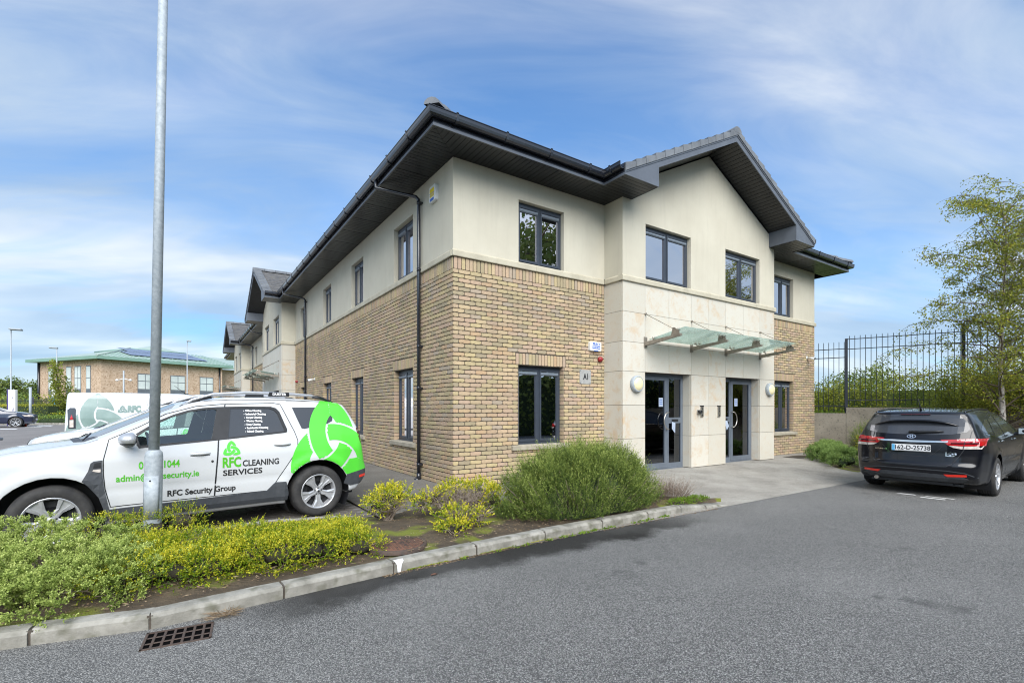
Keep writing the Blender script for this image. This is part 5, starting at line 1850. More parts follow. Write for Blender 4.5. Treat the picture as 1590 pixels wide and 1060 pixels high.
def triquetra(Rt, band_=.36, gap=.07, ns=70, nw=9):
    """three interlaced arcs with white gaps at the crossings, as (verts, faces)"""
    r = Rt / 1.1547
    a = band_ * r * .5; g_ = gap * r
    C_ = [Vector((r / math.sqrt(3) * math.cos(R(t)), r / math.sqrt(3) * math.sin(R(t)))) for t in (-90, 30, 150)]
    vs, fs = [], []
    ro, ri = r + a * .55, r - a * 1.45
    for k in range(3):
        c = C_[k]
        ci, cj = C_[(k + 1) % 3], C_[(k + 2) % 3]
        # local x axis points at the midpoint of the two others
        ax = ((ci + cj) / 2 - c).normalized()
        base = math.atan2(ax.y, ax.x)
        # which one lies at +30 degrees
        ang = (math.atan2((ci - c).y, (ci - c).x) - base + math.pi) % (2 * math.pi) - math.pi
        hi, lo = (ci, cj) if ang > 0 else (cj, ci)
        s0 = len(vs)
        span = R(103)
        for i in range(ns + 1):
            ph = -span + 2 * span * i / ns
            for j in range(nw + 1):
                rho = ri + (ro - ri) * j / nw
                vs.append((c.x + rho * math.cos(base + ph), c.y + rho * math.sin(base + ph)))
        for i in range(ns):
            ph = -span + 2 * span * (i + .5) / ns
            for j in range(nw):
                rho = ri + (ro - ri) * (j + .5) / nw
                p = Vector((c.x + rho * math.cos(base + ph), c.y + rho * math.sin(base + ph)))
                dh, dl = (p - hi).length, (p - lo).length
                if ph > R(58) and dh > ro: continue
                if ph < R(-58) and dl > ro: continue
                if abs(ph) > R(60):
                    sg_ = 1 if ph > 0 else -1
                    T_ = Vector((c.x + r * math.cos(base + sg_ * math.pi / 2), c.y + r * math.sin(base + sg_ * math.pi / 2)))
                    if (T_.x * p.y - T_.y * p.x) * (T_.x * c.y - T_.y * c.x) > 0: continue
                if R(0) < ph < R(62) and ri - g_ < dl < ro + g_ : continue
                v0 = s0 + i * (nw + 1) + j
                fs.append((v0, v0 + 1, v0 + nw + 2, v0 + nw + 1))
    return vs, fs


def mirror_obj(parent, x, y, z, s, top, size=(.085, .115, .075)):
    sx, sy, sz = size
    b = MB()
    vs, fs = [], []
    nu, nv = 18, 12
    for i in range(nv + 1):
        th = math.pi * i / nv
        for k in range(nu):
            a = 2 * math.pi * k / nu
            px = math.copysign(abs(math.sin(th) * math.cos(a)) ** .8, math.cos(a)) * (1.35 if math.cos(a) > 0 else .55)
            vs.append((x + sx * px, y + sy * math.sin(th) * math.sin(a), z + sz * math.cos(th)))
    fs = [(i * nu + k, i * nu + (k + 1) % nu, (i + 1) * nu + (k + 1) % nu, (i + 1) * nu + k) for i in range(nv) for k in range(nu)]
    b.add(vs, [q for i, q in enumerate(fs) if i // nu < nv * .62], 0, True)
    m = b.build('mirror', top, parent)
    b = MB(); b.add([(p[0], p[1], p[2]) for p in vs], [q for i, q in enumerate(fs) if i // nu >= nv * .62], 0, True)
    b.tube([(x + .02, y - s * .05, z - sz * .6), (x + .03, y - s * (sy + .09), z - sz * .75)], [.03, .035], 10)
    b.build('mirror_base', M_black, m)
    b = MB(); b.add([(x - sx * .5, y - sy * .8, z - sz * .7), (x - sx * .5, y + sy * .8, z - sz * .7), (x - sx * .5, y + sy * .8, z + sz * .7), (x - sx * .5, y - sy * .8, z + sz * .7)], [(0, 1, 2, 3)])
    b.build('mirror_glass', M_chrome, m)


def seat(parent, x, y, z0=.55):
    b = MB()
    b.bbox(x - .22, x + .26, y - .23, y + .23, z0 - .05, z0 + .1, .04)
    vs = []
    for px, pz, hw_ in ((-.20, z0 + .05, .22), (-.36, z0 + .60, .18)):
        for dx in (-.06, .06):
            vs += [(x + px + dx, y - hw_, pz), (x + px + dx, y + hw_, pz)]
    b.add(vs, [(0, 1, 3, 2), (4, 6, 7, 5), (0, 4, 5, 1), (2, 3, 7, 6), (0, 2, 6, 4), (1, 5, 7, 3)])
    b.bbox(x - .44, x - .34, y - .12, y + .12, z0 + .62, z0 + .82, .04)
    b.build('seat', M_interior, parent)


# ------------------------------------------------------------------ white SUV
DU = dict(x0=-.82, x1=3.50, hw=.90, zt=1.65,
          Wz=[(.2, .80), (.32, .868), (.45, .882), (.62, .888), (.75, .893), (.90, .892), (.97, .880), (1.05, .862), (1.10, .848), (1.25, .79), (1.5, .70), (1.62, .63), (1.8, .55)],
          Wx=[(-1, .22), (-.78, .12), (-.6, .05), (-.35, .01), (-.1, 0), (2.5, 0), (2.8, .015), (3.1, .06), (3.3, .13), (3.55, .27)],
          T=[(-1.2, 1.40), (-.62, 1.49), (-.48, 1.545), (-.25, 1.585), (.1, 1.615), (.6, 1.632), (1.05, 1.625), (1.35, 1.585), (1.52, 1.545), (1.95, 1.36), (2.46, 1.125), (2.6, 1.105), (3.0, 1.045), (3.25, .985), (3.42, .92), (3.7, .76)],
          R=[(.2, -.58), (.38, -.70), (.47, -.79), (.60, -.805), (.70, -.775), (.90, -.745), (1.05, -.725), (1.2, -.68), (1.35, -.60), (1.5, -.505), (1.56, -.46), (1.7, -.3)],
          F=[(.2, 3.36), (.4, 3.46), (.6, 3.50), (.8, 3.48), (.95, 3.42), (1.05, 3.36), (1.3, 3.2)],
          B=[(-1, .36), (-.4, .28), (0, .22), (2.6, .22), (3.1, .24), (3.6, .28)], arches=[(0, .345, .44), (2.67, .345, .44)], crease=[(.60, .008)], rplan=.16, k=.014)
suv = empty('white_suv', (0, 0, 0), 0)
car = Car(DU)
b0 = car.bm
AR = .433
arch_cut(car, 0.0, .345, AR); arch_cut(car, 2.668, .345, AR)
DLO = [(2.03, 1.16), (1.90, 1.25), (1.777, 1.332), (1.62, 1.405), (1.48, 1.452), (1.33, 1.48), (1.18, 1.492), (.9, 1.50), (.56, 1.498), (.50, 1.478), (.46, 1.43), (.388, 1.20), (.392, 1.165), (.42, 1.155), (1.09, 1.098), (1.96, 1.035)]
FWIN = [(1.975, 1.16), (1.80, 1.292), (1.65, 1.368), (1.48, 1.43), (1.33, 1.458), (1.21, 1.466), (1.185, 1.455), (1.26, 1.112), (1.275, 1.102), (1.95, 1.062)]
RWIN = [(1.035, 1.475), (.58, 1.475), (.525, 1.452), (.49, 1.41), (.425, 1.20), (.43, 1.178), (1.085, 1.118)]
QWIN = [(.295, 1.488), (-.10, 1.492), (-.19, 1.455), (-.245, 1.355), (-.235, 1.30), (-.16, 1.262), (.165, 1.198), (.20, 1.205), (.24, 1.32)]
for cond in (left_cond, right_cond):
    cut2(b0, FWIN, cond, XZ); cut2(b0, RWIN, cond, XZ)
FD = [(2.215, 1.14), (2.262, .93), (2.262, .78), (2.249, .62), (2.205, .425), (1.243, .425), (1.222, .75), (1.195, 1.08), (1.15, 1.28), (1.09, 1.53), (1.40, 1.50), (1.70, 1.41), (1.95, 1.27)]
RD = [(1.235, .425), (1.215, .75), (1.188, 1.08), (1.143, 1.28), (1.083, 1.53), (.52, 1.545), (.44, 1.53), (.37, 1.35), (.30, 1.17), (.268, 1.05), (.275, .97), (.34, .84), (.56, .51), (.655, .425)]
body_faces = []
for nm, pl in (('door', FD), ('door', RD)):
    for cond, lf in ((left_cond, True), (right_cond, False)):
        fc = cut2(b0, pl, cond, XZ, delete=False)
        if fc: extract(b0, fc, nm, M_white_paint, suv)
doors = [o for o in suv.children if o.name.startswith('door')]
# windscreen, bonnet
WS = [(2.28, -.62), (2.42, -.35), (2.47, 0), (2.42, .35), (2.28, .62), (1.62, .52), (1.56, .3), (1.54, 0), (1.56, -.3), (1.62, -.52)]
me = bpy.data.meshes.new('body'); b0.to_mesh(me)
body = link('body', me, M_white_paint, suv)
car.patch('windscreen', WS, 'T', M_darkglass, suv, .003, cell=.08)
BN = [(2.36, .78), (2.50, .70), (3.0, .66), (3.30, .52), (3.34, 0), (3.30, -.52), (3.0, -.66), (2.50, -.70), (2.36, -.78)]
car.strip('bonnet_gap', [(2.30, .80)] + BN[1:-1] + [(2.30, -.80)], 'T', .008, M_black, body)
dk = car.patch('window_surround', DLO, 'L', M_black, suv, .004, both=True, holes=[FWIN, RWIN])
for nm, pl, mt in (('front_side_glass', FWIN, M_carglass), ('rear_side_glass', RWIN, M_darkglass), ('quarter_glass', QWIN, M_darkglass)):
    car.patch(nm, pl, 'L', mt, suv, -.006 if nm != 'quarter_glass' else .002, both=True, thick=False)
# shut lines
for pl in (FD, RD):
    car.strip('door_gap', pl + [pl[0]], 'L', .009, M_black, body, both=True)
car.strip('hatch_gap', [(.36, 1.575), (-.10, 1.572)], 'L', .004, M_black, body)
car.strip('roof_ditch', [(1.5, 1.555), (1.0, 1.585), (.3, 1.588), (-.3, 1.560)], 'L', .006, M_black, body)
car.patch('fuel_line', [(.10, .88), (.11, .88), (.11, .87), (.10, .87)], 'L', M_black, body, .001)
# cladding: sill, vent panel, rear bumper lower part
SILL = [(2.215, .40), (2.25, .34), (2.26, .285), (.41, .285), (.40, .37), (.43, .52), (.555, .525), (.585, .50), (.66, .425), (1.2, .415)]
car.patch('sill_cladding', SILL, 'L', M_clad, suv, .016, both=True)
VENT = [(2.262, .93), (2.34, .918), (2.37, .90), (2.42, .76), (2.445, .712), (2.36, .62), (2.29, .50), (2.262, .40), (2.26, .33), (2.21, .33), (2.213, .41), (2.258, .62), (2.27, .78)]
VENT = [(2.272, .925), (2.34, .918), (2.365, .90), (2.385, .82), (2.435, .72), (2.375, .655), (2.30, .54), (2.262, .42), (2.245, .33), (2.205, .33), (2.22, .43), (2.26, .62), (2.272, .78)]
vn = car.patch('vent_panel', VENT, 'L', M_clad, suv, .012, both=True)
car.patch('vent_grille', [(2.285, .905), (2.335, .90), (2.345, .85), (2.285, .85)], 'L', M_black, vn, .015)
car.patch('side_lamp', [(2.285, .835), (2.345, .832), (2.352, .815), (2.30, .800), (2.285, .805)], 'L', M_clearlens, vn, .017)
RBC = [(-.40, .545), (-.50, .56), (-.72, .60), (-.76, .60), (-.76, .40), (-.45, .38), (-.36, .42)]
car.patch('rear_bumper_cladding', RBC, 'L', M_clad, suv, .008, both=True)
car.patch('rear_bumper_cladding', [(-.66, .60), (.66, .60), (.6, .30), (-.6, .30)], 'B', M_clad, suv, .01)
car.patch('fog_reflector', [(-.60, .51), (-.70, .525), (-.70, .49), (-.60, .475)], 'L', M_refl, suv, .014)
# tail lamp: wraps the rear corner
TL = [(-.585, 1.185), (-.60, 1.20), (-.66, 1.19), (-.71, 1.06), (-.71, .94), (-.67, .925), (-.62, 1.00), (-.595, 1.10)]
car.patch('tail_light', TL, 'L', M_darkred, suv, .006, both=True)
for s in (-1, 1):
    car.patch('tail_light', [(s * .72, 1.17), (s * .60, 1.17), (s * .60, .95), (s * .80, .95), (s * .78, 1.1)], 'B', M_darkred, suv, .006)
    car.patch('headlight', [(s * .50, .98), (s * .80, .96), (s * .82, .82), (s * .55, .84)], 'F', M_clearlens, suv, .006)
    car.patch('headlight_side', [(3.05, .95), (3.30, .93), (3.30, .82), (3.12, .84)], 'L' if s > 0 else 'Rt', M_clearlens, suv, .005)
car.patch('grille', [(-.48, .95), (.48, .95), (.44, .80), (-.44, .80)], 'F', M_black, suv, .008)
car.patch('rear_screen', [(-.55, 1.46), (.55, 1.46), (.62, 1.19), (-.62, 1.19)], 'B', M_darkglass, suv, .003)
b = MB(); b.box(-.6, 3.2, -.60, .60, .23, .27)
b.build('underbody', M_black, suv)
# handles and lock
for x, z, dr in ((1.385, .945, 0), (.465, 1.012, 2)):
    for s in (1, -1):
        pb = car.proj(x, z, 'L' if s > 0 else 'Rt', 0)
        b = MB()
        yy = pb.y
        n = 9; vs = []
        for i in range(n + 1):
            t = i / n; xx = x + .105 - .21 * t; bulge = math.sin(math.pi * t)
            hh = .010 + .014 * bulge
            vs += [(xx, yy - s * .004, z + hh * .9), (xx, yy + s * (.006 + .032 * bulge ** .6), z + hh * .3), (xx, yy + s * (.006 + .026 * bulge ** .6), z - hh * .7), (xx, yy - s * .004, z - hh)]
        b.add(vs, [(4 * i + k, 4 * i + (k + 1) % 4, 4 * i + 4 + (k + 1) % 4, 4 * i + 4 + k) for i in range(n) for k in range(4)], 0, True)
        b.build('handle', M_white_paint, suv)
        b = MB(); b.tube([(x + .1, yy + s * .004, z - .028), (x - .1, yy + s * .004, z - .024)], .004, 5); b.build('handle_shadow_gap', M_black, suv)  # black rod drawn as the shadow below the handle
lk = car.proj(1.262, .845, 'L', .003); b = MB(); b.lathe([(0, .004), (.013, .003), (.014, 0)], 12, Matrix.Translation(lk) @ Matrix.Rotation(R(-90), 4, 'X')); b.build('lock', M_black, suv)
for s in (1, -1):
    mirror_obj(suv, 2.04, s * 1.035, 1.142, s, M_alloy)
    # roof rail: silver bar between two dark feet
    ys = .60
    def rp(x, dz):
        q = car.proj(x, s * ys, 'T', 0); return (x, s * ys, q.z + dz)
    b = MB(); b.tube([rp(1.52, .0), rp(1.42, .035), rp(1.2, .062), rp(.8, .068), rp(.3, .066), rp(.0, .062), rp(-.06, .05)], [.012, .017, .019, .02, .02, .019, .014], 8)
    rl = b.build('roof_rail', M_alloy, suv)
    b = MB()
    b.add([rp(1.56, -.004), rp(1.36, -.004), rp(1.22, .05), rp(1.40, .038)], [(0, 1, 2, 3)]); b.tube([rp(1.55, .0), rp(1.36, .02), rp(1.22, .03)], [.008, .018, .02], 6)
    b.tube([rp(-.02, .045), rp(-.12, .045), rp(-.24, .012), rp(-.30, -.002)], [.022, .022, .018, .01], 8)
    b.build('rail_foot', M_black, rl)
    b = MB(); p0, p1 = rp(.56, .05), rp(.30, .05); b.bbox(p1[0], p0[0], p0[1] - .022, p0[1] + .022, p0[2] - .03, p0[2] + .028, .006); rb = b.build('rail_block', M_black, rl)
    if s > 0:
        vs, fs = txt('DUSTER', .045, 1.05, .002)
        b = MB(); b.add([(.43 - x, p0[1] + .0235, p0[2] + y) for x, y in vs], fs); b.build('lettering', M_whitetxt, rl)
# interior
b = MB(); b.bbox(1.75, 2.25, -.66, .66, .75, 1.10, .05); b.box(-.3, 2.2, -.70, .70, .42, .46); b.build('dashboard', M_interior, suv)
for x in (.95,):
    for s in (1, -1): seat(suv, 1.25, s * .36, .62)
seat(suv, .35, .3, .62); seat(suv, .35, -.3, .62)
b = MB(); b.lathe([(.175, -.012), (.187, 0), (.175, .012), (.163, 0)], 24, Matrix.Translation((1.72, -.36, 1.0)) @ Matrix.Rotation(R(-68), 4, 'Y'), closed=True); b.build('steering_wheel', M_interior, suv)
for x in (0, 2.668):
    arch_liner(x, .345, AR, .885, suv)
    for s in (1, -1): wheel(suv, x, s * .785, .345, .345, .232, .215, 'wide', s)
# wipers at the foot of the windscreen
b = MB()
for y0, y1 in ((.55, .05), (-.05, -.55)):
    p0, p1 = car.proj(2.42, y0, 'T', .008), car.proj(2.34, y1, 'T', .008)
    b.tube([p0, (p0 + p1) / 2 + Vector((0, 0, .006)), p1], .006, 6)
b.build('wiper', M_black, suv)
car.patch('scuttle', [(2.50, .50), (2.43, .60), (2.30, .66), (2.34, .52), (2.44, .30), (2.45, 0), (2.44, -.30), (2.34, -.52), (2.30, -.66), (2.43, -.60), (2.50, -.5), (2.53, 0)], 'T', M_clad, suv, .004)
# livery
ARC = [circle(0, .345, AR + .004)]
def left_text(s, size, xl, xr, z, mat, bold=.0, par=None, zs=1.0):
    vs, fs = txt(s, size, 1.0, bold, 'LEFT')
    w_ = max(v[0] for v in vs) - min(v[0] for v in vs); m0 = min(v[0] for v in vs)
    k = (xl - xr) / w_
    z0 = min(v[1] for v in vs)
    vs = [((v[0] - m0) * k, v[1]) for v in vs]
    return car.flat('lettering', (vs, fs), xl, z, 'L', mat, par or suv, -1, .0035, zs)


left_text('RFC', .165, 1.156, .955, .812, M_greentext, .006)
left_text('CLEANING', .104, .938, .514, .792, M_blacktxt, .0026)
left_text('SERVICES', .094, 1.152, .712, .690, M_blacktxt, .0024)
left_text('RFC Security Group', .092, 1.705, 1.014, .505, M_blacktxt, .0028)
left_text('01', .112, 1.965, 1.895, .842, M_greentext, .003)
left_text('1044', .112, 1.736, 1.588, .842, M_greentext, .003)
left_text('admin@rfc-security.ie', .098, 2.16, 1.398, .715, M_greentext, .0022)
for i, s in enumerate(('Office Cleaning', 'Industrial Cleaning', 'Carpet Cleaning', 'Window Cleaning', 'Deep Cleaning', 'Residential Cleaning', 'School Cleaning')):
    z = 1.445 - i * .0435
    left_text(s, .034, .868, .868 - .0125 * len(s), z, M_whitetxt, .0016)
    left_text('o', .022, .890, .880, z - .002, M_whitetxt, .003)
car.flat('shamrock_emblem', triquetra(.098, .38, .07), 1.055, .972, 'L', M_green, suv, -1, .0035, zs=1.0)
car.flat('shamrock_emblem', triquetra(.605, .42, .055, 110, 16), -.215, .975, 'L', M_green, suv, -1, .0045, zs=1.0, cell=.09, clip=ARC + [[(-.2, .3), (-.2, .42), (-.5, .55), (-1, .61), (-1, .2), (-.2, .2)]])

setp(suv, 'white SUV in green shamrock livery parked nearest, its side lettered RFC CLEANING SERVICES', 'car', 'white liveried cars parked beside the office')
CH = math.atan2(-.1385, -.99)
suv.location = (-2.418, .416, -.122)
suv.rotation_euler = (0, 0, CH)
suv2 = copy_tree(suv)
suv2['label'] = 'second white SUV half hidden behind the nearest one, its bonnet showing'
suv2.location = (-2.70, 4.90, -.12)
suv2.rotation_euler = (0, 0, CH + R(-10))

# ------------------------------------------------------------------ black estate car
IX = dict(x0=-1.08, x1=3.72, hw=.91, zt=1.48,
          Wz=[(.15, .80), (.28, .855), (.45, .888), (.62, .900), (.75, .905), (.86, .895), (.93, .878), (.98, .862), (1.2, .765), (1.38, .665), (1.45, .60), (1.7, .5)],
          Wx=[(-1.2, .24), (-1.0, .14), (-.8, .065), (-.55, .02), (-.3, 0), (2.6, 0), (3.0, .03), (3.4, .12), (3.75, .3)],
          T=[(-1.5, 1.16), (-1.0, 1.30), (-.86, 1.385), (-.7, 1.405), (-.3, 1.435), (.4, 1.462), (1.0, 1.455), (1.45, 1.405), (1.75, 1.34), (2.3, 1.14), (2.72, .985), (2.9, .965), (3.3, .89), (3.6, .78), (3.9, .6)],
          R=[(.15, -.84), (.28, -.96), (.34, -1.045), (.46, -1.075), (.535, -1.08), (.56, -1.055), (.70, -1.035), (.86, -1.03), (.93, -1.025), (.97, -1.0), (1.04, -.955), (1.15, -.885), (1.30, -.775), (1.36, -.76), (1.42, -.70), (1.6, -.5)],
          F=[(.15, 3.5), (.4, 3.68), (.6, 3.70), (.75, 3.62), (.9, 3.4), (1.1, 3.3)],
          B=[(-1.2, .27), (-.6, .22), (0, .17), (3.8, .17)], arches=[(0, .325, .385), (2.77, .325, .385)], crease=[(.55, .006)], rplan=.36, crown=.05, k=.014)
i40 = empty('black_estate_car', (7.33, -4.38, -.10), R(3.0), 'black estate car seen from behind with number plate 162-D-25738', 'car')
car = Car(IX)
b0 = car.bm
AR2 = .378
arch_cut(car, 0, .325, AR2); arch_cut(car, 2.77, .325, AR2)
RD2 = [(.86, .92), (.86, .30), (.42, .30), (.38, .50), (.25, .68), (.10, .80), (.02, .92), (.05, 1.02), (.20, 1.30), (.86, 1.39)]
FD2 = [(.875, 1.39), (.875, .30), (2.10, .30), (2.16, .6), (2.10, .98), (1.85, 1.22), (1.45, 1.36)]
for pl in (RD2, FD2):
    for cond in (left_cond, right_cond):
        fc = cut2(b0, pl, cond, XZ, delete=False)
        if fc: extract(b0, fc, 'door', M_black_paint, i40)
# tailgate as a part
YZ = lambda c: (c[1], c[2])
TG = [(.70, .90), (.52, .56), (.50, .535), (-.50, .535), (-.52, .56), (-.70, .90), (-.72, 1.10), (-.60, 1.375), (.60, 1.375), (.72, 1.10)]
fc = cut2(b0, TG, lambda f_: f_.calc_center_median().x < -.5 and f_.normal.x < -.3, YZ, delete=False)
tg = extract(b0, fc, 'tailgate', M_black_paint, i40)
me = bpy.data.meshes.new('body'); b0.to_mesh(me)
body = link('body', me, M_black_paint, i40)
for pl in (RD2, FD2): car.strip('door_gap', pl + [pl[0]], 'L', .007, M_black, body, both=True)
car.strip('tailgate_gap', [(.72, 1.10), (.70, .90), (.60, .70), (.52, .565), (.46, .53), (-.46, .53), (-.52, .565), (-.60, .70), (-.70, .90), (-.72, 1.10)], 'B', .009, M_black, body, .002)
car.strip('number_plate_recess_edge', [(.40, .84), (.30, .72), (.22, .665), (-.22, .665), (-.30, .72), (-.40, .84)], 'B', .007, M_black, tg, .002)
RG = [(-.56, 1.345), (0, 1.362), (.56, 1.345), (.66, 1.22), (.70, 1.12), (.66, 1.07), (.50, 1.035), (.25, 1.02), (-.25, 1.02), (-.50, 1.035), (-.66, 1.07), (-.70, 1.12), (-.66, 1.22)]
car.patch('rear_screen', RG, 'B', M_darkglass, i40, .003, cell=.07)
# spoiler lip
b = MB(); vs = []
n = 16
for i in range(n + 1):
    y = -.585 + 1.17 * i / n
    q = car.proj(-.80, y, 'T', 0)
    e = abs(y) / .585
    zz_ = q.z if q else 1.38
    bx = -.90 + .10 * e ** 4
    vs += [(-.70, y, zz_ + .012), (bx, y, zz_ - .002), (bx + .002, y, zz_ - .022), (-.74, y, zz_ - .05)]
b.add(vs, [(4 * i + k, 4 * i + (k + 1) % 4, 4 * i + 4 + (k + 1) % 4, 4 * i + 4 + k) for i in range(n) for k in range(4)] + [(0, 1, 2, 3), (4 * n + 3, 4 * n + 2, 4 * n + 1, 4 * n)], 0, True)
b.build('roof_spoiler', M_black_paint, i40)
car.patch('high_brake_light', [(-.2, 1.352), (.2, 1.352), (.2, 1.343), (-.2, 1.343)], 'B', M_darkred, i40, .03)
# side glass
for nm, pl in (('rear_side_glass', [(.84, .985), (.10, 1.00), (.17, 1.10), (.30, 1.27), (.84, 1.335)]), ('front_side_glass', [(.91, .985), (.91, 1.335), (1.40, 1.315), (1.78, 1.18), (2.02, 1.02), (2.02, .985)]),
               ('quarter_glass', [(.06, 1.02), (-.42, 1.06), (-.52, 1.10), (-.50, 1.13), (-.30, 1.20), (.0, 1.255), (.22, 1.27), (.10, 1.10)])):
    car.patch(nm, pl, 'L', M_darkglass, i40, .002, both=True, thick=False)
for s, fcx in ((1, 'L'), (-1, 'Rt')):
    car.strip('chrome_window_line', [(2.06, .972), (.9, .972), (.0, .985), (-.45, 1.035)], fcx, .013, M_chrome, i40, .006)
car.patch('windscreen', [(2.62, -.62), (2.72, 0), (2.62, .62), (1.86, .5), (1.80, 0), (1.86, -.5)], 'T', M_darkglass, i40, .003, cell=.08)
# tail lamps
for s, fcx in ((1, 'L'), (-1, 'Rt')):
    red = [(s * .375, .945), (s * .60, .960), (s * .80, .975), (s * .855, .975), (s * .855, .862), (s * .62, .855), (s * .47, .862)]
    tl = car.patch('tail_light', red, 'B', M_red_lens, i40, .008, cell=.05)
    clr = [(s * .475, .858), (s * .62, .852), (s * .845, .860), (s * .83, .815), (s * .62, .808), (s * .53, .825)]
    car.patch('clear_lens', clr, 'B', M_clearlens, tl, .007, cell=.05)
    car.patch('lamp_bar', [(s * .50, .905), (s * .80, .915), (s * .80, .885), (s * .50, .882)], 'B', M_darkred, tl, .0095, cell=.05)
    car.strip('lamp_joint', [(s * .665, .975), (s * .635, .80)], 'B', .008, M_black, tl, .0105)
    car.patch('tail_light', [(-.86, .862), (-.86, .975), (-.62, .975), (-.50, .968), (-.58, .93), (-.70, .87)], fcx, M_red_lens, i40, .007)
    car.patch('bumper_reflector', [(s * .42, .395), (s * .68, .402), (s * .68, .372), (s * .46, .360)], 'B', M_refl, i40, .010)
# chrome bar, emblem, plate, badges
ch = car.patch('chrome_bar', [(-.47, .928), (0, .920), (.47, .928), (.46, .905), (0, .893), (-.46, .905)], 'B', M_chrome, i40, .022)
q = car.proj(0, .995, 'B', .004)
b = MB(); ring = []
for i in range(28):
    a = 2 * math.pi * i / 28
    for r0, r1 in ((.062, .033), (.050, .024)):
        p = car.proj(r0 * math.cos(a), .985 + r1 * math.sin(a), 'B', .008); ring.append(p)
b.add(ring, [(2 * i, 2 * i + 1, 2 * ((i + 1) % 28) + 1, 2 * ((i + 1) % 28)) for i in range(28)])
vsH, fsH = txt('H', .06, 1.15, .003)
b.add([car.proj(x + .25 * (y), .985 + y, 'B', .009) for x, y in [(-v[0], v[1]) for v in vsH]], fsH)
b.build('oval_badge', M_chrome, i40)
b = MB(); px = min(car.proj(0, z, 'B', .0).x for z in (.76, .80, .85)) - .012
b.bbox(px - .004, px + .01, -.26, .26, .745, .855, .003); pl = b.build('number_plate', M_whitetxt, i40)
b = MB(); b.box(px - .0052, px - .0038, .215, .255, .748, .852); b.build('blue_band', M_ltblue, pl)
vs, fs = txt('162-D-25738', .108, .84, .0018); b = MB(); b.add([(px - .0058, -x - .018, .798 + y * .95) for x, y in vs], fs); b.build('lettering', M_blacktxt, pl)
b = MB(); b.box(px - .0056, px - .0040, -.17, .17, .746, .753); b.build('lower_strip', M_platem, pl)
vs, fs = txt('i40', .085, 1.25, .004); car.flat('lettering', (vs, fs), -.50, .722, 'B', M_chrome, i40, -1, .006)
car.patch('small_badge', [(-.54, .695), (-.44, .695), (-.44, .684), (-.54, .684)], 'B', M_chrome, i40, .004)
vs, fs = txt('HYUNDAI', .030, 1.3, .001); car.flat('lettering', (vs, fs), .42, .762, 'B', M_chrome, i40, -1, .004)
# bumper shelf line and lower valance
car.strip('bumper_line', [(-.80, .36), (-.66, .43), (-.45, .455), (0, .46), (.45, .455), (.66, .43), (.80, .36)], 'B', .014, M_clad, body, .004)
car.patch('bumper_valance', [(-.62, .27), (-.70, .33), (-.60, .385), (0, .40), (.60, .385), (.70, .33), (.62, .27)], 'B', M_clad, i40, .006, cell=.08)
q0 = car.proj(-.02, 1.05, 'B', .018); q1 = car.proj(-.40, 1.075, 'B', .018)
b = MB(); b.tube([car.proj(.04, 1.045, 'B', .02), car.proj(-.10, 1.05, 'B', .028), car.proj(-.30, 1.065, 'B', .026), car.proj(-.40, 1.07, 'B', .02)], [.022, .024, .018, .008], 8); b.build('rear_wiper', M_black, i40)
q = car.proj(-.45, 0, 'T', 0); b = MB(); b.tube([q, q + Vector((-.03, 0, .04)), q + Vector((-.16, 0, .20))], [.022, .012, .003], 8); b.build('aerial', M_black, i40)
for s in (1, -1):
    mirror_obj(i40, 1.98, s * 1.0, 1.03, s, M_black_paint)
    ys = .60
    def rp(x, dz):
        q = car.proj(x, s * ys, 'T', 0); return (x, s * ys, q.z + dz)
    b = MB(); b.tube([rp(-.62, .0), rp(-.5, .012), rp(0, .02), rp(.6, .02), rp(1.1, .014), rp(1.25, .0)], .012, 8); b.build('roof_rail', M_black_paint, i40)
    for x in (.42, 1.62):
        q = car.proj(x, .90, 'L' if s > 0 else 'Rt', .018); b = MB(); b.tube([(q.x + .09, q.y, q.z), (q.x - .09, q.y, q.z)], .012, 8); b.build('handle', M_chrome, i40)
car.strip('crease_line', [(2.6, .80), (1.5, .83), (.5, .86), (-.3, .90), (-.7, .92)], 'L', .004, M_black, body, both=True)
b = MB(); b.box(-.8, 3.4, -.62, .62, .19, .23); b.box(-.85, -.3, -.5, .5, .2, .28); b.build('underbody', M_black, i40)
b = MB(); b.tube([(-.98, .50, .25), (-.80, .50, .26)], .03, 12); b.build('exhaust', M_steel, i40)
for x in (0, 2.77):
    arch_liner(x, .325, AR2, .895, i40)
    for s in (1, -1): wheel(i40, x, s * .79, .325, .328, .222, .225, 'twin', s)

# ------------------------------------------------------------------ white van
VX = dict(x0=-1.0, x1=3.98, hw=.975, zt=1.98,
          Wz=[(.2, .90), (.4, .95), (.8, .975), (1.15, .97), (1.5, .94), (1.8, .90), (1.92, .84), (2.1, .7)],
          Wx=[(-1.2, .10), (-.98, .05), (-.8, .01), (-.5, 0), (3.0, 0), (3.5, .07), (4.0, .28)],
          T=[(-1.2, 1.90), (-.9, 1.94), (0, 1.955), (2.0, 1.945), (2.35, 1.90), (2.6, 1.80), (3.1, 1.45), (3.35, 1.27), (3.6, 1.20), (3.9, 1.05), (4.2, .8)],
          R=[(.2, -.93), (.5, -.99), (1.0, -.97), (1.7, -.93), (1.95, -.90), (2.1, -.8)], F=[(.2, 3.85), (.6, 3.98), (.9, 3.92), (1.2, 3.75), (1.5, 3.6)],
          B=[(-1.2, .3), (4, .26)], arches=[(0, .33, .38), (3.098, .33, .38)], rplan=.06, crown=.03, k=.018)
van = empty('white_van', (0, 0, 0), 0, 'white panel van with a grey green shamrock emblem and RFC lettering, parked beyond the cars', 'van')
car = Car(VX, 80, 24, 34)
arch_cut(car, 0, .33, .375); arch_cut(car, 3.098, .33, .375)
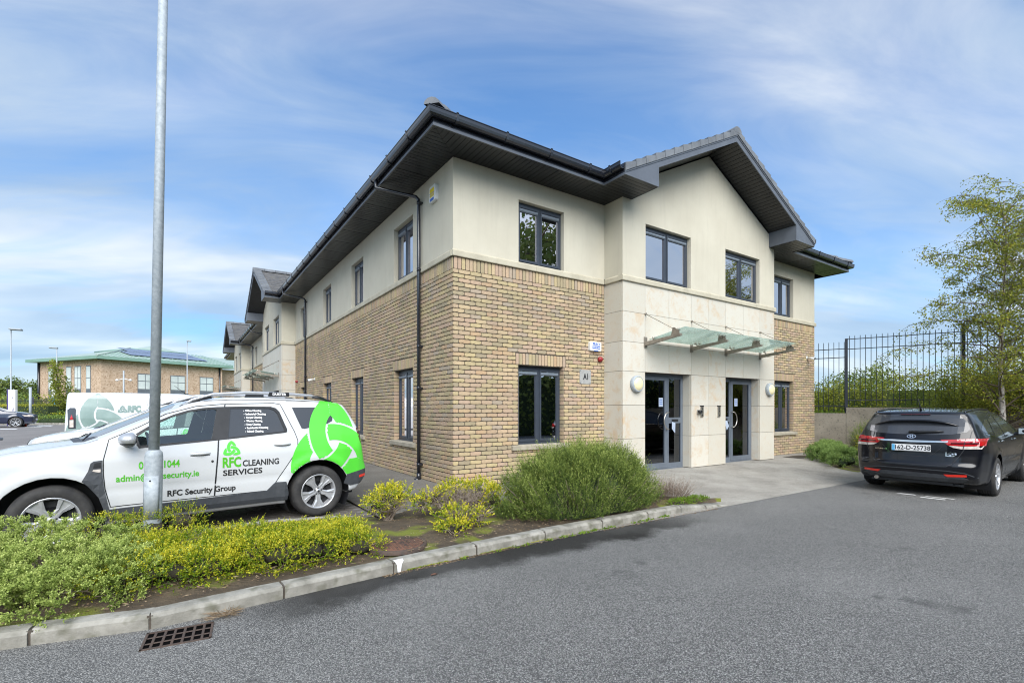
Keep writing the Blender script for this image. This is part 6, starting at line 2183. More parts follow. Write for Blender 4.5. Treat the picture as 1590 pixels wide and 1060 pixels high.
me = bpy.data.meshes.new('body'); car.bm.to_mesh(me); body = link('body', me, M_white_paint, van)
for fcx in ('Rt', 'L'):
    car.patch('side_door_glass', [(2.30, 1.12), (2.30, 1.72), (2.65, 1.66), (3.15, 1.22), (3.18, 1.12)], fcx, M_darkglass, van, .003)
    car.strip('panel_groove', [(-.70, .95), (-.72, 1.62), (-.66, 1.68), (.98, 1.70), (1.05, 1.62), (1.05, .95)], fcx, .012, M_clad if False else M_white_plastic, body, -.0)
    car.strip('door_gap', [(2.18, .45), (2.18, 1.80), (2.40, 1.86), (2.75, 1.72), (3.2, 1.30)], fcx, .009, M_black, body)
    car.strip('door_gap', [(1.15, .45), (1.15, 1.74), (2.12, 1.74)], fcx, .009, M_black, body)
    car.patch('side_moulding', [(.40, .62), (.40, .54), (2.68, .54), (2.68, .62)], fcx, M_clad, van, .012)
    tl = car.patch('tail_light', [(-.80, 1.46), (-.70, 1.46), (-.67, 1.42), (-.67, .84), (-.84, .84), (-.86, 1.40)], fcx, M_darkglass, van, .01)
    car.patch('red_lamp', [(-.765, 1.27), (-.80, 1.14), (-.80, 1.12), (-.73, 1.12)], fcx, M_red_lens, tl, .014)
    car.patch('reversing_lamp', [(-.81, 1.10), (-.72, 1.10), (-.72, .88), (-.81, .88)], fcx, M_clearlens, tl, .014)
car.patch('windscreen', [(3.35, -.80), (3.42, 0), (3.35, .80), (2.72, .72), (2.66, 0), (2.72, -.72)], 'T', M_darkglass, van, .003, cell=.1)
VC = [circle(0, .33, .38)]
em = triquetra(.74, .50, .07, 100, 14)
car.flat('shamrock_emblem', em, -.17, 1.07, 'Rt', M_sage, van, 1, .004, cell=.15, clip=VC)
car.flat('shamrock_emblem', triquetra(.125, .4, .1), .43, 1.40, 'Rt', M_sage, van, 1, .006)
vs, fs = txt('RFC', .26, .72, .020); car.flat('lettering', (vs, fs), .72, 1.42, 'Rt', M_sage, van, 1, .006)
vs, fs = txt('Security', .20, .8, .000); vs = [(x + y * .25, y) for x, y in vs]; car.flat('lettering', (vs, fs), 1.32, 1.43, 'Rt', M_sage, van, 1, .006)
b = MB(); b.box(-.8, 3.6, -.7, .7, .28, .32); b.build('underbody', M_black, van)
for s in (1, -1): mirror_obj(van, 3.0, s * 1.12, 1.25, s, M_black, (.08, .10, .15))
q = car.proj(2.1, 0, 'T', 0); b = MB(); b.tube([q, q + Vector((-.35, 0, .30))], [.012, .006], 6); b.lathe([(0, .03), (.05, .025), (.09, 0)], 14, Matrix.Translation(q)); b.build('aerial', M_black, van)
for x in (0, 3.098):
    arch_liner(x, .33, .375, .96, van)
    for s in (1, -1): wheel(van, x, s * .86, .33, .33, .21, .215, 'twin', s)
van.location = (-5.82, 12.95, -.08); van.rotation_euler = (0, 0, R(0))

# ------------------------------------------------------------------ dark SUV across the car park
SX = dict(x0=-.98, x1=3.95, hw=.98, zt=1.74,
          Wz=[(.2, .88), (.4, .95), (.7, .98), (1.0, .96), (1.1, .93), (1.4, .80), (1.65, .68), (1.8, .55)], Wx=[(-1.2, .2), (-.9, .1), (-.6, 0), (3.0, 0), (3.4, .08), (3.95, .3)],
          T=[(-1.2, 1.5), (-.7, 1.66), (0, 1.72), (.9, 1.72), (1.4, 1.66), (2.2, 1.32), (2.45, 1.20), (3.2, 1.10), (3.7, .98), (4.1, .8)],
          R=[(.2, -.85), (.5, -.97), (1, -.9), (1.5, -.7), (1.8, -.5)], F=[(.2, 3.78), (.5, 3.93), (.8, 3.93), (1.0, 3.8), (1.3, 3.6)], B=[(-1, .28), (4, .24)],
          arches=[(0, .375, .42), (2.975, .375, .42)], k=.018)
dsuv = empty('dark_suv', (0, 0, 0), 0, 'dark blue SUV at the left edge of the car park with silver alloy wheels', 'car')
car = Car(SX, 70, 22, 28)
arch_cut(car, 0, .375, .42); arch_cut(car, 2.975, .375, .42)
me = bpy.data.meshes.new('body'); car.bm.to_mesh(me); link('body', me, M_navy_paint, dsuv)
for fcx in ('Rt', 'L'):
    car.patch('side_glass', [(-.3, 1.12), (-.1, 1.45), (.9, 1.58), (1.4, 1.55), (2.15, 1.12)], fcx, M_darkglass, dsuv, .003)
    car.patch('headlight', [(3.30, .90), (3.72, .86), (3.70, .76), (3.42, .78)], fcx, M_clearlens, dsuv, .006)
    s = -1 if fcx == 'Rt' else 1
    car.patch('headlight', [(s * .55, .90), (s * .82, .92), (s * .82, .76), (s * .55, .76)], 'F', M_clearlens, dsuv, .006)
car.patch('grille', [(-.42, .93), (.42, .93), (.40, .66), (-.40, .66)], 'F', M_black, dsuv, .01)
car.patch('lower_grille', [(-.7, .5), (.7, .5), (.6, .34), (-.6, .34)], 'F', M_black, dsuv, .01)
car.patch('number_plate', [(-.26, .62), (.26, .62), (.26, .52), (-.26, .52)], 'F', M_whitetxt, dsuv, .02)
for x in (0, 2.975):
    arch_liner(x, .375, .42, .96, dsuv)
    for s in (1, -1): wheel(dsuv, x, s * .86, .375, .375, .27, .25, 'twin', s)
dsuv.location = (-16.1, 40.05, .10); dsuv.rotation_euler = (0, 0, R(0))
dsuv.scale = (.95, .95, .95)

# ================================================================== VEGETATION
def unit(v):
    return v / np.maximum(np.linalg.norm(v, axis=-1, keepdims=True), 1e-9)


def rand_dirs(n, up=0.0):
    v = nr.normal(size=(n, 3)); v[:, 2] += up
    return unit(v)


def quads(centers, dirs, length, width, roll=None, fold=0.0):
    """one leaf-shaped quad (kite) per entry: base at centre, pointing along dirs"""
    n = len(centers)
    length = np.broadcast_to(np.asarray(length, float).reshape(-1, 1), (n, 1)); width = np.broadcast_to(np.asarray(width, float).reshape(-1, 1), (n, 1))
    side = unit(np.cross(dirs, nr.normal(size=(n, 3))))
    a = centers
    b = centers + dirs * length * .5 + side * width * .5
    c = centers + dirs * length
    d = centers + dirs * length * .5 - side * width * .5
    v = np.stack([a, b, c, d], 1).reshape(-1, 3)
    f = np.arange(4 * n).reshape(n, 4)
    return v, f


def clump(name, bumps, n, mat, label, cat, group=None, leaf=(.018, .008), sprig=7, splen=.05, updir=.6, zcut=-1, gaps=.55, gap_scale=6.0, twigs=60, seedv=0, parent=None, inner=None, varbase=(.25, .75), tipbright=.3, fill=.7, tuft=0):
    """low shrub: sprigs rooted all over a lumpy surface made of ellipsoids, with twigs and a dark core.
    bumps: (x, y, z, rx, ry, rz, weight)"""
    B_ = np.array([b_[:6] for b_ in bumps], float)
    wts = np.array([b_[3] * b_[4] for b_ in bumps]); wts = wts / wts.sum()
    root = parent
    base = Vector((float(B_[:, 0].mean()), float(B_[:, 1].mean()), 0.0))
    if root is None:
        root = empty(cat.replace(' ', '_') if not name else name, base, 0, label, cat, group)
    k = nr.choice(len(B_), n, p=wts)
    u = rand_dirs(n, .35)
    P = B_[k, :3] + u * B_[k, 3:6] * (fill + (1 - fill) * nr.rand(n, 1) ** .5) * (1 + .10 * nr.normal(size=(n, 1)))
    # drop points buried inside another bump
    keep = np.ones(n, bool)
    for j in range(len(B_)):
        q = (P - B_[j, :3]) / B_[j, 3:6]
        keep &= ~((np.linalg.norm(q, axis=1) < fill * .92) & (k != j))
    keep &= P[:, 2] > -.02
    # natural holes
    g_ = np.sin(P[:, 0] * gap_scale + 1.3 * np.sin(P[:, 1] * gap_scale * 1.3 + seedv)) * np.sin(P[:, 1] * gap_scale * 1.1 + 2 + seedv) * np.sin(P[:, 2] * gap_scale * 1.7 + P[:, 0] * 3)
    keep &= g_ < gaps + .2 * nr.rand(n)
    P, u, k = P[keep], u[keep], k[keep]
    n = len(P)
    nrm = unit(u / B_[k, 3:6])
    spread = .45
    sv = None
    if tuft:        # rosettes: several sprigs fan out from one point
        tv = nr.rand(n)
        P = np.repeat(P, tuft, 0); nrm = np.repeat(nrm, tuft, 0); k = np.repeat(k, tuft); sv = np.repeat(tv, tuft)
        n = len(P); spread = .75
    sd = unit(nrm + nr.normal(size=(n, 3)) * spread + np.array([0, 0, updir]))
    # sprig: leaves along a short stem
    t = np.tile(np.linspace(.05, 1, sprig), n)
    idx = np.repeat(np.arange(n), sprig)
    sl = splen * (0.6 + .8 * nr.rand(n))
    C_ = P[idx] + sd[idx] * (t * sl[idx])[:, None]
    ld = unit(sd[idx] * .75 + nr.normal(size=(n * sprig, 3)) * .55)
    v, f = quads(C_, ld, leaf[0] * (.7 + .6 * nr.rand(len(C_))), leaf[1] * (.7 + .6 * nr.rand(len(C_))))
    sv = varbase[0] + (varbase[1] - varbase[0]) * (nr.rand(n) if sv is None else .7 * sv + .3 * nr.rand(n))
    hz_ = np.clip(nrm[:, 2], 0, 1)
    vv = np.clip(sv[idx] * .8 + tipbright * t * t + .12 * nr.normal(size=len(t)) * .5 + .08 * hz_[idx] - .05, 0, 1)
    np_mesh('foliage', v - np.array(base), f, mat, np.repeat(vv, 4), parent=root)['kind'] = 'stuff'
    # twigs
    b = MB()
    for i in range(twigs):
        j = nr.randint(len(P))
        c = Vector(B_[k[j], :3]); e = Vector(P[j]); c.z = max(0.0, c.z - B_[k[j], 5] * .8) ; c = c + Vector(nr.normal(size=3) * .02)
        m = (c + e) / 2 + Vector(nr.normal(size=3) * .03)
        b.tube([tuple(c - base), tuple(m - base), tuple(e - base)], [.005, .0035, .002], 4, caps=False)
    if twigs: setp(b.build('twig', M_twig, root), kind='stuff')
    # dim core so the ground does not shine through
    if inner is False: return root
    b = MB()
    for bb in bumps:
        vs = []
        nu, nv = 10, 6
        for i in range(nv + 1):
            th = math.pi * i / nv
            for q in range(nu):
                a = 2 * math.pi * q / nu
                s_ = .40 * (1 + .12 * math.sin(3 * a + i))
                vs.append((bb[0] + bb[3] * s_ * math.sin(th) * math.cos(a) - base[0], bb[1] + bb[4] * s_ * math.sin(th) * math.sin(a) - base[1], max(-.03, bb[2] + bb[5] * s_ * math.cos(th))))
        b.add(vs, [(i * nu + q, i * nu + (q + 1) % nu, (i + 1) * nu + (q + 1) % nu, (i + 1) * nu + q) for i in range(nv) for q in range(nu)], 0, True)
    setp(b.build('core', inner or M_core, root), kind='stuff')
    return root


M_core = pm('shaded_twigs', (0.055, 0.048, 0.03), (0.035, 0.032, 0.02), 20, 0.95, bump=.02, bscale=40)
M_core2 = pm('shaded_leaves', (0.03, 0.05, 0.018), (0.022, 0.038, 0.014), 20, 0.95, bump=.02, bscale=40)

# ---- rosemary: upright needled shoots over a dome
def rosemary(cx_, cy_, rx, ry, rz, n, label, group=None, shoot=.125, needles=20, nl=.020):
    base = Vector((cx_, cy_, 0))
    root = empty('rosemary_bush', base, 0, label, 'rosemary bush', group)
    u = rand_dirs(n, .55); u = u[u[:, 2] > -.25]; n = len(u)
    lump = 1 + .10 * np.sin(u[:, 0] * 7 + 1) * np.sin(u[:, 1] * 8 + .5) + .07 * np.sin(u[:, 0] * 17 + u[:, 2] * 9)
    P = np.array([0, 0, rz * .12]) + u * np.array([rx, ry, rz * .86]) * lump[:, None] * (.62 + .30 * nr.rand(n, 1) ** .6)
    P[:, 2] = np.maximum(P[:, 2], .03)
    hole = (np.hypot((P[:, 0] - .15) / .18, (P[:, 2] - .42) / .13) < 1) & (P[:, 1] < -.2) & (nr.rand(n) < .75)
    P, u = P[~hole], u[~hole]; n = len(P)
    sd = unit(np.stack([u[:, 0] * .5, u[:, 1] * .5, np.full(n, .9)], 1) + nr.normal(size=(n, 3)) * .10)
    sl = shoot * (.55 + .6 * nr.rand(n) + .75 * (nr.rand(n) < .22))
    idx = np.repeat(np.arange(n), needles); t = np.tile(np.linspace(0, 1, needles), n)
    bend = nr.normal(size=(n, 3)) * .03
    C_ = P[idx] + sd[idx] * (t * sl[idx])[:, None] + bend[idx] * (t * t)[:, None]
    ld = unit(sd[idx] * .9 + unit(np.cross(sd[idx], nr.normal(size=(len(t), 3)))) * .8)
    v, f = quads(C_, ld, nl * (.75 + .5 * nr.rand(len(t))), .0058)
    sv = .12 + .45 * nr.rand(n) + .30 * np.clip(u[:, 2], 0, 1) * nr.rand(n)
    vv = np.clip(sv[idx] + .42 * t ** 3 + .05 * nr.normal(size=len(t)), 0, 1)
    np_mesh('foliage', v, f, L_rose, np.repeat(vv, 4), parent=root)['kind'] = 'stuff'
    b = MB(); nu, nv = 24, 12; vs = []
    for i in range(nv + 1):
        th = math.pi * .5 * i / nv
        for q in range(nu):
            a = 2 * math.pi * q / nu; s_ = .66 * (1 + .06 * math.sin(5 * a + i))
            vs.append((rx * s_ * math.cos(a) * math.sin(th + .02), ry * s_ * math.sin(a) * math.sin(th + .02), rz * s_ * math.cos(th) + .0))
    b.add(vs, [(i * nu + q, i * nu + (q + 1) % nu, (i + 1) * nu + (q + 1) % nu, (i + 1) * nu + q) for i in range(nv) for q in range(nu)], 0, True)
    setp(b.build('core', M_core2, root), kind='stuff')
    b = MB()
    for i in range(150):
        a = nr.rand() * 2 * math.pi; r_ = .7 + .25 * nr.rand()
        e = Vector((rx * r_ * math.cos(a), ry * r_ * math.sin(a), .05 + .35 * nr.rand()))
        b.tube([(e.x * .5, e.y * .5, 0), tuple(e * .85), tuple(e + Vector((0, 0, .12)))], [.006, .004, .002], 4, caps=False)
    setp(b.build('twig', M_twig, root), kind='stuff')
    return root


rosemary(.64, -2.60, 1.36, .62, .86, 15000, 'large dense rosemary bush in front of the first entrance')
# ---- dry heather at the tip of the bed
def dry_tuft(name, x, y, r, h, n, mat, label, cat, lean=.5, wd=.005, z0=0.0, group=None):
    root = empty(name, (x, y, z0), 0, label, cat, group)
    a = nr.rand(n) * 2 * math.pi; rr = nr.rand(n) ** .5
    P = np.stack([r * .35 * rr * np.cos(a), r * .35 * rr * np.sin(a), np.zeros(n)], 1)
    d = unit(np.stack([np.cos(a) * rr * lean * 1.6, np.sin(a) * rr * lean * 1.6, np.ones(n)], 1) + nr.normal(size=(n, 3)) * .15)
    L_ = h * (.6 + .6 * nr.rand(n))
    v, f = quads(P, d, L_, wd * .6)
    t = nr.rand(n * 8); idx = np.repeat(np.arange(n), 8)
    C_ = P[idx] + d[idx] * (L_[idx] * (.35 + .65 * t))[:, None]
    v2, f2 = quads(C_, unit(d[idx] + nr.normal(size=(n * 8, 3)) * .8), .03, wd)
    vv = np.concatenate([np.repeat(.1 + .4 * nr.rand(n), 4), np.repeat(np.clip(.2 + .8 * t, 0, 1), 4)])
    np_mesh('foliage', np.concatenate([v, v2]), np.concatenate([f, f2 + len(v)]), mat, vv, parent=root)['kind'] = 'stuff'
    return root


dry_tuft('heather', 2.22, -2.72, .50, .36, 520, L_heath, 'dry brown heather tuft beside the right end of the rosemary bush', 'heather', z0=-.03)
clump('creeping_plant', [(2.45, -2.98, -.03, .32, .12, .07), (2.1, -3.0, -.02, .25, .10, .07)], 900, L_weed, 'low bright green creeper at the pointed end of the kerb', 'creeper', leaf=(.014, .010), splen=.03, twigs=0, gaps=.9)

# ---- golden shrubs between the round cover and the rosemary
def gold(bumps, n, label, **kw):
    a = dict(leaf=(.026, .014), sprig=8, splen=.07, gaps=.45, gap_scale=9.0, twigs=80, varbase=(.15, .85), tipbright=.45, fill=.72)
    a.update(kw)
    return clump('golden_shrub', bumps, n, L_gold, label, 'golden shrub', 'golden shrubs in the bed', **a)


def bare(root, cx_, cy_, r, h, n, seed=3):
    """leafless grey branches of a shrub"""
    r_ = random.Random(seed)
    b = MB(); base = root.location
    for i in range(n):
        a = r_.uniform(0, 6.28); q = r_.uniform(.2, 1)
        p0 = Vector((cx_ + r_.uniform(-.06, .06), cy_ + r_.uniform(-.05, .05), 0)); p1 = Vector((cx_ + .5 * r * q * math.cos(a), cy_ + .5 * r * q * math.sin(a), h * r_.uniform(.3, .6)))
        p2 = Vector((cx_ + r * q * math.cos(a + .3), cy_ + r * q * math.sin(a + .3), h * r_.uniform(.5, 1.05)))
        b.tube([tuple(p - base) for p in (p0, p1, p2)], [.007, .005, .002], 5, caps=False)
        for k in range(3):
            e = p1.lerp(p2, r_.random()) ; f_ = e + Vector((r_.uniform(-.12, .12), r_.uniform(-.12, .12), r_.uniform(-.02, .12)))
            b.tube([tuple(e - base), tuple(f_ - base)], [.003, .0015], 4, caps=False)
    setp(b.build('branch', M_twig, root), kind='stuff')


r1_ = gold([(-1.80, -1.72, .26, .20, .17, .12), (-1.62, -1.66, .28, .16, .14, .11), (-1.95, -1.78, .20, .13, .12, .09)], 480, 'small golden leaved shrub on grey stems, left of the square cover')
bare(r1_, -1.78, -1.74, .26, .28, 80, 5)
r2_ = gold([(-1.25, -1.95, .25, .19, .14, .09), (-1.45, -1.98, .20, .10, .10, .07), (-1.05, -1.88, .27, .14, .10, .07)], 230, 'sparse golden shrub with many bare grey branches, middle of the bed')
bare(r2_, -1.05, -2.0, .44, .36, 150, 8)
r3_ = gold([(-.62, -1.95, .25, .22, .20, .15), (-.50, -2.12, .17, .19, .17, .16), (-.88, -1.80, .30, .20, .13, .09)], 560, 'golden and green shrub pressed against the left side of the rosemary bush')
bare(r3_, -.78, -2.0, .34, .32, 90, 9)
r4_ = gold([(-1.32, -2.62, .12, .22, .14, .13), (-1.08, -2.60, .10, .18, .12, .10), (-1.42, -2.78, .06, .15, .12, .07)], 330, 'low golden shrub just behind the kerb, right of the round rusty cover')
bare(r4_, -1.15, -2.55, .34, .22, 60, 11)
# ---- golden ground cover
gb = []
r_ = random.Random(4)
for i in range(56):
    t = i / 55; x = -4.25 + 1.78 * t + r_.uniform(-.05, .05)
    for yy in (0,):
        y = -2.48 - .10 * t + r_.uniform(-.46, .38)
        rr = r_.uniform(.17, .27)
        gb.append((x, y, r_.uniform(.03, .12) - .02 * abs(y + 2.4) * 1, rr, rr * .9, r_.uniform(.10, .17)))
r5_ = clump('golden_ground_cover', gb, 17000, L_gold, 'broad spreading golden shrub along the kerb below the white SUV', 'golden shrub', 'golden shrubs in the bed', leaf=(.017, .0095), sprig=8, splen=.05, gaps=.75, gap_scale=7.0, twigs=320, varbase=(.02, .62), tipbright=.40, fill=.6)
gb2 = [(-2.50 + .18 * i, -2.15 - .12 * (i % 2), .06, .17, .14, .10) for i in range(-1, 2)] + [(-2.5, -2.05, .05, .2, .15, .11), (-2.6, -2.78, .03, .13, .1, .08), (-2.45, -2.5, .06, .15, .15, .12)]
clump('golden_ground_cover', gb2, 760, L_gold, 'loose green and gold end of the ground cover left of the round cover', 'golden shrub', 'golden shrubs in the bed', leaf=(.02, .010), sprig=7, splen=.06, gaps=.4, gap_scale=9, twigs=70, varbase=(.1, .7), tipbright=.35)
gb3 = [(-4.9 + .2 * i + r_.uniform(-.05, .05), -1.42 + .04 * i + r_.uniform(-.1, .1), .10 + r_.uniform(-.02, .05), .24, .2, .17) for i in range(6)]
clump('golden_ground_cover', gb3, 1800, L_gold, 'yellow tipped shrub at the back of the bed around the foot of the lamp post', 'golden shrub', 'golden shrubs in the bed', leaf=(.015, .008), sprig=7, splen=.05, gaps=.6, twigs=60, varbase=(.05, .65), tipbright=.3)
# ---- juniper carpet, front left
jb = []
for i in range(96):
    x = -6.3 + 2.2 * r_.random(); f_ = 1 - smooth((x + 4.9) / .75) * .45
    y = -3.12 + 1.5 * r_.random() ** 1.15 * f_
    rr = r_.uniform(.20, .30)
    if x > -4.65 and y > -2.35: y -= .45
    jb.append((x, max(y, -3.10), r_.uniform(.04, .13) + .05 * (y + 3.0), rr, rr * .95, r_.uniform(.15, .22)))
jb += [(-4.55, -2.05, .22, .33, .25, .17), (-4.85, -1.9, .26, .3, .3, .18), (-5.2, -1.8, .27, .3, .3, .18), (-4.3, -2.0, .17, .25, .2, .13), (-5.5, -2.1, .22, .3, .3, .2), (-4.42, -2.85, .05, .22, .2, .15), (-4.7, -3.02, .04, .25, .16, .15), (-5.1, -3.03, .05, .25, .16, .16)]
clump('juniper_carpet', jb, 4600, L_juni, 'wide pale green juniper carpet spilling over the kerb at the left', 'juniper', tuft=13, leaf=(.0125, .0085), sprig=8, splen=.040, gaps=.9, gap_scale=4.6, twigs=160, varbase=(.12, .72), tipbright=.36, fill=.52, inner=False)
# cotoneaster-like sprays at the meeting of the two
cbm = [(-4.12 + .13 * i, -2.78 - .02 * i, .06, .14, .13, .10) for i in range(4)]
clump('trailing_shrub', cbm, 420, L_dark, 'dark small leaved trailing shrub between the juniper and the golden cover', 'trailing shrub', leaf=(.02, .013), sprig=6, splen=.09, gaps=.9, twigs=60)
# ---- junipers and shrubs at the right, beyond the apron
j2 = [(9.55 + .35 * i + r_.uniform(-.1, .1), -2.15 + .19 * i + r_.uniform(-.15, .15), .10, .42, .36, .26) for i in range(9)] + [(10.3, -1.35, .1, .4, .35, .25), (10.9, -1.0, .1, .4, .3, .24), (9.3, -2.2, .04, .35, .25, .2), (11.5, -.95, .12, .4, .35, .28)]
clump('juniper', j2, 1500, L_dark, 'low mid green juniper beside the path, left of the black car', 'juniper', tuft=12, leaf=(.022, .015), sprig=6, splen=.075, gaps=.9, gap_scale=3.6, twigs=0, varbase=(.2, .9), tipbright=.25, inner=M_core2)
rosemary(13.1, -1.35, .62, .5, .95, 900, 'small grey green rosemary against the concrete wall, behind the black car', None, .16, 18, .03)
clump('wall_shrub', [(12.6, -1.6, .3, .4, .3, .35), (13.0, -2.0, .35, .45, .35, .4), (13.3, -2.7, .4, .5, .5, .45)], 1500, L_hedge, 'reddish green shrub at the foot of the concrete wall behind the black car', 'shrub', leaf=(.04, .025), splen=.09, twigs=30, gaps=.8)
# ---- weeds and litter in the gutter line
wx = [(x, interp(KF, x) - .03 - .02 * r_.random()) for x in [-.55 + 2.4 * (r_.random() ** 1.1) for _ in range(26)] + [-1.2, -.95, -.8, -1.6]]
for i, (x, y) in enumerate(wx[:5]):
    pass
P = np.array([(x, y, -.098) for x, y in wx])
idx = np.repeat(np.arange(len(P)), 14)
C_ = P[idx] + nr.normal(size=(len(idx), 3)) * np.array([.028, .012, .004])
C_[:, 2] = np.maximum(C_[:, 2], -.099)
v, f = quads(C_, unit(nr.normal(size=(len(idx), 3)) * np.array([1, 1, .3]) + np.array([0, -.2, .7])), .03 * (.6 + .8 * nr.rand(len(idx))), .014)
setp(np_mesh('weeds', v, f, L_weed, np.repeat(nr.rand(len(idx)), 4)), kind='stuff')
n = 2600
x = -2.4 + 5.0 * nr.rand(n); yk = np.array([interp(KF, a) for a in x])
C_ = np.stack([x, yk - .012 - .05 * nr.rand(n) ** 2 - .07 * nr.rand(n) * (x > .3), np.full(n, -.0975)], 1)
dd = unit(nr.normal(size=(n, 3)) * np.array([1, 1, .25])); dd[:, 2] = np.abs(dd[:, 2]) * .4
v, f = quads(C_, dd, .02 * (.4 + nr.rand(n)), .006)
setp(np_mesh('leaf_litter', v, f, L_dry, np.repeat(nr.rand(n), 4)), kind='stuff')
# moss line along the foot of the kerb
n = 2600
x = -2.3 + 2.6 * nr.rand(n); yk = np.array([interp(KF, a) for a in x])
C_ = np.stack([x, yk + .004 - .016 * nr.rand(n), -.099 + .006 * nr.rand(n)], 1)
keepm = np.sin(x * 9) + np.sin(x * 23) > -.4; C_ = C_[keepm]
v, f = quads(C_, rand_dirs(len(C_), 1.2), .009, .007)
setp(np_mesh('moss', v, f, L_gold, np.repeat(.25 + .4 * nr.rand(len(C_)), 4)), kind='stuff')
# litter and dead stems on the soil
n = 5200
x = -5.0 + 7.6 * nr.rand(n)
yf = np.array([interp(KF, a) for a in x]) + .14; yb = np.array([interp(bed_back, a) for a in x])
yy = yf + (yb - yf) * nr.rand(n) ** 1.3
C_ = np.stack([x, yy, np.array([soil_z(a, c) for a, c in zip(x, yy)]) + .024], 1)
dd = unit(nr.normal(size=(n, 3)) * np.array([1, 1, .2])); dd[:, 2] = np.abs(dd[:, 2]) * .5
v, f = quads(C_, dd, .014 + .05 * nr.rand(n) ** 3, .0045 + .005 * nr.rand(n))
setp(np_mesh('dead_stems', v, f, L_dry, np.repeat(nr.rand(n), 4)), kind='stuff')
# dry grass caught on the grating
n = 160
C_ = np.stack([-3.66 + .12 * nr.rand(n), -3.50 - .09 * nr.rand(n), -.09 + .015 * nr.rand(n)], 1)
dd = unit(np.stack([nr.normal(size=n), nr.normal(size=n) * .4, .2 * nr.rand(n)], 1))
v, f = quads(C_, dd, .05 + .08 * nr.rand(n), .004)
setp(np_mesh('dry_grass', v, f, L_dry, np.repeat(.5 + .5 * nr.rand(n), 4)), kind='stuff')
b = MB(); b.add([(-2.06, -3.58, -.094), (-2.02, -3.60, -.086), (-1.99, -3.575, -.094), (-2.0, -3.555, -.088), (-2.04, -3.555, -.092)], [(0, 1, 2, 3, 4)])
setp(b.build('fallen_leaf', M_rust), 'single brown fallen leaf on the road near the kerb', 'leaf')

# ================================================================== STREET FURNITURE NEAR THE CAMERA
# drain grating
t = empty('drain_grating', (-3.86, -3.70, -.10), R(-6), 'rusty iron drain grating set in the road against the kerb', 'drain grating')
b = MB(); b.box(-.19, .19, -.15, .13, -.16, -.15); b.build('gully', M_black, t)
b = MB()
GX0, GX1, GY0, GY1 = -.185, .185, -.145, .115
for x0, x1, y0, y1 in ((GX0, GX1, GY0, GY0 + .012), (GX0, GX1, GY1 - .012, GY1), (GX0, GX0 + .014, GY0, GY1), (GX1 - .014, GX1, GY0, GY1)): b.box(x0, x1, y0, y1, -.03, .007)
b.build('grating_frame', M_iron, t)
for i in range(1, 7):
    b = MB(); x = GX0 + (GX1 - GX0) * i / 7; b.bbox(x - .0075, x + .0075, GY0 + .012, GY1 - .012, -.022, .006, .002); b.build('bar', M_iron, t)
for i in range(1, 3):
    b = MB(); y = GY0 + (GY1 - GY0) * i / 3; b.bbox(GX0 + .014, GX1 - .014, y - .007, y + .007, -.02, .004, .002); b.build('cross_bar', M_iron, t)
b = MB(); b.box(-.186, .186, -.146, .116, -.0025, -.0015); 
# black sheet just under the bars, standing in for the shade of the gully
b = MB(); b.add([(GX0 + .012, GY0 + .01, .0008), (GX1 - .012, GY0 + .01, .0008), (GX1 - .012, GY1 - .01, .0008), (GX0 + .012, GY1 - .01, .0008)], [(0, 1, 2, 3)]); b.build('pit', M_pit if 'M_pit' in globals() else M_black, t)
# round cover
t = empty('manhole_cover', (-2.09, -2.84, .006), R(20), 'round rusty brown manhole cover lying in the planting bed', 'manhole cover')
b = MB(); b.lathe([(0, .016), (.255, .016), (.262, .012), (.262, -.02)], 48); b.build('lid', M_rust, t)
b = MB(); b.lathe([(.266, -.02), (.266, .014), (.272, .018), (.292, .018), (.297, .012), (.30, -.02)], 48); b.build('rim', M_iron, t)
b = MB()
for i in range(-6, 7):
    for j in range(-6, 7):
        x, y = i * .038 + (j % 2) * .019, j * .036
        if math.hypot(x, y) < .235: b.box(x - .011, x + .011, y - .004, y + .004, .0155, .0195)
setp(b.build('tread_bar', M_iron, t), kind='stuff')
for x in (-.2, .2):
    b = MB(); b.box(x - .02, x + .02, -.008, .008, .0168, .0178); b.build('keyhole', M_black, t)
t = empty('inspection_cover', (-.66, -.46, -.03), R(4), 'square dark inspection cover in the path at the building corner', 'inspection cover')
b = MB(); b.bbox(-.27, .27, -.17, .17, -.02, .012, .004); b.build('lid', M_black, t)
b = MB()
for x0, x1, y0, y1 in ((-.295, -.275, -.195, .195), (.275, .295, -.195, .195), (-.275, .275, -.195, -.175), (-.275, .275, .175, .195)): b.box(x0, x1, y0, y1, -.02, .011)
b.build('rim', M_iron, t)
t = empty('inspection_cover', (10.55, -.62, 0.0), 0, 'dark rectangular inspection cover in the path at the far right corner of the building', 'inspection cover')
b = MB(); b.bbox(-.45, .45, -.22, .22, -.02, .008, .004); b.build('lid', M_black, t)

# lamp post beside the white SUV: leans slightly to the right
t = empty('lamp_post', (-4.10, -1.22, 0.0), 0, 'tall galvanised steel lamp post standing in the shrubs in front of the white SUV', 'lamp post')
lean = Vector((.8286, -.5598, 0)) * .020
b = MB()
pb_ = lambda z: tuple(lean * z + Vector((0, 0, z)))
b.tube([pb_(-.12), pb_(.86), pb_(.90), pb_(.925)], [.079, .079, .073, .050], 32, caps=False)
b.build('base_tube', M_galv, t)
b = MB(); b.tube([pb_(.90), pb_(4.0), pb_(7.9)], [.0475, .044, .038], 28); b.build('pole', M_galv, t)
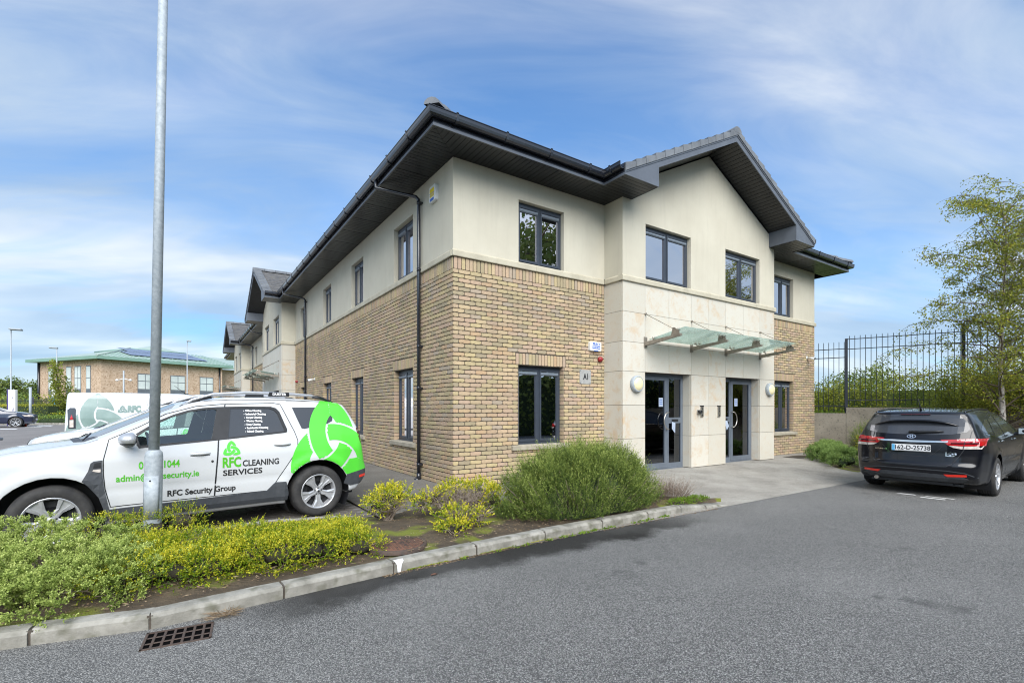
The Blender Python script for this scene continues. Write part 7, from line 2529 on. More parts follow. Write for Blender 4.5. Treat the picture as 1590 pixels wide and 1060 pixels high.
# access door on the side facing the road
rd = Vector((-.30, -.954, 0)); sdv = Vector((.954, -.30, 0))
b = MB(); vs = []
for r_o in (.0795, .0835):
    for z in (.22, .66):
        for k in range(9):
            a = (k - 4) / 4 * 1.02
            p = Vector(pb_(z)) + (rd * math.cos(a) + sdv * math.sin(a)) * r_o
            vs.append(tuple(p))
b.add(vs, [(18 + k, 18 + k + 1, 27 + k + 1, 27 + k) for k in range(8)] + [(k, k + 1, 18 + k + 1, 18 + k) for k in range(8)] + [(9 + k, 27 + k, 27 + k + 1, 9 + k + 1) for k in range(8)] + [(0, 18, 27, 9), (8, 17, 35, 26)], 0, True)
dr = b.build('access_door', M_galv, t)
p = Vector(pb_(.615)) + rd * .0835
b = MB(); b.lathe([(0, .003), (.008, .003), (.009, 0)], 12, Matrix.Translation(p) @ rd.to_track_quat('Z', 'Y').to_matrix().to_4x4()); b.build('lock', M_black, dr)
b = MB(); top = Vector(pb_(7.9)); b.bbox(top.x - .1, top.x + .55, top.y - .13, top.y + .13, 7.86, 7.95, .02); b.build('lantern', M_galv, t)

# ================================================================== RIGHT: WALL, RAILINGS, BIRCH
W0 = Vector((13.85, -.49)); W1 = Vector((14.87, -3.11)); dW = (W1 - W0).normalized(); nW = Vector((-dW.y, dW.x))


def wpt(s, o=0.0): return W0 + dW * s + nW * o


t = empty('retaining_wall', (W0.x, W0.y, 0), 0, 'stained concrete retaining wall stepped up behind the black car', 'wall')
for s0, s1, z1 in ((-6.0, -2.0, 1.215), (-1.99, -.01, 1.215), (.0, 3.4, 1.40), (3.41, 7.0, 1.40), (7.01, 16.0, 1.40)):
    b = MB(); a, c = wpt(s0), wpt(s1)
    vs = []
    th = nW * .25
    for z in (-.3, z1):
        vs += [(q.x - W0.x, q.y - W0.y, z) for q in (a, c, c + th, a + th)]
    b.add(vs, [(0, 1, 2, 3), (7, 6, 5, 4), (0, 4, 5, 1), (1, 5, 6, 2), (2, 6, 7, 3), (3, 7, 4, 0)])
    b.build('concrete_panel', M_conc, t)
t = empty('railing', (W0.x, W0.y, 1.2), 0, 'tall dark steel railings on top of the concrete wall', 'railing')
L = Vector((W0.x, W0.y, 1.2))
def rbar(p0, p1, r, nm, n=6):
    b = MB(); b.tube([tuple(p0 - L), tuple(p1 - L)], r, n, smooth=False); return b
V3 = lambda q, z: Vector((q.x, q.y, z))
posts = [-5.62, -2.81, 0.0, 2.81, 5.62, 8.43, 11.24]
pick = MB()
ref = None
for i, s in enumerate(posts):
    q = wpt(s, .12); zb_ = 1.2 if s <= 0 else 1.38; zt_ = 3.62 if s <= 0 else 3.80
    b = MB(); a = q - dW * .04; 
    vs = []
    for z in (zb_, zt_):
        for e in (q - dW * .04 - nW * .04, q + dW * .04 - nW * .04, q + dW * .04 + nW * .04, q - dW * .04 + nW * .04): vs.append((e.x - L.x, e.y - L.y, z - L.z))
    b.add(vs, [(0, 1, 2, 3), (7, 6, 5, 4), (0, 4, 5, 1), (1, 5, 6, 2), (2, 6, 7, 3), (3, 7, 4, 0)])
    b.build('post', M_fence, t)
    if i < len(posts) - 1:
        s1 = posts[i + 1]
        up = 0.0 if s < -.1 else .18
        for z in (1.45 + up, 3.10 + up if s >= 0 else 3.02, 3.42 + up if s >= 0 else 3.30):
            for o in (0,):
                rb = rbar(V3(wpt(s + .04, .12), z), V3(wpt(s1 - .04, .12), z), .014, 'rail'); rb.build('rail', M_fence, t)
        n = 20
        for k in range(n):
            ss = s + (s1 - s) * (k + .6) / n
            q = wpt(ss, .12)
            if ref is None:
                b = MB(); b.tube([(0, 0, 0), (0, 0, 2.22)], .0095, 6, smooth=False); b.tube([(0, 0, 2.22), (0, 0, 2.26)], [.0095, .002], 6)
                ref = b.build('picket', M_fence, t); ref.location = V3(q, 1.28 + up) - L
            else:
                o = ref.copy(); COL.objects.link(o); o.location = V3(q, 1.28 + up) - L
# ground behind the wall
b = MB(); a, c = wpt(-7, .2), wpt(16.5, .2)
b.quad((a.x, a.y, 1.17), (c.x, c.y, 1.17), (c.x + 60, c.y + 22, 1.3), (a.x + 60, a.y + 22, 1.3))
setp(b.build('ground', M_grass), kind='structure')


def leaf_cloud(name, centers, radii, n, mat, parent, lsize, base, squash=1.0, shell=.35, droop=0.0, aspect=.7, vb=(.15, .85)):
    C0 = np.array(centers, float); RR = np.array(radii, float)
    w = RR ** 2; k = nr.choice(len(C0), n, p=w / w.sum())
    u = rand_dirs(n, 0)
    rad = RR[k][:, None] * (shell + (1 - shell) * nr.rand(n, 1) ** .6)
    P = C0[k] + u * rad * np.array([1, 1, squash])
    d = unit(nr.normal(size=(n, 3)) + np.array([0, 0, -droop]))
    v, f = quads(P, d, lsize * (.6 + .8 * nr.rand(n)), lsize * aspect * (.6 + .8 * nr.rand(n)))
    cv_ = nr.rand(len(C0))
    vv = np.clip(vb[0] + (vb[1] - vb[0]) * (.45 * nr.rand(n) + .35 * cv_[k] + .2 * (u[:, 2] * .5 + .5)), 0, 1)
    return setp(np_mesh(name, v - np.array(base), f, mat, np.repeat(vv, 4), parent=parent), kind='stuff')


# birch: trunk, limbs, fine branches, leaves hung on the twigs
def birch(x, y, z0, H, label, seed=2, leaves_per=26, R0=.085, spread=2.5):
    r_ = random.Random(seed)
    base = (x, y, z0)
    root = empty('birch_tree', base, 0, label, 'birch tree')
    b = MB()
    tr = [(0, 0, 0), (.03, .02, H * .18), (-.04, .05, H * .38), (.05, .02, H * .62), (.02, -.05, H * .85), (.05, 0, H)]
    b.tube(tr, [R0, R0 * .85, R0 * .66, R0 * .45, R0 * .2, .008], 12)
    b.build('trunk', M_birch, root)

    def trunk_at(t):
        z = t * H
        for p, q in zip(tr, tr[1:]):
            if q[2] >= z: f_ = (z - p[2]) / (q[2] - p[2]); return Vector(p).lerp(Vector(q), f_)
        return Vector(tr[-1])
    pts = []
    for i in range(46):
        t = .16 + .8 * (i / 45) ** .9
        p = trunk_at(t)
        a = i * 2.4 + r_.uniform(-.4, .4)
        ln = spread * (1.05 - .42 * t) * r_.uniform(.75, 1.15)
        el = r_.uniform(.25, 1.15)
        d = Vector((math.cos(a) * math.cos(el), math.sin(a) * math.cos(el), math.sin(el)))
        path = [p]
        q = p.copy()
        for k in range(6):
            q = q + d * ln / 6
            d = (d + Vector((r_.uniform(-.14, .14), r_.uniform(-.2, .2), -.10))).normalized()
            path.append(q.copy())
        bb = MB()
        r0 = .019 * (1.1 - .8 * t) + .005
        bb.tube([tuple(v_) for v_ in path], [r0, r0 * .8, r0 * .62, r0 * .45, r0 * .3, r0 * .18, .003], 6, caps=False)
        # side twigs
        for k in range(19):
            s_ = r_.uniform(.18, 1.0) * 5.99
            o = path[int(s_)].lerp(path[min(6, int(s_) + 1)], s_ - int(s_))
            a2 = r_.uniform(0, 6.28); L2 = r_.uniform(.3, .85) * (1.15 - .35 * t)
            dd = Vector((math.cos(a2), math.sin(a2), r_.uniform(-.5, 1.0))).normalized()
            q2 = [o]
            for m in range(4):
                q2.append(q2[-1] + dd * L2 / 4); dd = (dd + Vector((0, 0, -.24))).normalized()
            bb.tube([tuple(v_) for v_ in q2], [.006, .0045, .0035, .0025, .0015], 4, caps=False)
            for m in range(leaves_per):
                f_ = r_.uniform(.1, 1) * 3.99
                c = q2[int(f_)].lerp(q2[int(f_) + 1], f_ - int(f_))
                pts.append((c.x + r_.gauss(0, .07), c.y + r_.gauss(0, .07), c.z - abs(r_.gauss(0, .08))))
        bb.build('branch', M_bark, root)
    P = np.array(pts); n = len(P)
    keep = nr.rand(n) < .9
    P = P[keep]; n = len(P)
    v, f = quads(P, unit(nr.normal(size=(n, 3)) + np.array([0, 0, -.7])), .052 * (.6 + .7 * nr.rand(n)), .038 * (.7 + .5 * nr.rand(n)))
    vv = np.clip(.1 + .75 * nr.rand(n) + .25 * (nr.rand(n) < .08), 0, 1)
    setp(np_mesh('foliage', v, f, L_birch, np.repeat(vv, 4), parent=root), kind='stuff')
    return root


birch(13.4, -4.2, -.05, 6.7, 'young birch with pale trunk and thin yellowing leaves beside the railings at the right edge', 2, 32, .075, 2.6)
birch(14.0, -4.75, -.05, 6.0, 'thinner second birch with several leaning stems beside the first at the right edge', 9, 26, .05, 2.2)
# lower sprays of the same corner, hanging over the wall
leafy = empty('overhanging_shrub', (14.3, -3.6, .3), 0, 'leafy yellow green shrub hanging over the wall above the black car', 'shrub')
cs, rs = [], []
for i in range(44):
    s = r_.uniform(2.3, 6.6)
    q = wpt(s, r_.uniform(-.9, -.05)); cs.append((q.x, q.y, r_.uniform(1.05, 2.5) - .06 * abs(s - 4.2))); rs.append(r_.uniform(.25, .5))
leaf_cloud('foliage', cs, rs, 21000, L_birch, leafy, .055, (14.3, -3.6, .3), .8, .1, .3)
b = MB()
for c in cs:
    b.tube([(0.1, .2, .2), (c[0] - 14.3, c[1] + 3.6, c[2] - .45), (c[0] - 14.3 - .1, c[1] + 3.6, c[2] - .2)], [.012, .008, .003], 5, caps=False)
setp(b.build('branch', M_bark, leafy), kind='stuff')

# hedge behind the railings
hd = empty('hedge', (16.5, -1.5, 1.2), 0, 'mixed green and yellow hedge growing behind the tall railings on the right', 'hedge')
cs, rs = [], []
for i in range(90):
    s = -14 + 34 * i / 89 + r_.uniform(-.3, .3)
    q = wpt(s, r_.uniform(2.0, 3.2)); h = 2.35 + .30 * math.sin(s * .9) + r_.uniform(-.15, .2) - (.35 if s < -1 else 0)
    for z in (1.45, 1.9, h - .35): cs.append((q.x, q.y, z)); rs.append(r_.uniform(.5, .7))
leaf_cloud('foliage', cs, rs, 46000, L_hedge, hd, .075, (16.5, -1.5, 1.2), .85, .45)
b = MB(); a, c = wpt(-14, 2.9), wpt(20, 2.9)
b.quad((a.x - 16.5, a.y + 1.5, -.1), (c.x - 16.5, c.y + 1.5, -.1), (c.x - 16.5, c.y + 1.5, .80), (a.x - 16.5, a.y + 1.5, .80)); b.build('core', M_grass, hd)
# tufts of grass under the railings
n = 2600
s = -6 + 22 * nr.rand(n); o = .28 + .9 * nr.rand(n)
C_ = np.stack([W0.x + dW.x * s + nW.x * o, W0.y + dW.y * s + nW.y * o, np.full(n, 1.18)], 1)
v, f = quads(C_, rand_dirs(n, 3.0), .10 + .14 * nr.rand(n), .010)
setp(np_mesh('grass', v, f, L_weed, np.repeat(.3 + .7 * nr.rand(n), 4)), kind='stuff')


def tree(x, y, z0, H, rad, label, group=None, n=2600, mat=None, ls=.28, name='tree', squash=1.0, lean=0, seed=0, cat='tree', trunk=.35, m=14):
    r_ = random.Random(seed * 7 + 3)
    root = empty(name, (x, y, z0), 0, label, cat, group)
    b = MB(); R0 = .035 * H ** .9
    b.tube([(0, 0, 0), (.05 * H * .1, 0, H * .3), (lean * .5, 0, H * .6), (lean, 0, H * .88)], [R0, R0 * .7, R0 * .45, R0 * .12], 8)
    for i in range(9):
        a = i * 2.4; t = .35 + .05 * i
        b.tube([(lean * t * .5, 0, H * t), (rad * .45 * math.cos(a), rad * .45 * math.sin(a), H * (t + .12)), (rad * .8 * math.cos(a), rad * .8 * math.sin(a), H * (t + .16))], [R0 * .35, R0 * .2, R0 * .06], 5, caps=False)
    b.build('trunk', M_bark, root)
    cs, rs = [], []
    for i in range(m):
        a = r_.uniform(0, 6.28); t = r_.random()
        zc = H * (trunk + (1 - trunk) * t) - .12 * H * (t > .8)
        rr = rad * (math.sin(math.pi * min(1, .18 + .8 * t)) ** .7) * r_.uniform(.35, .75)
        cs.append((x + rr * math.cos(a) + lean * t, y + rr * math.sin(a), z0 + zc)); rs.append(rad * r_.uniform(.30, .48))
    leaf_cloud('crown', cs, rs, n, mat or L_tree, root, ls, (x, y, z0), squash, .25)
    return root


# far trees beyond the hedge on the right
for i, (dx, dy, h, rd_) in enumerate(((34, 6, 3.7, 2.6), (40, 1, 4.0, 2.8), (37, -5, 3.8, 2.6), (46, -9, 4.2, 3.0), (44, 12, 3.9, 3.0), (52, 4, 4.3, 3.2))):
    tree(dx, dy, .2, h, rd_, 'distant round tree above the hedge on the right, ' + ['straight behind the first railing post', 'between the two railing posts', 'just left of the birch trunk', 'behind the birch at the right edge', 'nearest the office building', 'farthest back of them all'][i], 'distant trees on the right', 3600, L_tree, .15, seed=i)

# ================================================================== FAR LEFT BACKGROUND
# ---- brick building with green metal roof
ob = empty('brick_building', (-11.5, 64.9, 0), 0, 'two storey brown brick building with green metal roof and solar panels behind the car park', 'building')
OB = Vector((-11.5, 64.9)); 
cL, cC, cR = Vector((-18.4, 74.8)), Vector((-11.51, 64.92)), Vector((.73, 71.13))
cR2 = cR + (cR - cC).normalized() * 0.0
d1 = (cL - cC).normalized(); d2 = (cR - cC).normalized()
n1 = Vector((-d1.y, d1.x)); n1 = n1 if n1.dot(Vector((-3.8, -7.5)) - cC) > 0 else -n1
n2 = Vector((-d2.y, d2.x)); n2 = n2 if n2.dot(Vector((-3.8, -7.5)) - cC) > 0 else -n2
FA = Fr((cC.x - OB.x, cC.y - OB.y), (d1.x, d1.y), (n1.x, n1.y)); FB = Fr((cC.x - OB.x, cC.y - OB.y), (d2.x, d2.y), (n2.x, n2.y))
LA, LB = (cL - cC).length, (cR - cC).length
ZE = 7.0
for fr, Ln in ((FA, LA), (FB, LB)):
    b = MB(); b.fbox(fr, 0, Ln, 0, ZE, -.3, 0); b.build('wall', M_ochre, ob)
# recessed wing to the right
q = cR + n2 * -2.0
FC = Fr((q.x - OB.x, q.y - OB.y), (d2.x, d2.y), (n2.x, n2.y))
b = MB(); b.fbox(FC, 0, 14, 0, ZE, -.3, 0); b.box(cR.x - OB.x - .3, cR.x - OB.x, cR.y - OB.y - .3, cR.y - OB.y + 2.2, 0, ZE); b.build('wall', M_ochre, ob)


def bwin(fr, u0, u1, kind):
    b = MB(); z0, z1 = .6, (5.65 if kind == 'wide' else 6.4)
    b.fbox(fr, u0, u1, z0, z1, .0, .03)
    w = b.build('window', M_panelgrey, ob)
    F_ = .08
    rows = [(4.78, z1 - F_, True), (3.8, 4.72, True), (2.35, 3.74, False), (z0, 2.3, True)] if kind == 'wide' else [(5.0, z1 - F_, True), (3.7, 4.95, True), (2.2, 3.6, False), (z0, 2.1, True)]
    cols = 2 if kind != 'slim' else 1
    for a, c, gl in rows:
        for k in range(cols):
            x0 = u0 + F_ + (u1 - u0 - F_) * k / cols; x1 = u0 + (u1 - u0 - F_) * (k + 1) / cols
            b = MB(); b.fbox(fr, x0, x1, a, c - .03, .025, .045)
            b.build('pane' if gl else 'panel', (M_palepane if a > 3 else M_darkglass) if gl else M_panelgrey, w)
    return w


# positions measured along each face
def umeet(fr, px):
    """where the sight line of a photo column meets this face"""
    F_ = Vector((0.55977, 0.82865)); R_ = Vector((0.82865, -0.55977)); Cc = Vector((-3.8434, -7.4804))
    ray = F_ + R_ * ((px - 795) / 758)
    o = Vector(fr.o) + OB; U = Vector(fr.U)
    det = ray.x * (-U.y) + U.x * ray.y
    rx_, ry_ = o.x - Cc.x, o.y - Cc.y
    # Cc + t ray = o + u U
    u = (ray.x * (Cc.y - o.y) - ray.y * (Cc.x - o.x)) / (ray.x * U.y - ray.y * U.x)
    return u


for a, c, k in ((75.5, 83, 'slim'), (103, 111, 'slim'), (116, 126, 'two'), (134, 141, 'slim')):
    u0, u1 = sorted((umeet(FA, a), umeet(FA, c))); bwin(FA, u0, u1, k)
for a, c in ((213.5, 237), (264.5, 287.5), (310, 331)):
    u0, u1 = sorted((umeet(FB, a), umeet(FB, c))); bwin(FB, u0, u1, 'wide')
# eaves, roof, seams, solar panels
OV = .9
def cpt(s, t): # s along d2, t along d1 from the corner, in object coords
    p = cC + d2 * s + d1 * t - OB; return p
b = MB()
zE2 = ZE + .35
c0 = cpt(-OV, -OV); c1 = cpt(LB + .9, -OV); c2 = cpt(-OV, LA + OV)
HR = 1.75; IN = 6.0
i0 = cpt(IN, IN * .95); i1 = cpt(LB - 1.0, IN * .95); i2 = cpt(IN, LA + OV)
top = lambda p, z: (p.x, p.y, z)
b.quad(top(c0, zE2), top(c1, zE2), top(i1, zE2 + HR), top(i0, zE2 + HR))
b.quad(top(c0, zE2), top(c2, zE2), top(i2, zE2 + HR * .9), top(i0, zE2 + HR))
b.quad(top(i0, zE2 + HR), top(i1, zE2 + HR), top(cpt(LB - 1, LA), zE2 + .4), top(cpt(IN, LA), zE2 + .4))
rf = b.build('roof', M_copper, ob)
b = MB()
for p, q_ in ((c0, c1), (c0, c2)):
    d = (q_ - p).normalized(); nn = Vector((d.y, -d.x)); nn = nn if nn.dot(-p) < 0 or True else nn
    vs = [top(p, ZE + .02), top(q_, ZE + .02), top(q_, zE2 + .02), top(p, zE2 + .02)]
    b.add(vs, [(0, 1, 2, 3)])
b.quad(top(c0, ZE + .02), top(c1, ZE + .02), top(cpt(LB, .5), ZE + .02), top(cpt(0, .5), ZE + .02)); b.quad(top(c0, ZE + .02), top(c2, ZE + .02), top(cpt(.5, LA), ZE + .02), top(cpt(.5, 0), ZE + .02))
b.build('eaves_trim', M_coppertrim, ob)
for k in range(26):
    f_ = k / 25
    p = c0.lerp(c1, f_); q_ = i0.lerp(i1, min(1, max(0, (f_ * (LB + 2) - IN - OV) / (LB - IN)))) if True else None
    s_ = -OV + f_ * (LB + 1.8)
    tt = min(1, (s_ + OV) / (IN + OV), 1)
    e = cpt(s_, -OV + tt * (IN * .95 + OV)); z = zE2 + HR * tt
    b = MB(); b.tube([top(p, zE2 + .03), top(e, z + .03)], .035, 4, smooth=False); b.build('roof_seam', M_coppertrim, rf)
for p, q_ in ((c0, i0), ):
    b = MB(); b.tube([top(p, zE2 + .05), top(q_, zE2 + HR + .05)], .13, 6); b.build('hip_capping', M_copper, rf)
b = MB(); b.tube([top(i0, zE2 + HR + .05), top(i1, zE2 + HR + .05)], .12, 6); b.tube([top(i0, zE2 + HR + .05), top(i2, zE2 + HR * .9 + .05)], .12, 6); b.build('ridge_capping', M_coppertrim, rf)
# hipped lantern roof further right, and the wing's roof
pk = cpt(LB - 2.5, 10)
b = MB()
qs = [cpt(LB - 9, 5.5), cpt(LB + 5, 5.5), cpt(LB + 5, 14), cpt(LB - 9, 14)]
for a, c in zip(qs, qs[1:] + qs[:1]): b.add([top(a, zE2 + .7), top(c, zE2 + .7), top(pk, zE2 + 3.0)], [(0, 1, 2)])
b.build('roof', M_copper, ob)
b = MB(); w0 = Vector(FC.P(-.6, 0, .8)[:2]); w1 = Vector(FC.P(14, 0, .8)[:2]); w2 = Vector(FC.P(14, 0, -7)[:2]); w3 = Vector(FC.P(-.6, 0, -7)[:2])
b.quad(top(w0, ZE + .35), top(w1, ZE + .35), top(w2, ZE + 2.3), top(w3, ZE + 2.3)); b.quad(top(w0, ZE), top(w1, ZE), top(w1, ZE + .35), top(w0, ZE + .35)); b.build('roof', M_copper, ob)
nx_, nz_ = 9, 2
for i in range(nx_):
    for j in range(nz_):
        def sp(s_, f_):
            t_ = -OV + f_ * (IN * .95 + OV); p = cpt(s_, t_); return (p.x, p.y, zE2 + HR * f_ + .14)
        s0, s1 = 3.2 + i * 1.02, 3.2 + (i + 1) * 1.02 - .04
        sh = 0 if j == 0 else 1.0
        f0, f1 = .22 + j * .36, .22 + (j + 1) * .36 - .02
        if j and i < 1: continue
        b = MB(); b.add([sp(s0, f0), sp(s1, f0), sp(s1, f1), sp(s0, f1)], [(0, 1, 2, 3)]); b.build('solar_panel', M_solar, ob)
b = MB(); p = FA.P(LA - .1, 0, .12); b.tube([(p[0], p[1], 0), (p[0], p[1], ZE)], .13, 6); p = FB.P(LB - .4, 0, .12); b.tube([(p[0], p[1], 0), (p[0], p[1], ZE)], .12, 6)
b.build('downpipe', M_gutter, ob)

vR = Vector((.8286, -.5598)); vF = Vector((.5598, .8286))


def along(px, d):
    p = Vector((-3.8434, -7.4804)) + (vF + vR * ((px - 795) / 758)) * d
    return p


# ---- distant lamp posts
def far_lamp(x, y, h, arm, label, double=False):
    t = empty('lamp_post', (x, y, .1), 0, label, 'lamp post', 'street lamps around the car park')
    b = MB(); b.tube([(0, 0, 0), (0, 0, 1.2), (0, 0, 1.25), (0, 0, h - .1)], [.085, .085, .055, .04], 10); b.build('pole', M_galv, t)
    d = Vector((.8286, -.5598, 0)) * arm
    b = MB(); b.bbox(min(0, d.x) - .05, max(0, d.x) + .05, min(0, d.y) - .1, max(0, d.y) + .1, h - .12, h, .03); b.build('lantern', M_galv, t)
    return t


far_lamp(-14.89, 45.84, 7.5, .75, 'slender street lamp at the far left beside the white totem sign')
far_lamp(-13.43, 53.3, 6.95, -.6, 'street lamp rising behind the small street tree')
far_lamp(-3.44, 50.2, 8.0, .35, 'street lamp standing in front of the brick building, right of the nearest pole')
t = empty('camera_pole', (-7.82, 43.5, .1), 0, 'short grey pole carrying two small white cameras in front of the brick building', 'camera pole')
b = MB(); b.tube([(0, 0, 0), (0, 0, 4.4)], [.07, .055], 8); b.build('pole', M_galv, t)
for s in (-1, 1):
    b = MB(); d = Vector((.8286, -.5598, 0)) * s; b.tube([(0, 0, 3.75), tuple(d * .5 + Vector((0, 0, 3.62)))], .03, 6); b.lathe([(0, .12), (.1, .08), (.12, 0), (0, -.08)], 12, Matrix.Translation(d * .55 + Vector((0, 0, 3.6)))); b.build('camera_head', M_white_plastic, t)
# ---- totem sign
vR = Vector((.8286, -.5598)); vF = Vector((.5598, .8286))
t = empty('totem_sign', (-14.23, 43.0, .1), math.atan2(vR.y, vR.x), 'white upright totem sign with a purple edge behind the dark blue SUV', 'sign')
b = MB(); b.bbox(-.23, .30, -.09, .09, 0, 2.68, .01); b.build('panel', M_white_plastic, t)
b = MB(); b.bbox(-.31, -.232, -.10, .10, 0, 2.72, .005); b.build('side_panel', M_purple, t)
b = MB(); b.add([(.03, -.093, 1.95), (.10, -.093, 2.02), (.16, -.093, 2.22), (.08, -.093, 2.08)], [(0, 1, 2, 3)]); b.build('logo', M_purple, t)
b = MB()
for k in range(2):
    b.add([(-.12 + .08 * k, -.093, .55 + .2 * k), (-.06 + .08 * k, -.093, .60 + .2 * k), (.2, -.093, 1.15 + .15 * k), (.16, -.093, 1.2 + .15 * k)], [(0, 1, 2, 3)])
b.build('print', M_purple, t)
# ---- banner on a post, bollards
pb2 = along(88, 44.5); t = empty('banner', (pb2.x, pb2.y, 2.0), math.atan2(vR.y, vR.x), 'white and light blue banner fixed to a post behind the street tree', 'banner')
b = MB(); b.bbox(-.45, .15, -.02, .02, .45, 1.45, .005); b.build('white_panel', M_white_plastic, t)
b = MB(); b.bbox(-.45, .25, -.022, .018, -.35, .44, .005); b.build('blue_panel', M_ltblue, t)
b = MB(); b.tube([(.05, .06, -1.9), (.05, .06, 2.0)], .05, 8); b.build('post', M_galv, t)
t = empty('marker_post', (-13.0, 40.3, .05), 0, 'short orange marker post in front of the hedge', 'post')
b = MB(); b.tube([(0, 0, 0), (0, 0, .9), (0, 0, .96)], [.06, .055, .03], 10); b.build('stake', M_orange, t)
t = empty('sign_post', (-13.9, 46.4, .1), 0, 'plain pale grey post standing in the hedge', 'post')
b = MB(); b.tube([(0, 0, 0), (0, 0, 3.0)], .09, 8); b.build('post', M_galv, t)
# ---- grey barrier at the extreme left edge
t = empty('barrier_post', (-12.35, 9.9, -.12), 0, 'dark grey post cut off by the left edge of the photograph', 'post')
b = MB(); b.bbox(-.09, .09, -.05, .05, 0, 1.12, .01); b.build('post', M_panelgrey, t)
t = empty('barrier_rail', (-12.2, 10.0, -.12), 0, 'low grey steel rail crossing the car park behind the white bonnets', 'rail')
b = MB(); b.tube([(0, 0, .35), (1.6, 2.6, .42), (3.4, 5.4, .48)], .05, 10); b.tube([(1.6, 2.6, 0), (1.6, 2.6, .4)], .04, 8); b.tube([(3.3, 5.3, 0), (3.3, 5.3, .46)], .04, 8); b.build('rail', M_galv, t)

# ---- railing fence beyond the hedge



t = empty('railing', (-16, 47.5, .1), 0, 'long dark railing fence in front of the brick building', 'railing')
f0, f1 = along(-60, 46), along(420, 40)
dF = (f1 - f0); LF = dF.length; dF.normalize()
Lr = t.location
ref = None
n = int(LF / .14)
st = MB()
for k in range(n):
    q = f0 + dF * (k * .14)
    if k < 220:
        if ref is None:
            b = MB(); b.tube([(0, 0, 0), (0, 0, 2.2)], .016, 4, smooth=False); ref = b.build('picket', M_fence, t); ref.location = (q.x - Lr.x, q.y - Lr.y, 0)
        else:
            o = ref.copy(); COL.objects.link(o); o.location = (q.x - Lr.x, q.y - Lr.y, 0)
for k in range(int(LF / 2.8)):
    q = f0 + dF * (k * 2.8); b = MB(); b.box(q.x - Lr.x - .06, q.x - Lr.x + .06, q.y - Lr.y - .06, q.y - Lr.y + .06, 0, 2.35); b.build('post', M_fence, t)
for z in (.3, 2.0):
    b = MB(); b.tube([(f0.x - Lr.x, f0.y - Lr.y, z), (f1.x - Lr.x, f1.y - Lr.y, z)], .025, 4); b.build('rail', M_fence, t)
# ---- clipped hedge, shrubs and kerb along the far side of the car park
def box_hedge(p, q, h, th, n, label, mat=L_hedge, ls=.09):
    c = (p + q) / 2
    root = empty('hedge', (c.x, c.y, .1), 0, label, 'hedge', 'hedges along the far side of the car park')
    d = (q - p); Lh = d.length; d.normalize(); nn = Vector((-d.y, d.x))
    s = nr.rand(n) * Lh; o = (nr.rand(n) - .5) * th; z = nr.rand(n) * h
    side = nr.randint(0, 3, n)
    o = np.where(side == 0, -th / 2 * (1 - .2 * nr.rand(n)), np.where(side == 1, th / 2, o)); z = np.where(side == 2, h * (1 - .06 * nr.rand(n)), z)
    P = np.stack([p.x + d.x * s + nn.x * o - c.x, p.y + d.y * s + nn.y * o - c.y, z], 1) + nr.normal(size=(n, 3)) * .04
    v, f = quads(P, rand_dirs(n), ls, ls * .7)
    setp(np_mesh('foliage', v, f, mat, np.repeat(np.clip(.2 + .55 * nr.rand(n) + .25 * (z / h > .9), 0, 1), 4), parent=root), kind='stuff')
    b = MB(); a_ = p - c; b_ = q - c; t_ = nn * th * .42
    vs = [(e.x, e.y, zz_) for zz_ in (0, h * .93) for e in (a_ - t_, b_ - t_, b_ + t_, a_ + t_)]
    b.add(vs, [(7, 6, 5, 4), (0, 4, 5, 1), (1, 5, 6, 2), (2, 6, 7, 3), (3, 7, 4, 0)]); b.build('core', M_core2, root)


box_hedge(along(-50, 43), along(83, 41), 1.62, .9, 7000, 'clipped yellow green hedge behind the dark blue SUV')
box_hedge(along(88, 43.5), along(125, 43), 1.55, .9, 2200, 'clipped hedge continuing behind the white van')
for i, (px, d, rx, h, mt, lab) in enumerate(((62, 39.5, .9, .75, L_hedge, 'small yellow green shrub right of the dark blue SUV'), (76, 39.2, 1.3, .85, L_dark, 'rounded dark green shrub at the far kerb, in the middle of the group'), (90, 39.4, 1.2, .85, L_dark, 'rounded dark green shrub at the far kerb beside the white van'), (98, 41, 1.4, 1.0, L_gold, 'yellow shrub behind the dark rounded ones, next to the white van'), (88, 41.5, .8, 1.3, L_dark, 'upright grey green shrub at the foot of the banner post'))):
    p = along(px, d); root = empty('shrub', (p.x, p.y, .08), 0, lab, 'shrub', 'shrubs at the far kerb')
    leaf_cloud('foliage', [(p.x + k_ * rx * .35, p.y, .08 + h * .45) for k_ in (-1, 0, 1)], [h * .55] * 3, 1000, mt, root, .10, (p.x, p.y, .08), 1, .6)
    b = MB(); b.lathe([(0, h * .7), (rx * .4, h * .55), (rx * .5, .2), (rx * .4, 0)], 10); b.build('core', M_core2, root)
ka, kb = along(-60, 38.6), along(130, 38.2)
b = MB(); d = (kb - ka); nn = Vector((-d.y, d.x)).normalized() * .15
b.add([(e.x, e.y, z) for z in (.0, .27) for e in (ka, kb, kb + nn, ka + nn)], [(7, 6, 5, 4), (0, 4, 5, 1), (1, 5, 6, 2), (2, 6, 7, 3), (3, 7, 4, 0)])
setp(b.build('kerb', M_kerb), kind='structure')
b = MB(); n_ = nn * 30
b.quad(*[(e.x, e.y, .16) for e in (ka + nn, kb + nn, kb + n_, ka + n_)]); setp(b.build('planting_bed', M_soil), kind='structure')
# bay markings on the far tarmac
for px, d0, d1 in ((46, 33.5, 35.3), (62, 35.0, 37.0), (4, 29.5, 30.5)):
    a = along(px, d0); c = along(px + 6, d1); w = vR * .35
    vs = [(e.x, e.y, gz(e.x, e.y) + .004) for e in (a - w, a + w * 2.2, c + w * 2.2, c - w)]
    b = MB(); b.add(vs, [(0, 1, 2, 3)]); setp(b.build('bay_marking', M_roadpaint), kind='structure')

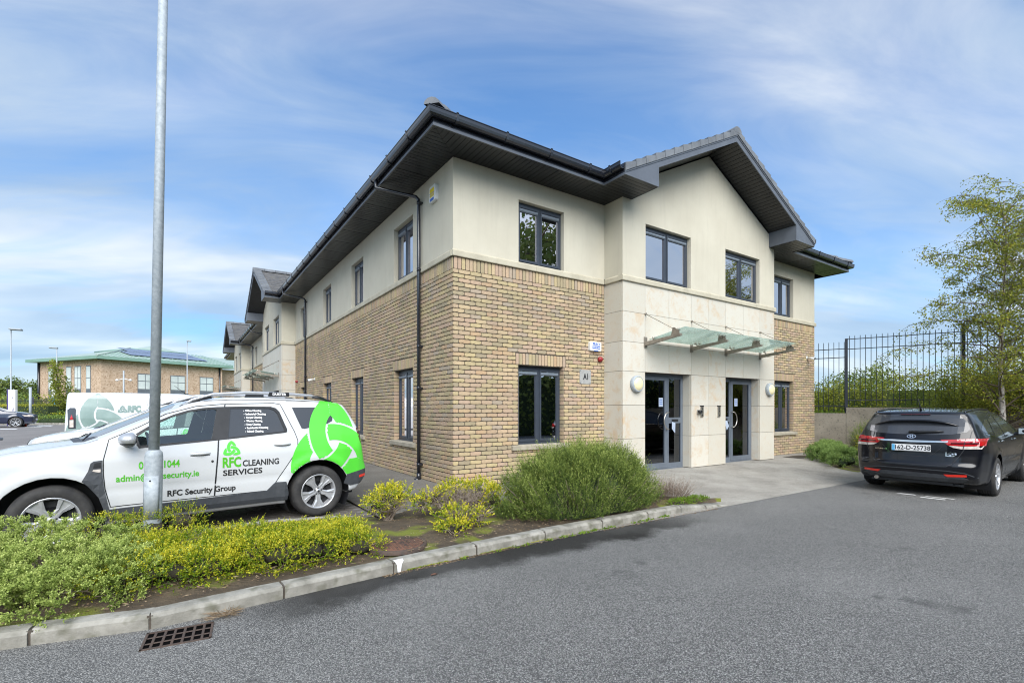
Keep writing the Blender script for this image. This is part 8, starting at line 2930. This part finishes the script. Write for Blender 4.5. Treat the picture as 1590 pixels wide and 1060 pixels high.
# street tree with a narrow crown
p = along(92, 42)
st_ = empty('street_tree', (p.x, p.y, .1), 0, 'narrow street tree with loose yellow green crown left of the brick building', 'tree')
b = MB(); b.tube([(0, 0, 0), (.05, 0, 1.6), (-.1, .05, 3.4), (-.25, 0, 5.2)], [.10, .08, .05, .015], 8)
for k in range(16):
    a = k * 2.4; z = 1.4 + k * .22; l_ = .85 - .03 * k
    b.tube([(-.05, 0, z), (l_ * math.cos(a), l_ * math.sin(a), z + .45)], [.025, .006], 5, caps=False)
b.build('trunk', M_bark, st_)
cs, rs = [], []
for k in range(20):
    a = k * 2.1; t_ = k / 19; w_ = .95 * (1 - .65 * t_) * (.55 + .45 * math.sin(k * 1.9) ** 2)
    cs.append((p.x + w_ * math.cos(a) * .8 - .3 * t_ + .25 * (1 - t_), p.y + w_ * math.sin(a) * .8, .1 + 1.45 + 3.8 * t_)); rs.append(.30 + .32 * (1 - t_))
leaf_cloud('crown', cs, rs, 2600, L_birch, st_, .15, (p.x, p.y, .1), 1.0, .2, vb=(.05, .75))
# small saplings in front of the brick building
for px, d, h, wh in ((119, 50, 3.6, 'left of the bare wall corner'), (194, 52, 3.4, 'behind the camera pole'), (248, 50, 3.3, 'right of the near lamp post'), (340, 52, 3.2, 'at its right end beside the office block')):
    p = along(px, d)
    root = empty('sapling', (p.x, p.y, .1), 0, 'thin yellow leaved sapling before the brick building, ' + wh, 'sapling', 'saplings in front of the brick building')
    b = MB(); b.tube([(0, 0, 0), (.05, 0, h * .6), (0, 0, h * .95)], [.05, .03, .008], 6); b.build('trunk', M_bark, root)
    leaf_cloud('crown', [(p.x + .15 * math.sin(k * 3), p.y, .1 + h * (.55 + .09 * k)) for k in range(5)], [.42, .4, .34, .28, .18], 260, L_birch, root, .13, (p.x, p.y, .1), 1, .2)
ORD = ['first', 'second', 'third', 'fourth', 'fifth', 'sixth', 'seventh', 'eighth', 'ninth', 'tenth']
# wood at the far left
wl = []
for i in range(9):
    px = -70 + i * 17; d = 88 + 6 * math.sin(i * 2.1)
    p = along(px, d); h = 6.2 + 1.0 * math.sin(i * 1.7) - .12 * i
    tree(p.x, p.y, .1, h, 3.1, ('broad dark green' if i % 2 else 'grey green') + ' tree behind the railings at the far left, ' + ORD[i] + ' from the left', 'trees at the far left', 2300, L_tree if i % 3 else L_hedge, .34, seed=i + 20, m=22, trunk=.2)
for i in range(10):
    px = -40 + i * 12; p = along(px, 56 + 2 * (i % 3))
    h = 2.6 + .5 * math.sin(i * 2.3)
    root = empty('bush', (p.x, p.y, .1), 0, ('grey green' if i in (5, 6) else 'leafy yellow green') + ' bush behind the far railings, ' + ORD[i] + ' from the left', 'bush', 'bushes behind the far railings')
    leaf_cloud('foliage', [(p.x + k_ * .8, p.y + .3 * k_, .1 + h * .5) for k_ in (-1, 0, 1)], [h * .5] * 3, 1500, (L_dark if i in (5, 6) else L_hedge), root, .17, (p.x, p.y, .1), 1, .3)
# wall lights and small entrance roofs of the brick building sit low behind the van
for px, d, wh in ((126, 56, 'below the slim windows'), (214, 58, 'below the first wide window')):
    p = along(px, d); t = empty('bin_store', (p.x, p.y, .1), math.atan2(vR.y, vR.x), 'flat roofed timber store in front of the brick building ' + wh, 'store', 'timber stores')
    b = MB(); b.bbox(-.8, .8, -.5, .5, 0, 2.3, .02); b.build('wall', M_bark, t); b = MB(); b.bbox(-.95, .95, -.62, .62, 2.3, 2.45, .02); b.build('roof', M_paver, t)

# ================================================================== ACROSS THE ROAD, SEEN IN THE GLASS
tree(12.5, -15.0, -.1, 13.5, 4.2, 'tall tree across the road, mirrored in the upper front window', 'trees across the road', 5200, L_tree, .30, seed=41, m=26, trunk=.22)
tree(31.5, -16.0, -.1, 10.0, 4.4, 'broad tree across the road, mirrored in the window of the bay', 'trees across the road', 4600, L_tree, .30, seed=42, m=24, trunk=.2)
tree(22.0, -19.0, -.1, 8.0, 3.8, 'rounded tree across the road farther from the kerb', 'trees across the road', 3600, L_tree, .30, seed=43, m=20, trunk=.2)
hd = empty('hedge', (14, -14, -.1), 0, 'long dark hedge across the road behind the camera', 'hedge')
cs, rs = [], []
for i in range(80):
    x = -22 + 70 * i / 79; cs.append((x, -14 - .02 * (x - 14) ** 2 * .2 + rng.uniform(-.4, .4), 1.2)); rs.append(1.4)
    cs.append((x + .4, -14.3, 2.7 + .5 * math.sin(i * .7))); rs.append(1.15)
leaf_cloud('foliage', cs, rs, 30000, L_tree, hd, .22, (14, -14, -.1), 1, .6)
b = MB(); b.bbox(-36, 33, -.5, .3, 0, 3.2, .1); b.build('core', M_core2, hd)
